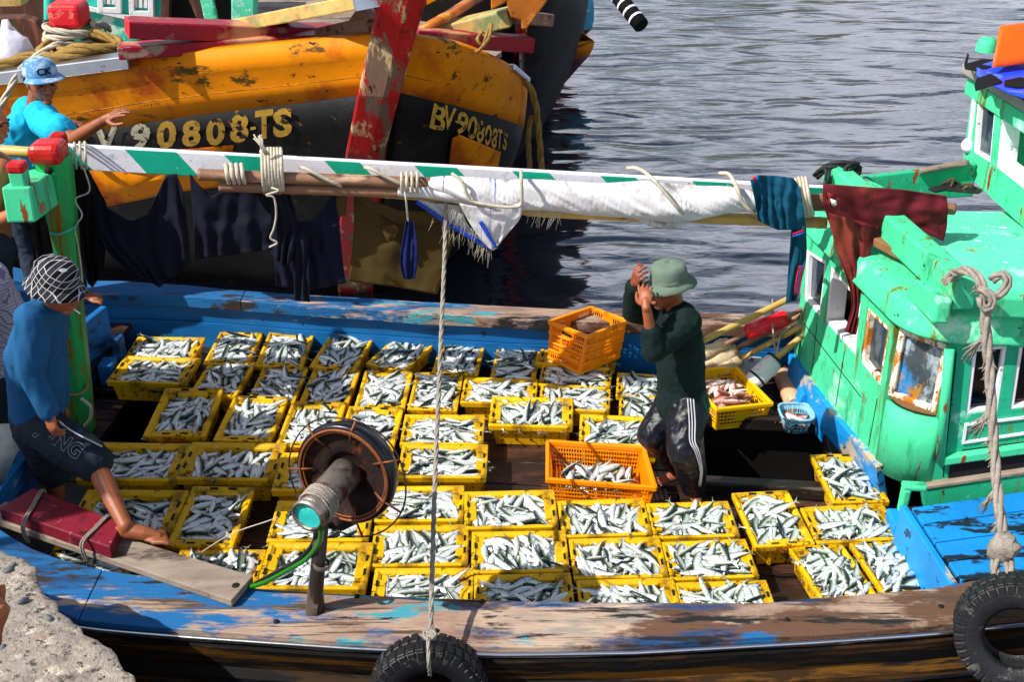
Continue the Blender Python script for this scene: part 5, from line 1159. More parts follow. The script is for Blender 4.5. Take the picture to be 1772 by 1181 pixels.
# ---------------------------------------------------------------- black boat behind it
boat3 = thing('black_boat', Z(880, 295, -.65), 'black hulled boat with a red stem moored behind the yellow bow', 'boat')
T3 = [(560, -60, 12.6, 600, 235), (700, -70, 11.9, 720, 262), (800, -74, 11.4, 800, 283), (898, -76, 10.9, 872, 300), (935, -72, 11.2, 885, 288), (968, -60, 11.9, 905, 262), (995, -42, 12.8, 925, 236), (1012, -20, 14.0, 938, 215), (1016, -10, 15.5, 945, 195)]
def hp3(i, t):
    x0, y0, Y0, xb, yb = T3[i]; zb_ = Z(xb, yb, -.72); a = Yp(x0, y0, Y0); p = a.lerp(zb_, t); 
    return p + Vector((1, 0, 0)) * math.sin(math.pi * t) * (.12 if i > 3 else -.05)
g = MB(); g.grid([[hp3(i, t) for i in range(len(T3))] for t in (0, .2, .4, .6, .8, 1)]); build('hull', g, M['bblack'], boat3, solid=.05, off=0)
g = MB(); rows = []
for py, xl, xr, t in [(-76, 884, 918, 0), (60, 880, 912, .36), (180, 870, 900, .68), (300, 862, 886, 1)]:
    yy = hp3(3, t).y - .12; a, b = Yp(xl, py, yy), Yp(xr, py, yy); k = Vector((0, .25, 0)); rows.append([a + k, a, b, b + k])
g.grid(rows, smooth=False); build('stem_post', g, M['stem'], boat3)
g = MB(); g.prism([hp3(i, .0) + Vector((0, -.05, .0)) for i in (3, 4, 5, 6)] + [hp3(i, -.1) + Vector((0, -.05, 0)) for i in (6, 5, 4, 3)], (0, .03, 0)); build('rail', g, M['byellow'], boat3)
g = MB(); q = [Yp(x, y, 11.0) for x, y in [(738, 8), (738, -40), (760, -40), (758, -2)]]; g.prism(q, (0, .05, 0)); build('bow_panel', g, M['byellow'], boat3)
# ---------------------------------------------------------------- two small hulls further off
def small_hull(name, lab, prof, Y, ln, mats):
    t = thing(name, Yp(*prof[-1], Y) , lab, 'boat'); n = len(prof)
    for (k0, k1, mt, nm) in mats:
        g = MB(); r0 = [Yp(*p, Y + .15 * i) for i, p in enumerate(prof)][k0:k1]
        g.grid([[p + Vector((-ln, ln * .6, 0)) for p in r0], [p + Vector((-.25, -.12, 0)) for p in r0], r0, [p + Vector((-.15, .6, 0)) for p in r0], [p + Vector((-ln, ln * .9, 0)) for p in r0]]); build(nm, g, mt, t, solid=.03)
    return t
small_hull('maroon_boat', 'maroon hull with a yellow rail showing beyond the black boat', [(1029, 72), (1026, 84), (1020, 96), (1000, 118), (978, 143), (957, 168), (950, 185)], 14.6, 3.0, [(0, 3, M['byellow'], 'rail'), (2, 7, M['maroonhull'], 'hull')])
small_hull('pale_blue_boat', 'pale blue and maroon rounded hull end farthest off beside the black boat', [(1026, -4), (1028, 12), (1028, 34), (1024, 50), (1012, 62), (990, 76)], 16.5, 3.0, [(0, 4, M['lightblue'], 'hull'), (3, 6, M['maroonhull'], 'hull_bottom')])
pl = thing('boom_pole', Yp(1112, 44, 11), 'black wrapped pole end with white bands jutting over open water', 'pole')
a, b = Yp(1110, 44, 11), Yp(1035, -50, 11.6); g = MB(); g.tube([a, b], .075, 12); build('pole', g, M['black'], pl)
g = MB(); d = (b - a).normalized()
for t in (.12, .25, .38, .52): g.lathe([(.079, -.012), (.083, 0), (.079, .012)], a.lerp(b, t), axis=d, n=12)
build('band', g, M['white'], pl)
# ---------------------------------------------------------------- bamboo poles lashed under the beam
def bamboo(name, pts, r, mt, lab, grp=None, node=.42):
    P_ = [Vector(p) for p in pts]; P_ = spline(P_, 8) if len(P_) > 2 else P_
    P_ = resample(P_, max(10, int((P_[0] - P_[-1]).length / .02))); rad = []; s = 0
    for i, p in enumerate(P_):
        k = (i * .02) % node; rad.append(r * (1 + (.10 if k < .02 else 0) + .015 * math.sin(i)))
    g = MB(); g.tube(P_, rad, 12); return tag(build(name, g, mt), lab, 'pole', grp)
YQ = 6.30
bamboo('bamboo_pole', [Yp(344, 302, YQ), Yp(740, 317, YQ), Yp(1290, 338, YQ - .06), Yp(1652, 362, YQ - .1)], .034, M['pole'], 'upper brown bamboo pole lashed along the underside of the striped beam')
bamboo('bamboo_pole', [Yp(380, 322, YQ + .02), Yp(700, 333, YQ + .02), Yp(1290, 352, YQ - .03), Yp(1440, 356, YQ - .06)], .033, M['pole'], 'lower brown bamboo pole lashed beneath the upper brown one')
bamboo('bamboo_pole', [Yp(420, 318, YQ + .12), Yp(760, 340, YQ + .10), Yp(940, 366, YQ + .06), Yp(1200, 376, YQ + .04), Yp(1430, 386, YQ)], .034, M['bamboo'], 'yellow bamboo pole showing beneath the white wrapped bundle')
bamboo('bamboo_pole', [Yp(-160, 250, 6.75), Yp(56, 264, 6.62)], .034, M['bamboo'], 'yellow bamboo pole entering from the left behind the green post')
# white woven sheet rolled round the poles
tarp = thing('rolled_sheet', Yp(1000, 345, YQ), 'dirty white woven sheet rolled round the bamboo poles under the beam', 'sheet')
def bundle(pts, name, seed, n=40, amp=.018):
    P_ = spline([Yp(x, y, yy) for x, y, yy, r in pts], 24); rr = []
    for i in range(len(pts) - 1):
        for k in range(24): rr.append(lerp(pts[i][3], pts[i + 1][3], k / 24))
    rr.append(pts[-1][3]); g = MB(); g.tube(P_, rr, n, flat=1.0)
    for v in g.v:
        q = Vector((v.x * 3.2 + v.z * 6, v.y * 5, v.z * 9 - v.x * 3 + seed)); q2 = Vector((v.x * 14 + v.z * 22, v.y * 14, v.z * 16 + seed))
        k = noise.noise(q) * amp * 1.2 + noise.noise(q2) * amp * .35 + (abs(noise.noise(Vector((v.x * 7 + v.z * 16, v.z * 3, seed)))) - .2) * amp * 1.6; k += (abs(noise.noise(Vector((v.x * 20 + v.z * 34, v.x * 1.5 - v.z * 2, v.y * 3 + seed)))) - .25) * amp * 1.5; v += Vector((0, -1, .4)) * k + Vector((0, 0, 1)) * noise.noise(q * .7) * amp * .5
    return build(name, g, M['sack'], tarp)
bundle([(742, 317, YQ, .038), (775, 321, YQ - .01, .06), (815, 331, YQ - .02, .085), (870, 338, YQ - .02, .098), (905, 336, YQ - .02, .092), (960, 338, YQ - .02, .088), (1040, 345, YQ - .04, .098), (1110, 347, YQ - .05, .112), (1170, 352, YQ - .06, .112), (1215, 350, YQ - .07, .095), (1262, 346, YQ - .08, .075), (1305, 348, YQ - .08, .06)], 'rolled_part', 0)
bundle([(690, 329, YQ - .0, .036), (740, 331, YQ - .01, .042), (800, 338, YQ - .02, .05), (850, 346, YQ - .02, .05)], 'rolled_part', 5, amp=.008)
bundle([(1090, 368, YQ - .02, .02), (1130, 380, YQ - .03, .045), (1170, 383, YQ - .04, .045), (1195, 374, YQ - .05, .02)], 'rolled_part', 9, amp=.012)
def cloth(name, rows, Y, mt, folds=5, amp=.035, nx=44, ny=34, seed=0, parent=None, label=None, cat='clothing', group=None, thick=.004, hang=0.0):
    R_ = []
    for r in rows: R_.append(resample([Vector((x, y, 0)) for x, y in r], nx))
    cols_ = [resample(spline([R_[j][i] for j in range(len(R_))], 8), ny) for i in range(nx)]
    g = MB(); out = []
    for j in range(ny):
        v = j / (ny - 1); row_ = []
        for i in range(nx):
            u = i / (nx - 1); p = cols_[i][j]
            uw_ = u + .16 * noise.noise(Vector((u * 2.3 + seed * 3.1, v * 1.1, 2.0 + seed))) + .05 * math.sin(v * 3 + seed)
            f = math.sin(folds * 6.283 * uw_ + seed) * amp * (.25 + .5 * v) * (.45 + 1.1 * abs(noise.noise(Vector((u * 4 + seed, v * 1.3, 9.0))))) + noise.noise(Vector((u * 3 + seed, v * 2.2, seed * 1.7))) * amp * 1.3 + noise.noise(Vector((u * 9 + seed, v * 6, seed))) * amp * .35
            row_.append(Yp(p.x, p.y, Y + f + hang * v))
        out.append(row_)
    g.grid(out); o = build(name, g, mt, parent, solid=thick, off=0)
    if parent is None: tag(o, label, cat, group)
    return o
cloth('sheet_flap', [[(795, 352), (850, 362), (905, 350)], [(812, 385), (850, 390), (900, 378)], [(835, 418), (855, 416), (878, 405)], [(850, 432), (853, 434), (858, 430)]], YQ - .10, M['sack'], 2, .02, parent=tarp, seed=2, nx=24, ny=24)
cloth('sheet_flap', [[(720, 345), (760, 352), (800, 356)], [(750, 366), (775, 374), (805, 380)], [(778, 385), (800, 394), (820, 402)], [(845, 424), (850, 430), (853, 432)]], YQ + .04, M['sack'], 2, .02, parent=tarp, seed=3, nx=24, ny=24)
cloth('blue_border', [[(722, 346), (752, 366), (780, 386), (852, 428)], [(720, 352), (750, 373), (778, 393), (851, 436)]], YQ + .01, M['sackblue'], 1, .008, parent=tarp, nx=30, ny=5)
cloth('blue_border', [[(828, 385), (840, 405), (857, 430)], [(834, 382), (846, 402), (861, 427)]], YQ - .13, M['sackblue'], 1, .006, parent=tarp, nx=16, ny=5)
rr_ = random.Random(5); g = MB()
for x0, x1, y0, y1, k, yy in [(918, 972, 360, 366, 26, YQ - .06), (800, 840, 384, 410, 10, YQ - .02), (748, 850, 376, 432, 30, YQ + .03), (826, 842, 420, 432, 12, YQ - .02), (780, 800, 360, 372, 12, YQ - .08)]:
    for i in range(k):
        t = rr_.random(); x = lerp(x0, x1, t); y = lerp(y0, y1, t); l = rr_.uniform(10, 34); dx = rr_.uniform(-12, 4)
        g.tube([Yp(x, y, yy), Yp(x + dx * .4 + rr_.uniform(-2, 2), y + l * .5, yy - .005), Yp(x + dx, y + l, yy)], .0016, 4)
build('fringe', g, M['rope'], tarp)
# ---------------------------------------------------------------- washing hung along the beam
G1 = 'dark clothes hung under the striped beam'
YW = 6.46
cloth('navy_shirt', [[(160, 326), (188, 361), (225, 383), (255, 371), (288, 303), (305, 300), (316, 328)], [(166, 392), (225, 428), (300, 420), (325, 395)], [(190, 440), (245, 458), (292, 462), (329, 447)], [(226, 470), (258, 486), (276, 498), (300, 478), (326, 460)]], YW + .05, M['navy'], 5, .03, seed=1, label='dark navy shirt sagging in a deep curve, next to the green post', group=G1)
cloth('black_rag', [[(120, 288), (150, 288), (184, 352)], [(126, 360), (152, 370), (186, 395)], [(138, 430), (160, 440), (182, 440)], [(152, 490), (160, 498), (180, 468)]], YW + .10, M['black'], 3, .03, seed=4, label='black cloth knotted hard against the green post, hanging to a point', group=G1)
cloth('navy_shirt', [[(328, 300), (344, 320), (366, 340), (395, 325), (420, 317), (450, 320), (480, 330)], [(334, 370), (400, 378), (480, 372)], [(338, 448), (400, 442), (472, 432)]], YW + .04, M['navy'], 4, .03, seed=6, label='square dark navy garment between the sagging shirt and the rope lashing', group=G1)
cloth('navy_shirt', [[(486, 352), (500, 366), (517, 384), (541, 381), (562, 358), (575, 336), (585, 338)], [(474, 420), (530, 430), (590, 420)], [(478, 496), (535, 502), (598, 490)]], YW + .02, M['darknavy'], 4, .025, seed=8, label='navy tee shirt with open neckline, beside the olive shirt', group=G1)
cloth('navy_shorts', [[(470, 334), (486, 332), (502, 338)], [(470, 390), (490, 395), (516, 392)], [(470, 440), (490, 462), (512, 448)]], YW - .07, M['navy'], 3, .035, seed=9, nx=26, label='bunched navy shorts directly below the rope lashing', group=G1)
cloth('navy_trouser_leg', [[(508, 400), (534, 400)], [(508, 460), (535, 460)], [(510, 520), (536, 523)]], YW - .05, M['navy'], 2, .02, seed=10, nx=14, label='narrow navy trouser leg hanging lowest onto the far rail', group=G1)
cloth('black_rag', [[(50, 318), (60, 322), (70, 332)], [(54, 400), (70, 405), (86, 408)], [(60, 480), (80, 480), (100, 478)]], 6.15, M['black'], 3, .02, seed=11, nx=18, label='black cloth hanging from the green crosspiece left of the post', group=G1)
ol = thing('olive_shirt', Yp(690, 500, YW), 'olive brown shirt tied by its sleeves to the bamboo poles', 'clothing', G1)
cloth('shirt_body', [[(612, 335), (640, 355), (668, 382), (700, 388), (735, 386), (775, 372), (808, 350)], [(612, 400), (700, 412), (790, 398)], [(603, 487), (680, 496), (757, 510)]], YW - .02, M['olive'], 2, .02, seed=12, parent=ol)
cloth('collar', [[(604, 326), (640, 346), (690, 364), (735, 366), (780, 356), (814, 342)], [(610, 336), (642, 364), (690, 388), (735, 392), (780, 378), (816, 352)]], YW - .06, M['olive'], 3, .015, seed=13, parent=ol, ny=8)
cloth('sleeve', [[(584, 328), (602, 326)], [(582, 352), (600, 350)], [(586, 376), (599, 372)]], YW - .09, M['olive'], 1, .01, seed=14, parent=ol, nx=10, ny=14)
cloth('sleeve', [[(806, 342), (826, 344)], [(814, 362), (832, 360)], [(820, 388), (836, 382)]], YW - .12, M['olive'], 1, .01, seed=15, parent=ol, nx=10, ny=14)
cloth('sleeve', [[(660, 392), (684, 388)], [(664, 404), (690, 400)], [(672, 420), (682, 412)]], YW - .08, M['olive'], 1, .01, seed=16, parent=ol, nx=10, ny=10)
cloth('ink_rag', [[(702, 382), (708, 380), (716, 384)], [(696, 420), (708, 424), (722, 420)], [(692, 454), (706, 456), (723, 453)], [(698, 482), (708, 484), (718, 482)]], YW - .12, M['navybright'], 3, .02, seed=17, nx=16, label='small ink blue rag on a cord in front of the olive shirt', group=G1)
ts = thing('teal_trousers', Yp(1350, 400, 6.3), 'teal tracksuit trousers with red and blue stripe, draped over the beam', 'clothing')
cloth('waist', [[(1298, 312), (1312, 303), (1345, 304), (1372, 308), (1382, 320)], [(1306, 345), (1340, 352), (1390, 360)], [(1312, 382), (1345, 398), (1372, 398), (1395, 396)]], 6.12, M['tealcloth'], 5, .03, seed=18, parent=ts)
cloth('leg', [[(1370, 394), (1395, 394)], [(1366, 445), (1395, 445)], [(1362, 500), (1384, 498)], [(1360, 525), (1378, 520)]], 6.16, M['tealcloth'], 2, .03, seed=19, parent=ts, nx=20)
for nm, x0, mt in [('red_stripe', 0, M['stripered']), ('blue_stripe', 3, M['stripeblue']), ('red_stripe', 6, M['stripered'])]:
    cloth(nm, [[(1383 + x0, 460), (1386 + x0, 460)], [(1378 + x0, 480), (1381 + x0, 480)], [(1374 + x0, 510), (1377 + x0, 510)]], 6.10, mt, 1, .01, seed=19, parent=ts, nx=3, ny=14)
for nm, y0, mt in [('red_stripe', 0, M['stripered']), ('blue_stripe', 4, M['stripeblue'])]:
    cloth(nm, [[(1372, 404 + y0), (1392, 397 + y0)], [(1372, 407 + y0), (1392, 400 + y0)]], 6.08, mt, 1, .005, parent=ts, nx=8, ny=3)
    cloth(nm, [[(1303 + y0, 306), (1308 + y0, 305)], [(1304 + y0, 313), (1309 + y0, 312)]], 6.05, mt, 1, .003, parent=ts, nx=4, ny=3)
ms = thing('maroon_shirt', Yp(1540, 415, 6.2), 'faded maroon shirt spread over the bamboo pole ends above the cabin', 'clothing')
def msY(px): return 6.12
cloth('shirt_body', [[(1424, 318), (1480, 322), (1560, 328), (1638, 339)], [(1424, 345), (1490, 352), (1560, 356), (1640, 362)], [(1430, 372), (1500, 392), (1565, 386), (1638, 394)], [(1440, 400), (1500, 428), (1560, 398), (1600, 402), (1632, 418)]], 6.12, M['maroon'], 4, .026, seed=20, parent=ms, nx=70)
cloth('sleeve', [[(1434, 368), (1470, 378), (1520, 392)], [(1446, 430), (1480, 436), (1508, 428)], [(1468, 490), (1484, 492), (1500, 488)], [(1474, 530), (1484, 532), (1494, 530)], [(1462, 574), (1472, 578), (1484, 580)]], 6.08, M['maroon'], 3, .03, seed=21, parent=ms, nx=30)
cloth('collar', [[(1426, 330), (1440, 336), (1455, 346)], [(1432, 352), (1440, 360), (1446, 364)]], 6.02, M['maroon'], 2, .012, parent=ms, nx=14, ny=8)
cloth('care_tag', [[(1437, 344), (1447, 347)], [(1440, 356), (1448, 355)]], 5.97, M['white'], 1, .002, parent=ms, nx=4, ny=3)
# ---------------------------------------------------------------- lashings
def lash(x, y0, y1, Yf, mt, r, lab, n=1, dx=5, slant=0, grp='rope lashings round the striped beam and poles'):
    pts = []
    for k in range(n):
        xx = x + k * dx
        pts += [Yp(xx, y0 + 2, Yf + .13), Yp(xx + 1, y0, Yf + .02), Yp(xx + slant * .5, (y0 + y1) / 2 + random.uniform(-2, 2), Yf - .05), Yp(xx + slant, y1, Yf), Yp(xx + slant + 1, y1 - 4, Yf + .15)]
    return rope(pts, r, mt, label=lab, strands=1, sp=4, group=grp)
lash(452, 262, 330, 6.30, M['rope'], .011, 'pale rope lashing with a frayed tuft, wound round beam and poles', 7, 5.5, 5)
g = MB()
for i in range(16): g.tube([Yp(458 + i * .6, 268, 6.26), Yp(454 + rr_.uniform(-4, 4), 255, 6.25), Yp(446 + rr_.uniform(-8, 14), rr_.uniform(232, 242), 6.24)], .004, 4)
tag(build('rope_tuft', g, M['rope']), 'frayed pale rope end standing up above the striped beam', 'rope')
rope([Yp(470, 325, 6.2), Yp(482, 330, 6.18), Yp(460, 338, 6.18), Yp(474, 342, 6.18), Yp(478, 370, 6.2), Yp(474, 395, 6.2), Yp(468, 412, 6.2), Yp(480, 420, 6.2), Yp(466, 428, 6.2)], .006, M['rope'], label='thin cord dangling with a kink below the rope lashing', strands=1)
lash(390, 286, 316, 6.27, M['rope'], .013, 'thick pale rope loops near the left end of the brown poles', 4, 9, 6)
for x, lab in [(520, 'single pale rope turn slanting over bare brown poles, left of the olive shirt'), (632, 'single pale rope turn slanting over bare poles above the olive shirt')]:
    rope([Yp(x, 290, 6.34), Yp(x + 12, 293, 6.25), Yp(x + 40, 308, 6.24), Yp(x + 66, 320, 6.26), Yp(x + 72, 322, 6.36)], .011, M['rope'], label=lab, strands=1)
lash(694, 300, 332, 6.25, M['rope'], .009, 'pale cord turns at the left end of the white rolled sheet', 4, 9, 2)
rope([Yp(700, 330, 6.22), Yp(703, 350, 6.2), Yp(706, 382, 6.3)], .006, M['rope'], label='thin cord carrying the small ink blue rag', strands=1)
rope([Yp(782, 300, 6.2), Yp(800, 315, 6.17), Yp(812, 345, 6.16), Yp(830, 352, 6.16), Yp(870, 358, 6.16), Yp(900, 356, 6.16), Yp(903, 340, 6.15), Yp(902, 306, 6.16), Yp(902, 296, 6.28)], .010, M['rope'], label='pale cord binding the rolled sheet in its left half', strands=1)
rope([Yp(1085, 291, 6.40), Yp(1105, 292, 6.33), Yp(1130, 310, 6.15), Yp(1160, 345, 6.10), Yp(1180, 368, 6.12), Yp(1188, 372, 6.25)], .011, M['rope'], label='pale rope slanting down across the right half of the rolled sheet', strands=1)
rope([Yp(1245, 300, 6.40), Yp(1262, 302, 6.3), Yp(1275, 325, 6.12), Yp(1285, 350, 6.1), Yp(1302, 368, 6.12), Yp(1306, 366, 6.3)], .012, M['rope'], label='pale rope turn just left of the teal trousers', strands=1)
lash(1376, 312, 372, 6.18, M['rope'], .011, 'pale rope hank just right of the teal trousers', 4, 6, 12)
lash(128, 248, 290, 6.45, M['rope'], .007, 'thin pale twine tied round the beam beside the red cap', 3, 9, 4)
rope([Yp(145, 290, 6.4), Yp(155, 330, 6.42), Yp(130, 345, 6.4), Yp(142, 372, 6.38), Yp(130, 395, 6.36), Yp(136, 430, 6.36), Yp(142, 480, 6.36), Yp(141, 510, 6.33)], .005, M['rope'], label='thin pale twine trailing down the right of the green post', strands=1)
rope([Yp(78, 400, 6.27), Yp(100, 406, 6.24), Yp(124, 396, 6.27), Yp(132, 388, 6.38)], .007, M['tealwood'], label='thin green twine looped round the upper green post', strands=1)
rope([Yp(112, 678, 6.35), Yp(128, 684, 6.3), Yp(148, 676, 6.33), Yp(151, 650, 6.4)], .008, M['tanrope'], label='thin cord tied round the lower green post', strands=1)
rope([Yp(140, 690, 6.3), Yp(157, 705, 6.3), Yp(156, 725, 6.3), Yp(146, 738, 6.32)], .011, M['rope'], label='short pale rope loop at the foot of the green post', strands=1)
# rope down to the near tyre
rope([Yp(771, 340, 6.30), Yp(770, 420, 6.2), Yp(761, 640, 5.36), Yp(752, 860, 4.6), Yp(745, 1095, 3.88)], .0125, M['greyrope'], label='long grey rope running from the beam down to the near tyre', sp=12)
# ---------------------------------------------------------------- tyre fenders
def tyre(c, R0, r0, axis, lab, seed):
    t = thing('tyre_fender', c - UP * R0, lab, 'tyre', 'tyre fenders on the near rail'); g = MB(); a = Vector(axis).normalized()
    prof = [(R0 - .125, -.055), (R0 - .105, -.075), (R0 - .05, -.085), (R0 - .012, -.078), (R0, -.06), (R0, .06), (R0 - .012, .078), (R0 - .05, .085), (R0 - .105, .075), (R0 - .125, .055), (R0 - .10, .04), (R0 - .04, .06), (R0 - .03, 0), (R0 - .04, -.06), (R0 - .10, -.04), (R0 - .125, -.055)]
    xa = UP.cross(a).normalized() if abs(a.z) < .9 else Vector((1, 0, 0))
    g.lathe(prof, c, a, 64, xa=xa); build('casing', g, M['rubber'], t)
    g = MB(); yb_ = a.cross(xa); NB_ = 38
    for i in range(NB_):
        th = 2 * math.pi * i / NB_; rad_ = xa * math.cos(th) + yb_ * math.sin(th); tan = a.cross(rad_)
        Mx = Matrix((tan, a, rad_)).transposed()
        for s in (-1, 1): g.box(c + rad_ * (R0 - .004) + a * s * .040 + tan * (.008 * s), (.034, .066, .020), Mx); g.box(c + rad_ * (R0 - .022) + a * s * .080 + tan * .006 * s, (.033, .012, .044), Mx)
    build('tread', g, M['rubber'], t, bevel=.004, seg=1)
    return t
tc_ = Yp(738, 1102, 3.84); tyre(Vector((tc_.x, 3.83, tc_.z - .33)), .262, .1, (.05, -1, .22), 'black tyre fender hung outside the near rail on the long grey rope', 1)
rope([Yp(732, 1102, 3.86), Yp(745, 1096, 3.80), Yp(753, 1100, 3.78), Yp(742, 1106, 3.77), Yp(735, 1098, 3.82), Yp(748, 1092, 3.84), Yp(750, 1104, 3.78)], .016, M['greyrope'], label='frayed grey knot tying the long rope to the near tyre')
rope([Yp(741, 1104, 3.76), Yp(742, 1150, 3.68), Yp(744, 1170, 3.74)], .009, M['greyrope'], label='short cord end hanging inside the near tyre')
tc_ = Yp(1748, 1004, 4.0); tyre(Vector((tc_.x + .09, 4.0, tc_.z - .31)), .262, .1, (-.35, -1, .30), 'black tyre fender at the right corner below the frayed rope', 2)
# ---------------------------------------------------------------- frayed rope on the cabin roof
P_ = [Z(1636, 488, 1.66), Yp(1650, 474, 5.25), Yp(1672, 468, 5.1), Yp(1692, 480, 5.02), Yp(1704, 505, 4.98), Yp(1708, 530, 4.96), Yp(1705, 560, 4.93), Yp(1712, 640, 4.86), Yp(1716, 720, 4.76), Yp(1722, 800, 4.66), Yp(1728, 870, 4.5), Yp(1738, 940, 4.36), Yp(1748, 985, 4.25), Yp(1755, 1040, 4.08)]
fr = thing('frayed_rope', P_[-1], 'thick frayed grey rope hanging from the roof beam to the right tyre', 'rope')
rope(P_, .026, M['greyrope'], name='strand', parent=fr)
rope([Yp(1716, 486, 5.03), Yp(1730, 474, 5.02), Yp(1742, 480, 5.0), Yp(1740, 498, 4.99), Yp(1722, 516, 4.97), Yp(1702, 512, 4.95), Yp(1700, 500, 4.97)], .024, M['greyrope'], name='knot_loop', parent=fr)
rope([Yp(1692, 500, 4.96), Yp(1712, 508, 4.93), Yp(1718, 528, 4.92), Yp(1700, 534, 4.93), Yp(1696, 515, 4.95)], .022, M['greyrope'], name='knot_loop', parent=fr)
rope([Yp(1738, 940, 4.36), Yp(1726, 958, 4.33), Yp(1722, 985, 4.26), Yp(1724, 1000, 4.2)], .024, M['greyrope'], name='knot_loop', parent=fr)
g = MB(); c = Yp(1737, 948, 4.32); g.ell(c, (.065, .06, .085), None, 12, 8)
for v in g.v: v += Vector((noise.noise(v * 25), noise.noise(v * 27), noise.noise(v * 24))) * .03
build('knot', g, M['greyrope'], fr)
g = MB(); Q = resample(spline(P_, 5), 120)
for i in range(20, 118):
    for _ in range(3 if i % 23 < 9 else 1):
        p = Q[i]; l = rr_.uniform(.015, .045) * (1.6 if i % 23 < 5 else 1); d = Vector((rr_.uniform(-1, .5), rr_.uniform(-.5, .3), rr_.uniform(-1.5, .2))).normalized()
        g.tube([p + d * .015, p + d * l * .6 + Vector((0, 0, -.004)), p + d * l + Vector((rr_.uniform(-.01, .01), 0, -.012))], [.005, .004, .0015], 4)
for i in (38, 60, 61, 84):
    for _ in range(10):
        p = Q[i]; g.tube([p, p + Vector((rr_.uniform(-.04, -.01), -.02, -.05)), p + Vector((rr_.uniform(-.10, -.03), rr_.uniform(-.03, .0), rr_.uniform(-.18, -.09)))], [.007, .006, .002], 4)
build('fray', g, M['greyrope'], fr)
# black rope on the far end of the roof beam
rope([Yp(1412, 306, 7.0), Yp(1425, 292, 6.98), Yp(1445, 286, 6.95), Yp(1470, 284, 6.95), Yp(1485, 292, 6.96), Yp(1478, 303, 6.9), Yp(1462, 298, 6.88), Yp(1470, 288, 6.9), Yp(1482, 284, 6.95)], .028, M['blackrope'], label='black rope knotted round the far end of the green roof beam')
rope([Yp(1430, 292, 6.9), Yp(1433, 305, 6.85), Yp(1433, 318, 6.84)], .022, M['blackrope'], label='short black rope end beside the striped beam\'s right end')
# sandals on the roof
for cx, cy, a in [(1636, 326, .5), (1662, 330, -.2)]:
    p = Z(cx, cy, 1.52); t = thing('flip_flop', p, 'dark flip flop lying %s on the far part of the cabin roof' % ('nearer the black rope' if cx < 1650 else 'nearer the upper wheelhouse'), 'sandal', 'flip flops on the cabin roof', rotz=a, local=True); g = MB()
    pr = [Vector((x, y, 0)) for x, y in [(-.12, -.03), (-.02, -.04), (.1, -.045), (.13, 0), (.1, .04), (-.02, .03), (-.12, .03)]]; g.prism(pr, (0, 0, .018)); build('sole', g, M['rubber'], t, local=True, bevel=.004)
    g = MB(); g.tube([(-.0, -.035, .018), (.05, -.01, .05), (.09, 0, .02)], .007, 6); g.tube([(0, .035, .018), (.05, .01, .05), (.09, 0, .02)], .007, 6); build('strap', g, M['rustplate'], t, local=True)
# tarpaulins on the wheelhouse roof
zt2 = zr_
def on(px, py, dz=0): return Z(px, py, zr_ + dz)
def sheet_on(name, outline, dz, mt, lab, amp=.03, n=22, hump=0):
    """outline: near edge and far edge in pixels on the wheelhouse roof"""
    a = resample([on(*p, dz) for p in outline[0]], n); b = resample([on(*p, dz) for p in outline[1]], n); rows = []
    for k in range(14):
        t = k / 13; rows.append([p.lerp(q, t) + UP * (noise.noise((p.lerp(q, t)) * 5) * amp + math.sin(math.pi * t) * hump) for p, q in zip(a, b)])
    g = MB(); g.grid(rows); return tag(build(name, g, mt, solid=.006, off=0), lab, 'tarpaulin')
sheet_on('blue_tarpaulin', ([(1690, 131), (1740, 158), (1800, 180), (1860, 200)], [(1690, 112), (1740, 105), (1800, 95), (1860, 90)]), .05, M['tarpblue'], 'blue tarpaulin spread over the upper wheelhouse roof', .02)
sheet_on('orange_tarpaulin', ([(1718, 110), (1760, 108), (1820, 104), (1880, 100)], [(1724, 78), (1770, 70), (1820, 66), (1880, 64)]), .10, M['tarporange'], 'orange tarpaulin folded on top of the blue one', .03, hump=.16)
for i, (pts2, lab) in enumerate([([(1668, 112), (1674, 92), (1677, 96), (1674, 110), (1700, 103), (1722, 104), (1716, 116), (1690, 124), (1670, 120)], 'torn black plastic strip lying along the wheelhouse roof corner'), ([(1690, 136), (1715, 128), (1735, 142), (1712, 150), (1688, 158), (1686, 148)], 'torn black plastic flap hanging over the wheelhouse eaves'), ([(1738, 140), (1765, 134), (1790, 140), (1790, 152), (1760, 152), (1738, 148)], 'torn black plastic scrap at the right on the wheelhouse eaves')]):
    p = [on(x, y, .045 + .004 * i) for x, y in pts2]; g = MB(); g.prism(p, (0, 0, .004)); tag(build('black_plastic', g, M['black']), lab, 'plastic', 'torn black plastic on the wheelhouse roof')
g = MB(); p = on(1706, 88, .0); g.lathe([(.0, .09), (.045, .085), (.065, .05), (.07, 0)], p, axis=(0, 0, 1), n=14); tag(build('roof_vent', g, M['green']), 'rounded green vent beside the orange tarpaulin on the wheelhouse roof', 'vent')
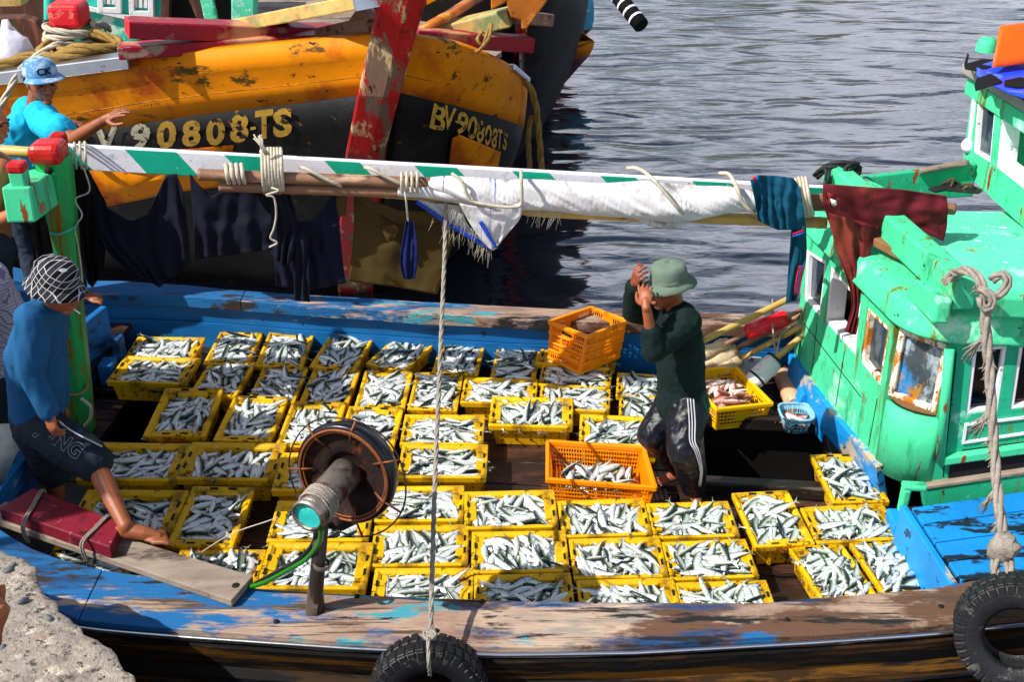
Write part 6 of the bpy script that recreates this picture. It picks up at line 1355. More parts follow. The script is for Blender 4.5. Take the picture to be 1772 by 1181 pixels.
# ---------------------------------------------------------------- floats and poles by the far rail
GF = 'float poles leaning against the cabin'
def fl(lab, segs):
    base = segs[0][1][0]; t = thing('float_pole', base, lab, 'float', GF)
    for nm, pts, rad, mt in segs:
        g = MB(); P_ = resample(pts, 9) if len(pts) == 2 else spline(pts, 6)
        if nm == 'pole' or nm == 'cord': g.tube(P_, rad, 9)
        else:
            n_ = len(P_); rr = [rad * (k if isinstance(k, float) else 1) for k in ([.75, .97] + [1.0] * (n_ - 4) + [.97, .75])]; g.tube(P_, rr, 14)
            if nm == 'foam_float':
                for v in g.v: v += Vector((noise.noise(v * 18), noise.noise(v * 17), noise.noise(v * 19))) * .012
        build(nm, g, mt, t)
    return t
def q3(px, py, z): return Z(px, py, z)
tag(bamboo('bamboo_pole', [Yp(1200, 598, 6.72), Yp(1366, 517, 7.02)], .022, M['bamboo'], 'bright yellow bamboo pole leaning from behind the man to the far rail'), group=GF)
def yq(px, py, y): return Yp(px, py, y)
fl('red plastic float on a stick with a grey foam block, farthest float pole', [('foam_float', [yq(1214, 614, 6.99), yq(1262, 592, 7.0)], .046, M['foam']), ('pole', [yq(1255, 596, 6.89), yq(1296, 575, 6.92)], .017, M['pole']), ('red_float', [yq(1290, 577, 6.92), yq(1330, 561, 6.94), yq(1364, 549, 6.95)], .058, M['redfloat']), ('pole', [yq(1362, 549, 6.88), yq(1394, 532, 6.92)], .016, M['pole'])])
fl('bamboo stick with a squared foam float, between the red float and the longest foam one', [('foam_float', [yq(1222, 634, 6.97), yq(1277, 603, 6.99)], .05, M['foam']), ('pole', [yq(1272, 605, 6.98), yq(1392, 542, 6.94)], .02, M['pole'])])
fl('bamboo stick with a brown foam float right behind the yellow mesh crate', [('foam_float', [yq(1228, 650, 6.93), yq(1284, 620, 6.96)], .052, M['foam']), ('pole', [yq(1278, 623, 6.95), yq(1392, 562, 6.9)], .021, M['bamboo'])])
fl('white cylinder float with black bands on a short bamboo stick', [('white_float', [q3(1300, 664, .16), q3(1343, 622, .30)], .068, M['whitefloat']), ('pole', [q3(1338, 625, .30), q3(1390, 580, .46)], .022, M['bamboo'])])
g = MB(); a, b = q3(1300, 664, .16), q3(1343, 622, .30)
for t in (.22, .97): g.lathe([(.069, -.008), (.073, 0), (.069, .008)], a.lerp(b, t), axis=(b - a).normalized(), n=16)
build('band', g, M['rubber'], bpy.data.objects['float_pole.003'])
g = MB(); g.tube(resample([q3(1268, 652, .07), q3(1318, 624, .10)], 6), .07, 14); tag(build('grey_cylinder', g, M['whitefloat']), 'plain greyish cylinder float lying under the banded white float', 'float')
g = MB(); g.tube(resample([q3(1352, 645, .08), q3(1376, 704, .08)], 6), .062, 16); tag(build('pipe_length', g, M['pvc']), 'pinkish stained plastic pipe length beside the blue basket', 'pipe')
rope([Yp(1337, 518, 7.0), Yp(1337, 560, 6.9), Yp(1342, 610, 6.6), Yp(1346, 600, 6.6), Yp(1352, 580, 6.7), Yp(1372, 562, 6.8)], .007, M['greyrope'], label='thin grey cord tying the float poles together', strands=1)
# ---------------------------------------------------------------- line hauler on the near rail
wc = Yp(596, 822, 4.26); cc = Yp(534, 892, 3.98)
hl = thing('line_hauler', Z(541, 1060, GZ), 'rusty line hauler wheel with a teal ended pipe on a rail post', 'line hauler')
ax = (cc - wc).normalized(); ax2 = (ax * .9 + Vector((-.10, -.20, .22)) * 1.0).normalized(); ax2 = (ax * .8 + Vector((-.22, -.80, .56)).normalized() * .35).normalized()
g = MB(); g.lathe([(.02, -.16), (.10, -.165), (.18, -.14), (.225, -.09), (.243, -.03), (.240, .0), (.228, .012), (.215, .0), (.20, -.05), (.02, -.07)], wc, ax2, 48); build('wheel_bowl', g, M['rubbersmooth'], hl)
g = MB(); g.lathe([(.03, -.045), (.095, -.045), (.10, -.025), (.13, -.03), (.185, -.02), (.214, .004)], wc, ax2, 40); build('rusted_plate', g, M['rust'], hl)
e1_ = ax2.orthogonal().normalized(); e2_ = ax2.cross(e1_)
def ring(c, r, k=48, ph=0): return [c + e1_ * math.cos(2 * math.pi * i / k + ph) * r + e2_ * math.sin(2 * math.pi * i / k + ph) * r for i in range(k + 1)]
g = MB(); g.tube(ring(wc + ax2 * .014, .219), .007, 6, cap=False); g.tube(ring(wc + ax2 * .006, .206), .005, 6, cap=False); build('rim_wire', g, M['rustrod'], hl)
gc = wc + ax2 * .01 + Vector((.012, 0, -.012)); g = MB()
rg = ring(gc, .292); rg = [p + ax2 * noise.noise(p * 4) * .03 for p in rg]; g.tube(rg, .0042, 6, cap=False); build('guard_ring', g, M['darksteel'], hl)
for i in range(7):
    g = MB(); a_ = 2 * math.pi * (i + .2) / 7; d_ = e1_ * math.cos(a_) + e2_ * math.sin(a_); g.tube([wc + d_ * .16 - ax2 * .01, wc + d_ * .21 + ax2 * .012, gc + d_ * .292], .0055, 6); build('guard_spoke', g, M['rustrod'], hl)
g = MB(); g.tube(resample([wc - ax * .02, cc], 8), .073, 28); build('drum_pipe', g, M['steel'], hl)
g = MB(); g.lathe([(.0, .004), (.03, .002), (.055, .003), (.066, .006)], cc, ax, 28); build('teal_end', g, M['teal'], hl)
g = MB(); g.lathe([(.062, .0), (.064, .016), (.076, .016), (.077, -.01)], cc, ax, 28); build('pipe_lip', g, M['steel'], hl)
g = MB()
for i in range(7): g.tube([p + ax * rr_.uniform(-.004, .004) for p in [cc - ax * (.05 + i * .011) + (lambda q: q)(e) for e in [Vector(v) for v in [(ax.orthogonal().normalized() * math.cos(t) + ax.cross(ax.orthogonal().normalized()) * math.sin(t)) * .078 for t in [k * 2 * math.pi / 20 for k in range(21)]]]]], .0052, 6, cap=False)
build('lashing', g, M['greyrope'], hl)
g = MB(); p0 = Z(541, 1062, GZ + .01); p1 = Yp(556, 905, 4.16); g.tube([p0 + Vector((.02, .03, -.35)), p0 + Vector((.02, .03, .1)), p1], .034, 14); build('post', g, M['darksteel'], hl)
g = MB(); a = Z(538, 1066, GZ + .004); b = Yp(548, 985, 4.20); g.bar(a, b, .055, .012, up=(0, -1, .3)); build('post_strap', g, M['steel'], hl, bevel=.003)
g = MB(); g.lathe([(.038, -.012), (.042, 0), (.038, .012)], p0.lerp(p1, .55) + Vector((.02, 0, 0)), axis=(p1 - p0).normalized(), n=16); build('clamp', g, M['steel'], hl)
g = MB(); g.tube([Yp(575, 905, 4.2), Yp(592, 908, 4.24), Yp(612, 898, 4.3)], .03, 12); build('side_pipe', g, M['rust'], hl)
rope([Yp(556, 915, 4.05), Yp(552, 940, 4.1), Yp(530, 968, 4.18), Yp(490, 992, 4.25), Yp(455, 1010, 4.3), Yp(430, 1017, 4.34)], .0125, M['hose'], label='bright green hose curving from the line hauler to the plank', cat='hose', strands=1)
rope([Yp(548, 920, 4.12), Yp(540, 945, 4.18), Yp(515, 970, 4.24), Yp(480, 990, 4.3), Yp(440, 1012, 4.4)], .011, M['rubber'], label='black hose beside the bright green one under the line hauler', cat='hose', strands=1)
rope([Yp(340, 962, 4.8), Yp(400, 925, 4.6), Yp(465, 902, 4.45), Yp(480, 895, 4.4)], .003, M['rope'], label='thin taut string stretched left from the line hauler ring', cat='string', strands=1)
# ---------------------------------------------------------------- boarding plank with the crimson block
def plk(px, py):                          # the plank slopes gently up to the near rail
    z = .50
    for _ in range(6):
        p = Z(px, py, z); t = max(-.4, min(1.1, (p.x + 2.75) / (1.55))); z = lerp(.43, .475, t)
    return Z(px, py, z)
q = [plk(20, 884), plk(212, 900), plk(437, 1000), plk(398, 1041), plk(50, 902)]
q = [plk(10, 868), plk(438, 997), plk(400, 1040), plk(-30, 892)]
pk = MB(); pk.prism([p - UP * .04 for p in q], (0, 0, .04))
tag(build('boarding_plank', pk, M['plank'], bevel=.006), 'grey weathered plank laid from the left onto the near blue rail', 'plank')
g = MB(); k = plk(408, 1014); g.lathe([(0, .003), (.018, .003), (.02, 0)], k, n=12)
tag(build('knot_hole', g, M['hole']), 'dark knot in the near end of the grey plank', 'knot')
rb = thing('crimson_block', plk(120, 900), 'dark crimson painted timber block tied on the grey plank', 'timber')
tz = .075
def blk(px, py, dz):
    p = plk(px, py)
    for _ in range(4): p = Z(px, py, plk(px, py).z + dz) if False else p
    d = ray(px, py); zz = p.z + dz; return Z(px, py, zz)
topq = [blk(0, 880, tz), blk(58, 846, tz), blk(212, 904, tz), blk(186, 934, tz)]
topq = [blk(-2, 880, tz), blk(58, 845, tz), blk(211, 905, tz), blk(190, 948, tz)]
g = MB(); g.hexa([p - UP * tz for p in topq][::-1], topq[::-1]); build('block', g, M['redblock'], rb, bevel=.006)
for (x0, y0), (x1, y1) in (((72, 850), (40, 905)), ((186, 895), (142, 938))):
    a, b = blk(x0, y0, tz), blk(x1, y1, tz); pts = [a - UP * tz, a + UP * .006, a.lerp(b, .5) + UP * .008, b + UP * .006 , b + Vector((-.005, -.02, -.04)), b + Vector((0, -.01, -.12))]
    for o in (0, .012): rope([p + Vector((o, 0, 0)) for p in pts], .006, M['greyrope'], name='lashing', parent=rb, strands=1, sp=5)
# white sack and blue bow board at the left
g = MB(); p = Z(-20, 850, .35); 
bq = [Yp(-60, 800, 5.15), Yp(30, 740, 5.5), Yp(62, 800, 5.35), Yp(52, 845, 5.2), Yp(-60, 905, 5.0)]
bq = [Yp(-80, 850, 5.05), Yp(0, 850, 5.05), Yp(40, 760, 5.5), Yp(62, 770, 5.5), Yp(60, 850, 5.4), Yp(10, 915, 5.1), Yp(-80, 930, 5.0)]
g.prism(bq, (0, .05, 0)); build('bow_board', g, M['blue'], boat, bevel=.008)
g = MB(); c = Yp(0, 790, 5.45); g.ell(c, (.16, .12, .22), None, 18, 12)
for v in g.v: v += Vector((noise.noise(v * 7), noise.noise(v * 7 + Vector((5, 0, 0))), noise.noise(v * 8))) * .06
M['sackgreen'] = mat('white_sack_with_green_print', '#c2c2b8', .7, var=.12, vs=6, bump=.5, bs=40, layers=[('#3a9a5a', 9, .66, .03, (1, 1, 1)), ('#8a877c', 4, .64, .06, (1, 1, 1))])
tag(build('sack', g, M['sackgreen']), 'white sack with green print at the left edge beside the blue board', 'sack')
# ---------------------------------------------------------------- people
def remeshed(name, mb, mt, voxel, parent=None, smooth=2, disp=None, group=None):
    """fuse overlapping closed pieces into one continuous skin"""
    me = bpy.data.meshes.new('tmp'); me.from_pydata([tuple(v) for v in mb.v], [], mb.f)
    bm = bmesh.new(); bm.from_mesh(me); bmesh.ops.recalc_face_normals(bm, faces=bm.faces); bm.to_mesh(me); bm.free()
    o = bpy.data.objects.new('tmp', me); C.objects.link(o)
    k = o.modifiers.new('R', 'REMESH'); k.mode = 'VOXEL'; k.voxel_size = voxel; k.use_smooth_shade = True
    if smooth: s_ = o.modifiers.new('S', 'SMOOTH'); s_.iterations = smooth; s_.factor = .5
    dg = bpy.context.evaluated_depsgraph_get(); dg.update(); m2 = bpy.data.meshes.new_from_object(o.evaluated_get(dg)); bpy.data.objects.remove(o)
    g = MB(); g.v = [v.co.copy() for v in m2.vertices]; g.f = [tuple(p.vertices) for p in m2.polygons]; g.sm = [True] * len(g.f); g.mi = [0] * len(g.f)
    if disp:
        nr = [v.normal.copy() for v in m2.vertices]
        for v, n in zip(g.v, nr): v += n * disp(v, n)
    bpy.data.meshes.remove(m2)
    return build(name, g, mt, parent, fixn=False)
def limb(g, pts, rad, n=14, sub=5):
    """tapered limb through joints, with rounded ends"""
    P_ = spline(pts, sub) if len(pts) > 2 else resample(pts, 2 * sub); m_ = len(P_); L = len(rad) - 1; rr = []
    for i in range(m_):
        t = i / (m_ - 1) * L; k = min(int(t), L - 1); rr.append(lerp(rad[k], rad[k + 1], t - k))
    g.tube(P_, rr, n); g.ell(P_[0], (rr[0],) * 3, None, 12, 8); g.ell(P_[-1], (rr[-1],) * 3, None, 12, 8)
def torso(g, rings, n=24):
    """rings: centre, half width, half depth, side vector"""
    vs = []; R_ = []
    for c, wd, dp, s in rings:
        s = Vector(s).normalized(); f = s.cross(UP).normalized() if abs(s.z) < .9 else Vector((0, 1, 0))
        R_.append([Vector(c) + s * math.cos(2 * math.pi * k / n) * wd + f * math.sin(2 * math.pi * k / n) * dp for k in range(n)])
    g.grid([r + [r[0]] for r in R_]); g.add(R_[0], [tuple(range(n))]); g.add(R_[-1], [tuple(range(n))])
def basis(f, tilt=0):
    f = Vector(f).normalized(); r = f.cross(UP).normalized(); u = r.cross(f).normalized(); return r, f, u      # right, front, up
def head(g, c, f, s=1.0):
    r, f, u = basis(f); Mx = Matrix((r, f, u)).transposed()
    vs = []; fs = []; nu, nv = 28, 20
    for j in range(nv + 1):
        ph = math.pi * j / nv
        for i in range(nu):
            th = 2 * math.pi * i / nu; x, y, z = math.sin(ph) * math.cos(th), math.sin(ph) * math.sin(th), math.cos(ph)
            X, Y, Z_ = x * .074, y * .092, z * .115
            if z < 0: k = 1 - .26 * (-z) ** 1.8; X *= k; Y = Y * (1 - .22 * (-z) ** 2) if y < 0 else Y * (1 + .10 * (-z))
            if y > .3 and z < .2: Y -= .006 * (y - .3)
            if y > .55 and .02 < z < .32: Y -= .012 * math.exp(-((abs(x) - .40) / .16) ** 2)       # eye hollows
            vs.append(c + Mx @ (Vector((X, Y, Z_)) * s))
    for j in range(nv):
        for i in range(nu): fs.append((j * nu + i, (j + 1) * nu + i, (j + 1) * nu + (i + 1) % nu, j * nu + (i + 1) % nu))
    g.add(vs, fs, True)
    def at(x, y, z): return c + Mx @ (Vector((x, y, z)) * s)
    for a, b, w_ in [((0, .086, .022), (0, .106, -.018), .0085)]: limb(g, [at(*a), at(0, .097, .004), at(*b)], [.007 * s, .009 * s, .013 * s], 8, 3)
    for x in (-.012, .012): g.ell(at(x, .096, -.020), (.009 * s,) * 3, None, 8, 6)
    for x in (-1, 1):
        limb(g, [at(x * .045, .082, .034), at(x * .022, .091, .032)], [.007 * s, .008 * s], 6, 2)               # brow
        g.ell(at(x * .046, .070, -.012), (.018 * s, .018 * s, .016 * s), None, 8, 6)                              # cheek bone
        g.ell(at(x * .076, -.002, -.002), (.011 * s, .020 * s, .031 * s), Mx, 10, 8)                              # ear
    limb(g, [at(-.022, .085, -.052), at(0, .093, -.050), at(.022, .085, -.052)], [.006 * s, .0085 * s, .006 * s], 8, 3)
    limb(g, [at(-.020, .084, -.063), at(0, .092, -.063), at(.020, .084, -.063)], [.006 * s, .009 * s, .006 * s], 8, 3)
    g.ell(at(0, .056, -.097), (.027 * s, .024 * s, .019 * s), None, 10, 7)
    return at
def face_parts(at, parent, s=1.0):
    for x in (-1, 1):
        g = MB(); g.ell(at(x * .031, .0835, .012), (.0115 * s, .0085 * s, .0065 * s), None, 10, 7); build('eye', g, M['eyew'], parent)
        g = MB(); g.tube([at(x * .050, .083, .030), at(x * .034, .0945, .035), at(x * .014, .0985, .032)], [.0025 * s, .0042 * s, .003 * s], 6); build('eyebrow', g, M['hair'], parent)
    g = MB(); g.tube([at(-.022, .0905, -.058), at(0, .1005, -.057), at(.022, .0905, -.058)], [.002 * s, .0045 * s, .002 * s], 6, flat=1); build('mouth', g, M['lip'], parent)
def hand(g, w_, d, nrm, curl, side, s=1.0, spread=.10, thumb=.6, fing=None):
    """w_: wrist; d: towards knuckles; nrm: out of the back of the hand; side: +1 puts the thumb on d x nrm side"""
    d = Vector(d).normalized(); nrm = (Vector(nrm) - d * Vector(nrm).dot(d)).normalized(); a = d.cross(nrm) * side
    Mx = Matrix((a, d, nrm)).transposed()
    g.ell(w_ + d * .050 * s, (.041 * s, .056 * s, .0165 * s), Mx, 14, 10); g.ell(w_ + d * .074 * s, (.040 * s, .022 * s, .0145 * s), Mx, 12, 8)
    limb(g, [w_ - d * .01, w_ + d * .03 * s], [.026 * s, .024 * s], 10, 2)
    tips = []
    for i, (off, ln, rd) in enumerate([(.030, .070, .0088), (.0105, .079, .0092), (-.0105, .073, .0088), (-.030, .057, .0078)]):
        cu = curl[i] if hasattr(curl, '__len__') else curl
        base = w_ + d * (.084 - .006 * abs(i - 1.2)) * s + a * off * s
        dir_ = (d + a * (1.5 - i) * spread).normalized(); p = base.copy(); pts = [p.copy()]; ang = 0
        for k, fr in enumerate((.44, .31, .25)):
            ang += cu * (.8, 1.0, .75)[k]; q = dir_ * math.cos(ang) - nrm * math.sin(ang); p = p + q * ln * fr * s; pts.append(p.copy())
        limb(g, pts, [rd * s * 1.05, rd * s, rd * s * .95, rd * s * .8], 8, 3); tips.append((pts[-1], (pts[-1] - pts[-2]).normalized(), nrm))
    t0 = w_ + d * .022 * s + a * .030 * s - nrm * .006; t1 = t0 + (d * .55 + a * .75 * thumb - nrm * .35).normalized() * .040 * s; t2 = t1 + (d * .85 + a * .25 * thumb - nrm * .3).normalized() * .033 * s; t3 = t2 + (d * .95 - a * .05 - nrm * .25).normalized() * .024 * s
    limb(g, [t0, t1, t2, t3], [.0145 * s, .0115 * s, .0105 * s, .0085 * s], 8, 3)
    return tips
def foot(g, ank, toe_dir, s=1.0, sole_z=None):
    d = Vector(toe_dir); d.z = 0; d.normalize(); r = d.cross(UP); z0 = ank.z - .07 * s if sole_z is None else sole_z
    heel = Vector((ank.x, ank.y, z0)) - d * .045 * s
    P_ = [heel + UP * .030 * s, heel + d * .06 * s + UP * .042 * s, heel + d * .13 * s + UP * .034 * s, heel + d * .19 * s + UP * .021 * s]
    limb(g, P_, [.030 * s, .036 * s, .033 * s, .020 * s], 14, 4)
    g.ell(heel + d * .165 * s + UP * .018 * s, (.042 * s, .048 * s, .018 * s), Matrix((r, d, UP)).transposed(), 14, 8)
    limb(g, [ank, heel + d * .045 * s + UP * .05 * s], [.036 * s, .036 * s], 12, 2); g.ell(heel + UP * .026 * s, (.030 * s, .032 * s, .028 * s), None, 12, 8)
    for i in range(5):
        o = (-.036 + i * .0188) * s; b = heel + d * (.195 - abs(i - 1) * .006 if i > 0 else .198) * s + r * o * -1 + UP * .014 * s
        l = (.046, .042, .037, .031, .024)[i] * s; limb(g, [b - d * .02 * s, b + d * l * .6 + UP * .004, b + d * l - UP * .004], [(.0120 if i == 0 else .0078) * s] * 3, 8, 2)
def wrinkle(amp, sc=9.0, seed=0, st=(1, 1, 1)):
    def f(v, n):
        q = Vector((v.x * sc * st[0] + seed, v.y * sc * st[1], v.z * sc * st[2])); a = noise.noise(q); b = 1 - abs(noise.noise(q * 1.9 + Vector((7, 1, 3)))) * 2
        return max(0, (a * .6 + b * .5) * amp + amp * .35)
    return f
def bucket_hat(c, f, mt, parent, up_t=0.0, r=.098, brim=.052, name='hat', droop=.045, h=.105, disp=True):
    rr_, f, u = basis(f); f2 = (f * math.cos(up_t) - u * math.sin(up_t)); u2 = rr_.cross(f2) * -1
    u2 = u2 if u2.z > 0 else -u2
    g = MB(); prof = [(r + brim, -droop), (r + brim * .5, -droop * .45), (r + .004, 0), (r, .004), (r * .985, .03), (r * .94, .065), (r * .86, .092), (r * .70, h), (r * .35, h + .012), (.001, h + .014)]
    g.lathe(prof, c, u2, 40, xa=f2)
    for v in g.v:
        k = v - c; hgt = k.dot(u2)
        fr = k.dot(f2); sd_ = k.dot(rr_); v += f2 * fr * .12 - rr_ * sd_ * .06
        v += Vector((noise.noise(v * 22), noise.noise(v * 20 + Vector((3, 0, 0))), noise.noise(v * 24))) * (.006 if hgt > 0 else .008)
        if hgt < 0: v += u2 * (math.sin(math.atan2(sd_, fr) * 3) * .006)
    h_ = build(name, g, mt, parent, solid=.004, off=0)
    return h_, u2
# --- plaid hat cloth and checked shirt cloth (woven patterns)
def plaid(name, base, line, sc, wd, rot, dark=None):
    m = bpy.data.materials.new(name); m.use_nodes = True; nt = m.node_tree; N = nt.nodes; L = nt.links; b = N['Principled BSDF']; b.inputs['Roughness'].default_value = .85; b.inputs['Specular IOR Level'].default_value = .2
    tc = N.new('ShaderNodeTexCoord'); mp = N.new('ShaderNodeMapping'); mp.inputs['Rotation'].default_value = rot; L.new(tc.outputs['Object'], mp.inputs[0]); sp = N.new('ShaderNodeSeparateXYZ'); L.new(mp.outputs[0], sp.inputs[0])
    def md(op, a, v=None):
        n = N.new('ShaderNodeMath'); n.operation = op; L.new(a, n.inputs[0]) if not isinstance(a, float) else None
        if v is not None:
            if isinstance(v, float): n.inputs[1].default_value = v
            else: L.new(v, n.inputs[1])
        return n.outputs[0]
    def stripes(o, s, w_): return md('LESS_THAN', md('FRACT', md('MULTIPLY', o, s)), w_)
    a = md('MAXIMUM', stripes(sp.outputs[0], sc, wd), stripes(sp.outputs[2], sc, wd)); a2 = md('MAXIMUM', stripes(sp.outputs[0], sc * 2.3, wd * .8), stripes(sp.outputs[2], sc * 2.3, wd * .8)) 
    blk_ = md('MULTIPLY', stripes(sp.outputs[0], sc * .5, .5), stripes(sp.outputs[2], sc * .5, .5))
    k0 = N.new('ShaderNodeMix'); k0.data_type = 'RGBA'; L.new(blk_, k0.inputs[0]); k0.inputs[6].default_value = col(base); k0.inputs[7].default_value = col(dark or base)
    k1 = N.new('ShaderNodeMix'); k1.data_type = 'RGBA'; L.new(a, k1.inputs[0]); L.new(k0.outputs[2], k1.inputs[6]); k1.inputs[7].default_value = col(line)
    L.new(k1.outputs[2], b.inputs['Base Color']); return m
M['plaidhat'] = plaid('black_white_plaid_cloth', '#26272b', '#b4b4b8', 36.0, .10, (.3, .8, .75), '#040405')
M['greyprint'] = cloth_mat('grey_print', '#7f858c')
M['checked'] = plaid('fine_checked_cloth', '#a9a6b4', '#6c6480', 62.0, .22, (.2, .3, .4))

# ===== man in the green bucket hat, hands at his hat
p = thing('person', Z(1200, 856, 0), 'barefoot man in sage bucket hat and dark sweater, shading his face with both hands', 'person')
fd = Vector((-.93, -.36, -.16)); side = Vector((.36, -.93, 0))
hip = Yp(1181, 700, 5.74); chest = Yp(1176, 600, 5.76); nk = Yp(1170, 535, 5.72); hc = Yp(1154, 499, 5.70)
shN, shF = Yp(1189, 556, 5.60), Yp(1156, 548, 5.90)
elN, wrN = Yp(1132, 603, 5.47), Yp(1118, 530, 5.46)
elF, wrF = Yp(1098, 540, 5.86), Yp(1097, 492, 5.70)
hN, hF = Yp(1192, 702, 5.66), Yp(1170, 698, 5.83)
knN, anN = Yp(1182, 778, 5.50), Z(1203, 846, .085)
knF, anF = Yp(1130, 752, 5.72), Z(1180, 812, .09)
g = MB()
torso(g, [(hip, .135, .095, side), (hip.lerp(chest, .5), .125, .09, side), (chest, .145, .10, side), (chest.lerp(nk, .6), .14, .085, side), (nk + UP * -.02, .07, .06, side)])
limb(g, [nk - UP * .03, hc - Vector(fd).normalized() * .03], [.055, .05], 12, 3)
at = head(g, hc, fd)
for sh, el, wr in ((shN, elN, wrN), (shF, elF, wrF)):
    limb(g, [sh, sh.lerp(el, .5), el], [.050, .045, .036]); limb(g, [el, el.lerp(wr, .3), wr], [.037, .036, .024])
hand(g, wrN, Yp(1115, 492, 5.55) - wrN, Vector((-.25, -.9, .1)), [.25, .35, .4, .45], -1, .95)
hand(g, wrF, Yp(1108, 464, 5.62) - wrF, Vector((-.7, -.6, .3)), [.55, .6, .65, .7], -1, .95)
for h_, kn, an in ((hN, knN, anN), (hF, knF, anF)):
    limb(g, [h_, h_.lerp(kn, .5), kn], [.085, .072, .055]); limb(g, [kn, kn.lerp(an, .35), an], [.052, .050, .036])
foot(g, anN, Vector((.05, -1, 0)), .95, .008); foot(g, anF, Vector((-.96, -.28, 0)), .95, .008)
remeshed('body', g, M['skin'], .0046, p, 1)
face_parts(at, p)
g = MB()
torso(g, [(hip + UP * -.05, .165, .130, side), (hip.lerp(chest, .4), .155, .122, side), (chest, .168, .128, side), (chest.lerp(nk, .55), .165, .108, side), (nk + UP * -.015, .085, .078, side)])
limb(g, [shN + Vector((-.02, .08, -.01)), shN], [.075, .072]); limb(g, [shF + Vector((.02, -.08, -.01)), shF], [.075, .072])
limb(g, [shN, shN.lerp(elN, .5) + UP * -.01, elN + Vector((.0, 0, -.01))], [.075, .070, .064]); limb(g, [elN, elN.lerp(wrN, .35)], [.062, .050])
limb(g, [shF, shF.lerp(elF, .5), elF], [.073, .066, .060]); limb(g, [elF, elF.lerp(wrF, .9)], [.058, .046])
remeshed('sweater', g, M['darkgreen'], .008, p, 3, wrinkle(.013, 10, 1, (1, 1, .9)))
g = MB(); limb(g, [nk + UP * -.005, nk.lerp(hc, .25)], [.066, .062], 16, 3); 
g = MB()
torso(g, [(hip + UP * .035, .150, .112, side), (hip + UP * -.04, .165, .125, side), (hip + UP * -.12, .15, .115, side)])
for h_, kn, an, k in ((hN, knN, anN, .93), (hF, knF, anF, .90)):
    limb(g, [h_, h_.lerp(kn, .5), kn], [.112, .10, .084]); e = kn.lerp(an, k); limb(g, [kn, kn.lerp(an, .45) , e], [.082, .078, .066])
remeshed('track_pants', g, M['track'], .008, p, 2, wrinkle(.016, 11, 5, (1, 1, .8)))
for k in range(3):
    g = MB(); a = side.normalized() * .0
    P_ = [Yp(1190 + k * 5, 690, 5.555), Yp(1193 + k * 5, 730, 5.50), Yp(1194 + k * 4.4, 764, 5.445), Yp(1203 + k * 3.4, 782, 5.43), Yp(1212 + k * 1.6, 815, 5.49), Yp(1209 + k * 1.6, 842, 5.555)]
    P_ = [q + (EYE - q).normalized() * .034 for q in P_]; g.tube(spline(P_, 6), .0038, 6); build('white_stripe', g, M['stripewhite'], p)
hh, _ = bucket_hat(hc + UP * .052 + Vector((.008, 0, 0)), Vector((-.93, -.30, 0)), M['hat'], p, .10, .094, .044, droop=.030, h=.094)
g = MB(); g.lathe([(.098, .0), (.101, .006), (.098, .014)], hc + UP * .056 + Vector((.008, 0, 0)), (-.06, -.02, 1), 32); build('hat_band', g, M['hat'], p)

# ===== man in the plaid hat stepping onto the plank
fz = plk(250, 938); 
p = thing('person', Z(95, 880, 0), 'man in plaid bucket hat and blue long sleeved top, one bare foot on the plank', 'person')
fd = Vector((.93, -.30, -.30)); side = Vector((-.18, -.98, 0))
hip = Yp(66, 722, 5.24); chest = Yp(62, 600, 5.18); nk = Yp(80, 530, 5.10); hc = Yp(101, 503, 5.04)
shN, shF = Yp(56, 553, 4.98), Yp(84, 552, 5.30)
elN, wrN = Yp(52, 645, 4.93), Yp(84, 712, 4.90)
elF, wrF = Yp(95, 640, 5.36), Yp(104, 700, 5.30)
hN, hF = Yp(66, 735, 5.14), Yp(60, 730, 5.32)
knN = Yp(163, 800, 4.98); anN = plk(222, 934) + UP * .085; knF = Yp(92, 812, 5.40); anF = Z(100, 884, .09)
g = MB()
torso(g, [(hip, .14, .095, side), (hip.lerp(chest, .5), .13, .09, side), (chest, .15, .105, side), (chest.lerp(nk, .6), .145, .09, side), (nk + UP * -.02, .07, .06, side)])
limb(g, [nk - UP * .03, hc - Vector(fd).normalized() * .03], [.056, .052], 12, 3); at = head(g, hc, fd)
for sh, el, wr in ((shN, elN, wrN), (shF, elF, wrF)):
    limb(g, [sh, sh.lerp(el, .5), el], [.050, .046, .038]); limb(g, [el, el.lerp(wr, .3), wr], [.038, .038, .027])
hand(g, wrN, Yp(95, 760, 4.86) - wrN, Vector((-.5, -.85, 0)), [.45, .5, .55, .6], 1, 1.05, spread=.05)
hand(g, wrF, Yp(108, 740, 5.28) - wrF, Vector((-.3, .9, 0)), .6, -1, 1)
for h_, kn, an in ((hN, knN, anN), (hF, knF, anF)):
    limb(g, [h_, h_.lerp(kn, .5), kn], [.085, .074, .056]); limb(g, [kn, kn.lerp(an, .35), an], [.053, .054, .036])
td = plk(287, 940) - plk(215, 938); foot(g, anN, td, 1.12, plk(240, 936).z + .004); foot(g, anF, Vector((.9, -.4, 0)), 1.0, .01)
remeshed('body', g, M['skin'], .0042, p, 1); face_parts(at, p)
g = MB()
torso(g, [(hip + UP * .01, .170, .128, side), (hip.lerp(chest, .4), .165, .120, side), (chest, .172, .130, side), (chest.lerp(nk, .55), .165, .112, side), (nk + UP * -.015, .088, .080, side)])
limb(g, [shN + Vector((.02, .08, -.01)), shN], [.078, .074]); limb(g, [shF + Vector((0, -.08, 0)), shF], [.078, .074])
limb(g, [shN, shN.lerp(elN, .5), elN], [.076, .072, .062]); limb(g, [elN, elN.lerp(wrN, .4), elN.lerp(wrN, .98)], [.062, .054, .042])
limb(g, [shF, elF, elF.lerp(wrF, .95)], [.074, .060, .044])
limb(g, [nk + UP * -.01, nk.lerp(hc, .30)], [.068, .062], 16, 3)
remeshed('long_sleeved_top', g, M['bluecloth'], .008, p, 3, wrinkle(.016, 9, 2, (1, 1, .5)))
g = MB()
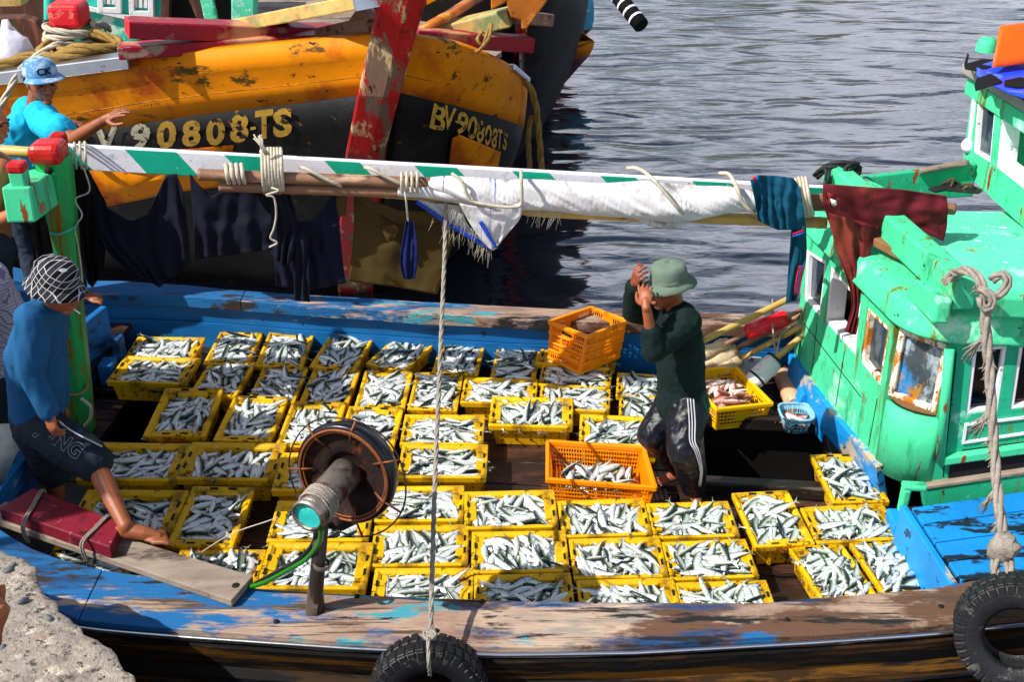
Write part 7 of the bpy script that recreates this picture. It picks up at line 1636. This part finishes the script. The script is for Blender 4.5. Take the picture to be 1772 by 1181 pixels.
torso(g, [(hip + UP * .05, .158, .115, side), (hip + UP * -.04, .17, .125, side), (hip + UP * -.12, .15, .115, side)])
limb(g, [hN, hN.lerp(knN, .5), knN.lerp(hN, .02)], [.115, .112, .098]); limb(g, [hF, hF.lerp(knF, .5), knF], [.112, .108, .10])
remeshed('shorts', g, M['shorts'], .008, p, 2, wrinkle(.012, 9, 3))
ol_ = hN.lerp(knN, .5)
vs, fs = text_mesh('DUNG', .10, .002); u_ = (knN - hN).normalized(); vw = (EYE - ol_).normalized(); v_ = vw.cross(u_).normalized()
nn = u_.cross(v_)
nn = nn if nn.dot(vw) > 0 else -nn
def on_thigh(x, y):
    rr2 = .118; a = y / rr2; return hN.lerp(knN, .56) + u_ * x + (nn * math.cos(a) + v_ * math.sin(a)) * rr2
cu = bpy.data.curves.new('t', 'FONT'); cu.body = 'JUNG'; cu.size = .105; cu.align_x = 'CENTER'; cu.align_y = 'CENTER'; cu.fill_mode = 'NONE'; cu.bevel_depth = .0016; cu.bevel_resolution = 1; cu.resolution_u = 4; cu.space_character = 1.1; cu.offset = .003
o_ = bpy.data.objects.new('t', cu); C.objects.link(o_); dg = bpy.context.evaluated_depsgraph_get(); dg.update(); m_ = bpy.data.meshes.new_from_object(o_.evaluated_get(dg)); bpy.data.objects.remove(o_)
g = MB(); g.add([on_thigh(v.co.x * 1.0, v.co.y * 1.05 - .005) + nn * v.co.z for v in m_.vertices], [tuple(q.vertices) for q in m_.polygons]); bpy.data.meshes.remove(m_)
build('outlined_lettering', g, M['greyprint'], p)
g = MB(); g.tube([on_thigh(x, .085 - .015 * math.cos(x * 12)) for x in [(-.2 + i * .03) for i in range(14)]], .004, 6); build('piping', g, M['stripewhite'], p)
bucket_hat(hc + UP * .045 + Vector((-.006, 0, 0)), Vector((.93, -.26, 0)), M['plaidhat'], p, .24, .104, .034, droop=.034, h=.112)
g = MB(); r_, f_, u__ = basis(fd); g.lathe([(.062, -.045), (.083, -.03), (.094, .0), (.096, .03)], hc - f_ * .012, u__, 24); 
hairv = [v for v in g.v]
for v in g.v:
    k = v - hc
    if k.dot(f_) > -.01: v -= f_ * (k.dot(f_) + .01)
build('hair', g, M['hair'], p, solid=.006, off=0)
g = MB(); m0 = at(0.01, .098, -.058); g.tube([m0, m0 + Vector((.032, -.012, -.018))], .0035, 8); build('cigarette', g, M['white'], p)

# ===== man in the cyan shirt and denim cap, standing on the far rail
p = thing('person', Z(148, 505, GZ), 'man in bright cyan tee shirt and faded blue cap, reaching out one arm', 'person')
fd = Vector((.62, -.78, -.16)); hs = 1.14; side = Vector((-.62, -.75, 0))
Y1 = 7.36
hip = Yp(46, 345, Y1); chest = Yp(44, 245, Y1); nk = Yp(58, 182, Y1); hc = Yp(72, 142, Y1 - .03)
shN, shF = Yp(74, 212, Y1 - .15), Yp(44, 196, Y1 + .16)
elN, wrN = Yp(128, 240, Y1 - .36), Yp(184, 206, Y1 - .45)
elF, wrF = Yp(88, 226, Y1 + .05), Yp(116, 214, Y1 - .1)
hN, hF = Yp(56, 350, Y1 - .08), Yp(36, 350, Y1 + .08)
knN = Yp(112, 420, Y1 + .02); anN = Z(136, 500, GZ + .085); knF = Yp(52, 430, Y1 + .1); anF = Z(66, 508, GZ + .09)
g = MB()
torso(g, [(hip, .15, .105, side), (hip.lerp(chest, .5), .145, .10, side), (chest, .17, .118, side), (chest.lerp(nk, .6), .17, .10, side), (nk + UP * -.02, .08, .066, side)])
limb(g, [nk - UP * .03, hc - Vector(fd).normalized() * .03], [.057, .053], 12, 3); at = head(g, hc, fd, hs)
for sh, el, wr in ((shN, elN, wrN), (shF, elF, wrF)):
    limb(g, [sh, sh.lerp(el, .5), el], [.058, .052, .043]); limb(g, [el, el.lerp(wr, .3), wr], [.044, .043, .029])
hand(g, wrN, Yp(214, 190, Y1 - .48) - wrN, Vector((-.2, -.3, .9)), [.12, .2, .3, .4], 1, 1.15, spread=.14)
hand(g, wrF, Yp(142, 214, Y1 - .2) - wrF, Vector((.1, -.2, .9)), .4, 1, 1.0)
for h_, kn, an in ((hN, knN, anN), (hF, knF, anF)):
    limb(g, [h_, h_.lerp(kn, .5), kn], [.085, .072, .055]); limb(g, [kn, kn.lerp(an, .35), an], [.052, .052, .036])
foot(g, anN, Vector((.95, -.3, 0)), 1.0, GZ + .004); foot(g, anF, Vector((.9, -.4, 0)), 1.0, GZ + .004)
remeshed('body', g, M['skin'], .0046, p, 1); face_parts(at, p, hs)
g = MB()
torso(g, [(hip + UP * -.02, .185, .145, side), (hip.lerp(chest, .4), .182, .138, side), (chest, .195, .148, side), (chest.lerp(nk, .55), .195, .122, side), (nk + UP * -.02, .098, .084, side)])
limb(g, [shN + (nk - shN) * .4, shN], [.080, .080]); limb(g, [shF + (nk - shF) * .4, shF], [.074, .074])
limb(g, [shN, shN.lerp(elN, .30), shN.lerp(elN, .60)], [.080, .084, .088]); limb(g, [shF, shF.lerp(elF, .65)], [.074, .076])
remeshed('tee_shirt', g, M['cyan'], .008, p, 3, wrinkle(.020, 8, 4, (1, 1, .55)))
g = MB()
torso(g, [(hip + UP * .03, .150, .11, side), (hip + UP * -.05, .162, .12, side), (hip + UP * -.12, .15, .11, side)])
for h_, kn, an in ((hN, knN, anN), (hF, knF, anF)): limb(g, [h_, h_.lerp(kn, .5), kn], [.105, .095, .08]); limb(g, [kn, kn.lerp(an, .9)], [.078, .066])
remeshed('trousers', g, M['denim'], .009, p, 2, wrinkle(.010, 10, 6))
r_, f_, u__ = basis(Vector((.66, -.74, -.06))); g = MB(); hcap = hc + UP * .050
g.lathe([(.104, 0), (.1045, .02), (.099, .055), (.083, .085), (.048, .102), (.001, .106)], hcap, u__, 32)
for v in g.v: v += f_ * (v - hcap).dot(f_) * .10
cap_ = build('cap', g, M['denimcap'], p, solid=.004, off=0)
g = MB(); rows = []
for k in range(6):
    t = k / 5; rows.append([hcap + u__ * (.008 - t * t * .010 - abs(math.sin(a)) ** 2 * .018 * t) + (f_ * math.cos(a) * (1.1 + .0 * t) + r_ * math.sin(a)) * (.100 + t * .070 * max(0, math.cos(a)) ** .6) for a in [(-1.25 + i * 2.5 / 16) for i in range(17)]])
g.grid(rows); build('cap_peak', g, M['denimcap'], cap_, solid=.005, off=0)
vs, fs = text_mesh('CK', .062, .002); g = MB()
for v in vs: pass
g.add([hcap + u__ * (.048 + v.y) + (f_ * math.cos(-v.x / .10 + .12) * 1.1 + r_ * math.sin(-v.x / .10 + .12) * -1 * -1) * .1068 for v in [Vector((q.x, q.y, 0)) for q in vs]], fs); build('lettering', g, M['navy'], cap_, fixn=False)
g = MB(); g.lathe([(.088, .0), (.098, .01), (.102, .02), (.103, .03)], hc - f_ * .008, u__, 24)
for v in g.v:
    k = v - hc
    if k.dot(f_) > -.03: v -= f_ * (k.dot(f_) + .03)
build('hair', g, M['hair'], p, solid=.006, off=0)

# ===== bare chested man at the left edge
p = thing('person', Yp(-20, 560, 6.7), 'bare chested man in dark jeans, only his back and forearm at the left edge', 'person')
side = Vector((-.4, -.9, 0)); Y1 = 6.35
hip = Yp(-20, 425, Y1); chest = Yp(-24, 320, Y1); nk = Yp(-22, 262, Y1); hc = Yp(-16, 212, Y1); fd = Vector((.9, -.2, -.2))
shN, shF = Yp(2, 292, Y1 - .17), Yp(-44, 285, Y1 + .15); elN, wrN = Yp(-22, 392, Y1 - .22), Yp(42, 360, Y1 - .30); elF, wrF = Yp(-50, 380, Y1 + .2), Yp(-20, 400, Y1 + .1)
hN, hF = Yp(-12, 432, Y1 - .08), Yp(-30, 430, Y1 + .08); an = [Z(-5, 640, .26), Z(-45, 640, .26)]
g = MB()
torso(g, [(hip, .155, .11, side), (hip.lerp(chest, .45), .150, .11, side), (chest, .165, .12, side), (chest.lerp(nk, .6), .165, .10, side), (nk + UP * -.02, .08, .065, side)])
limb(g, [nk - UP * .03, hc], [.06, .055], 12, 3); at = head(g, hc, fd)
for sh, el, wr in ((shN, elN, wrN), (shF, elF, wrF)): limb(g, [sh, sh.lerp(el, .5), el], [.058, .050, .042]); limb(g, [el, el.lerp(wr, .3), wr], [.042, .042, .028])
hand(g, wrN, Yp(62, 352, Y1 - .34) - wrN, Vector((0, -.5, .8)), .6, 1); hand(g, wrF, Vector((.3, 0, -1)), Vector((0, -1, 0)), .5, 1)
for h_, a in ((hN, an[0]), (hF, an[1])): k = h_.lerp(a, .5); limb(g, [h_, k], [.085, .058]); limb(g, [k, a], [.054, .038]); foot(g, a, Vector((.9, -.3, 0)), 1, a.z - .085)
remeshed('body', g, M['skinlight'], .007, p); face_parts(at, p)
g = MB(); torso(g, [(hip + UP * .02, .162, .118, side), (hip + UP * -.1, .168, .12, side)])
for h_, a in ((hN, an[0]), (hF, an[1])): limb(g, [h_, h_.lerp(a, .5), h_.lerp(a, .93)], [.11, .088, .072])
remeshed('jeans', g, M['denim'], .009, p, 2, wrinkle(.010, 10, 8))
g = MB(); g.ell(hc + UP * .03 - Vector((.015, 0, 0)), (.086, .10, .098), None, 16, 10); build('hair', g, M['hair'], p)

# ===== person in the checked shirt, bending at the left edge
p = thing('person', Yp(-20, 740, 5.7), 'person in a pale checked shirt and dark shorts bending at the left edge', 'person')
side = Vector((.25, -.97, 0)); Y1 = 5.72
hip = Yp(-14, 640, Y1); chest = Yp(-12, 540, Y1); nk = Yp(-30, 462, Y1); hc = Yp(-48, 425, Y1); fd = Vector((-.9, -.1, -.3))
shN, shF = Yp(-12, 480, Y1 - .17), Yp(-30, 478, Y1 + .16); elN, wrN = Yp(-40, 570, Y1 - .25), Yp(-80, 600, Y1 - .3); elF, wrF = Yp(-50, 560, Y1 + .2), Yp(-90, 590, Y1 + .15)
hN, hF = Yp(-4, 655, Y1 - .08), Yp(-22, 652, Y1 + .08); an = [Z(4, 800, .26), Z(-30, 790, .26)]
g = MB()
torso(g, [(hip, .14, .10, side), (hip.lerp(chest, .5), .135, .10, side), (chest, .15, .11, side), (chest.lerp(nk, .6), .15, .09, side), (nk + UP * -.02, .075, .06, side)])
limb(g, [nk - UP * .03, hc], [.055, .05], 12, 3); at = head(g, hc, fd)
for sh, el, wr in ((shN, elN, wrN), (shF, elF, wrF)): limb(g, [sh, el], [.052, .040]); limb(g, [el, wr], [.04, .028]); hand(g, wr, wr - el, Vector((0, -1, 0)), .5, 1)
for h_, a in ((hN, an[0]), (hF, an[1])): k = h_.lerp(a, .5); limb(g, [h_, k], [.085, .058]); limb(g, [k, k.lerp(a, .35), a], [.054, .054, .038]); foot(g, a, Vector((-.9, -.3, 0)), 1, a.z - .085)
remeshed('body', g, M['skin'], .007, p); face_parts(at, p)
g = MB()
torso(g, [(hip + UP * -.05, .185, .155, side), (hip.lerp(chest, .4), .190, .175, side), (chest, .185, .165, side), (chest.lerp(nk, .55), .172, .12, side), (nk + UP * -.015, .085, .075, side)])
for sh, el, wr in ((shN, elN, wrN), (shF, elF, wrF)): limb(g, [sh, el], [.078, .068])
remeshed('checked_shirt', g, M['checked'], .009, p, 3, wrinkle(.016, 7, 9))
g = MB(); torso(g, [(hip + UP * .02, .155, .12, side), (hip + UP * -.1, .168, .125, side)])
for h_, a in ((hN, an[0]), (hF, an[1])): limb(g, [h_, h_.lerp(a, .4)], [.112, .10])
remeshed('shorts', g, M['shorts'], .009, p, 2, wrinkle(.010, 10, 8))
g = MB(); g.ell(hc + UP * .03 + Vector((.015, 0, 0)), (.086, .10, .098), None, 16, 10); build('hair', g, M['hair'], p)

# ===== someone on the quay, only a closed hand in view
Y1 = 2.35
wr = Yp(9, 1100, Y1); p = thing('person', up(wr + Vector((-.35, -.1, 0)), QZ), 'person on the quay, only the side of a closed hand showing', 'person')
g = MB(); hip = up(wr + Vector((-.42, -.05, 0)), QZ + .86); chest = hip + UP * .35; nk = chest + UP * .22; hc = nk + UP * .14; fd = Vector((.6, .8, -.1)); side = Vector((.8, -.6, 0))
torso(g, [(hip, .15, .10, side), (chest, .16, .11, side), (chest.lerp(nk, .6), .16, .10, side), (nk, .075, .06, side)]); limb(g, [nk, hc], [.057, .052]); at = head(g, hc, fd)
sh = chest + UP * .14 + side.normalized() * .17; el = wr + Vector((-.20, -.12, -.06)); limb(g, [sh, el], [.052, .042]); limb(g, [el, wr + Vector((-.045, -.0, -.02))], [.042, .032])
hand(g, wr + Vector((-.05, 0, -.02)), Vector((.45, .2, .85)), Vector((.85, -.25, -.45)), [1.45, 1.5, 1.5, 1.5], 1, 1.15, spread=.0)
for s_ in (-1, 1): a = up(hip + side * s_ * .09, QZ + .09); k = hip.lerp(a, .5) + side * s_ * .05; limb(g, [hip + side * s_ * .08, k], [.085, .058]); limb(g, [k, a], [.054, .038]); foot(g, a, fd, 1, QZ + .005)
sh2 = chest + UP * .14 - side.normalized() * .17; limb(g, [sh2, sh2 - UP * .28, sh2 - UP * .52 + fd * .08], [.052, .042, .03]); hand(g, sh2 - UP * .52 + fd * .08, Vector((0, 0, -1)), side, .5, 1)
remeshed('body', g, M['skinlight'], .0065, p)
g = MB(); torso(g, [(hip + UP * -.05, .17, .125, side), (chest, .178, .13, side), (chest.lerp(nk, .6), .172, .115, side), (nk - UP * .01, .085, .07, side)]); limb(g, [sh, sh.lerp(el, .55)], [.072, .066]); limb(g, [sh2, sh2 - UP * .2], [.072, .066])
remeshed('tee_shirt', g, M['shorts'], .009, p, 2, wrinkle(.01, 9, 3))
g = MB(); torso(g, [(hip + UP * .02, .158, .118, side), (hip + UP * -.1, .165, .12, side)])
for s_ in (-1, 1): limb(g, [hip + side * s_ * .08, up(hip + side * s_ * .10, QZ + .14)], [.11, .08])
remeshed('trousers', g, M['denim'], .009, p, 2); g = MB(); g.ell(hc + UP * .03, (.088, .10, .098), None, 16, 10); build('hair', g, M['hair'], p)
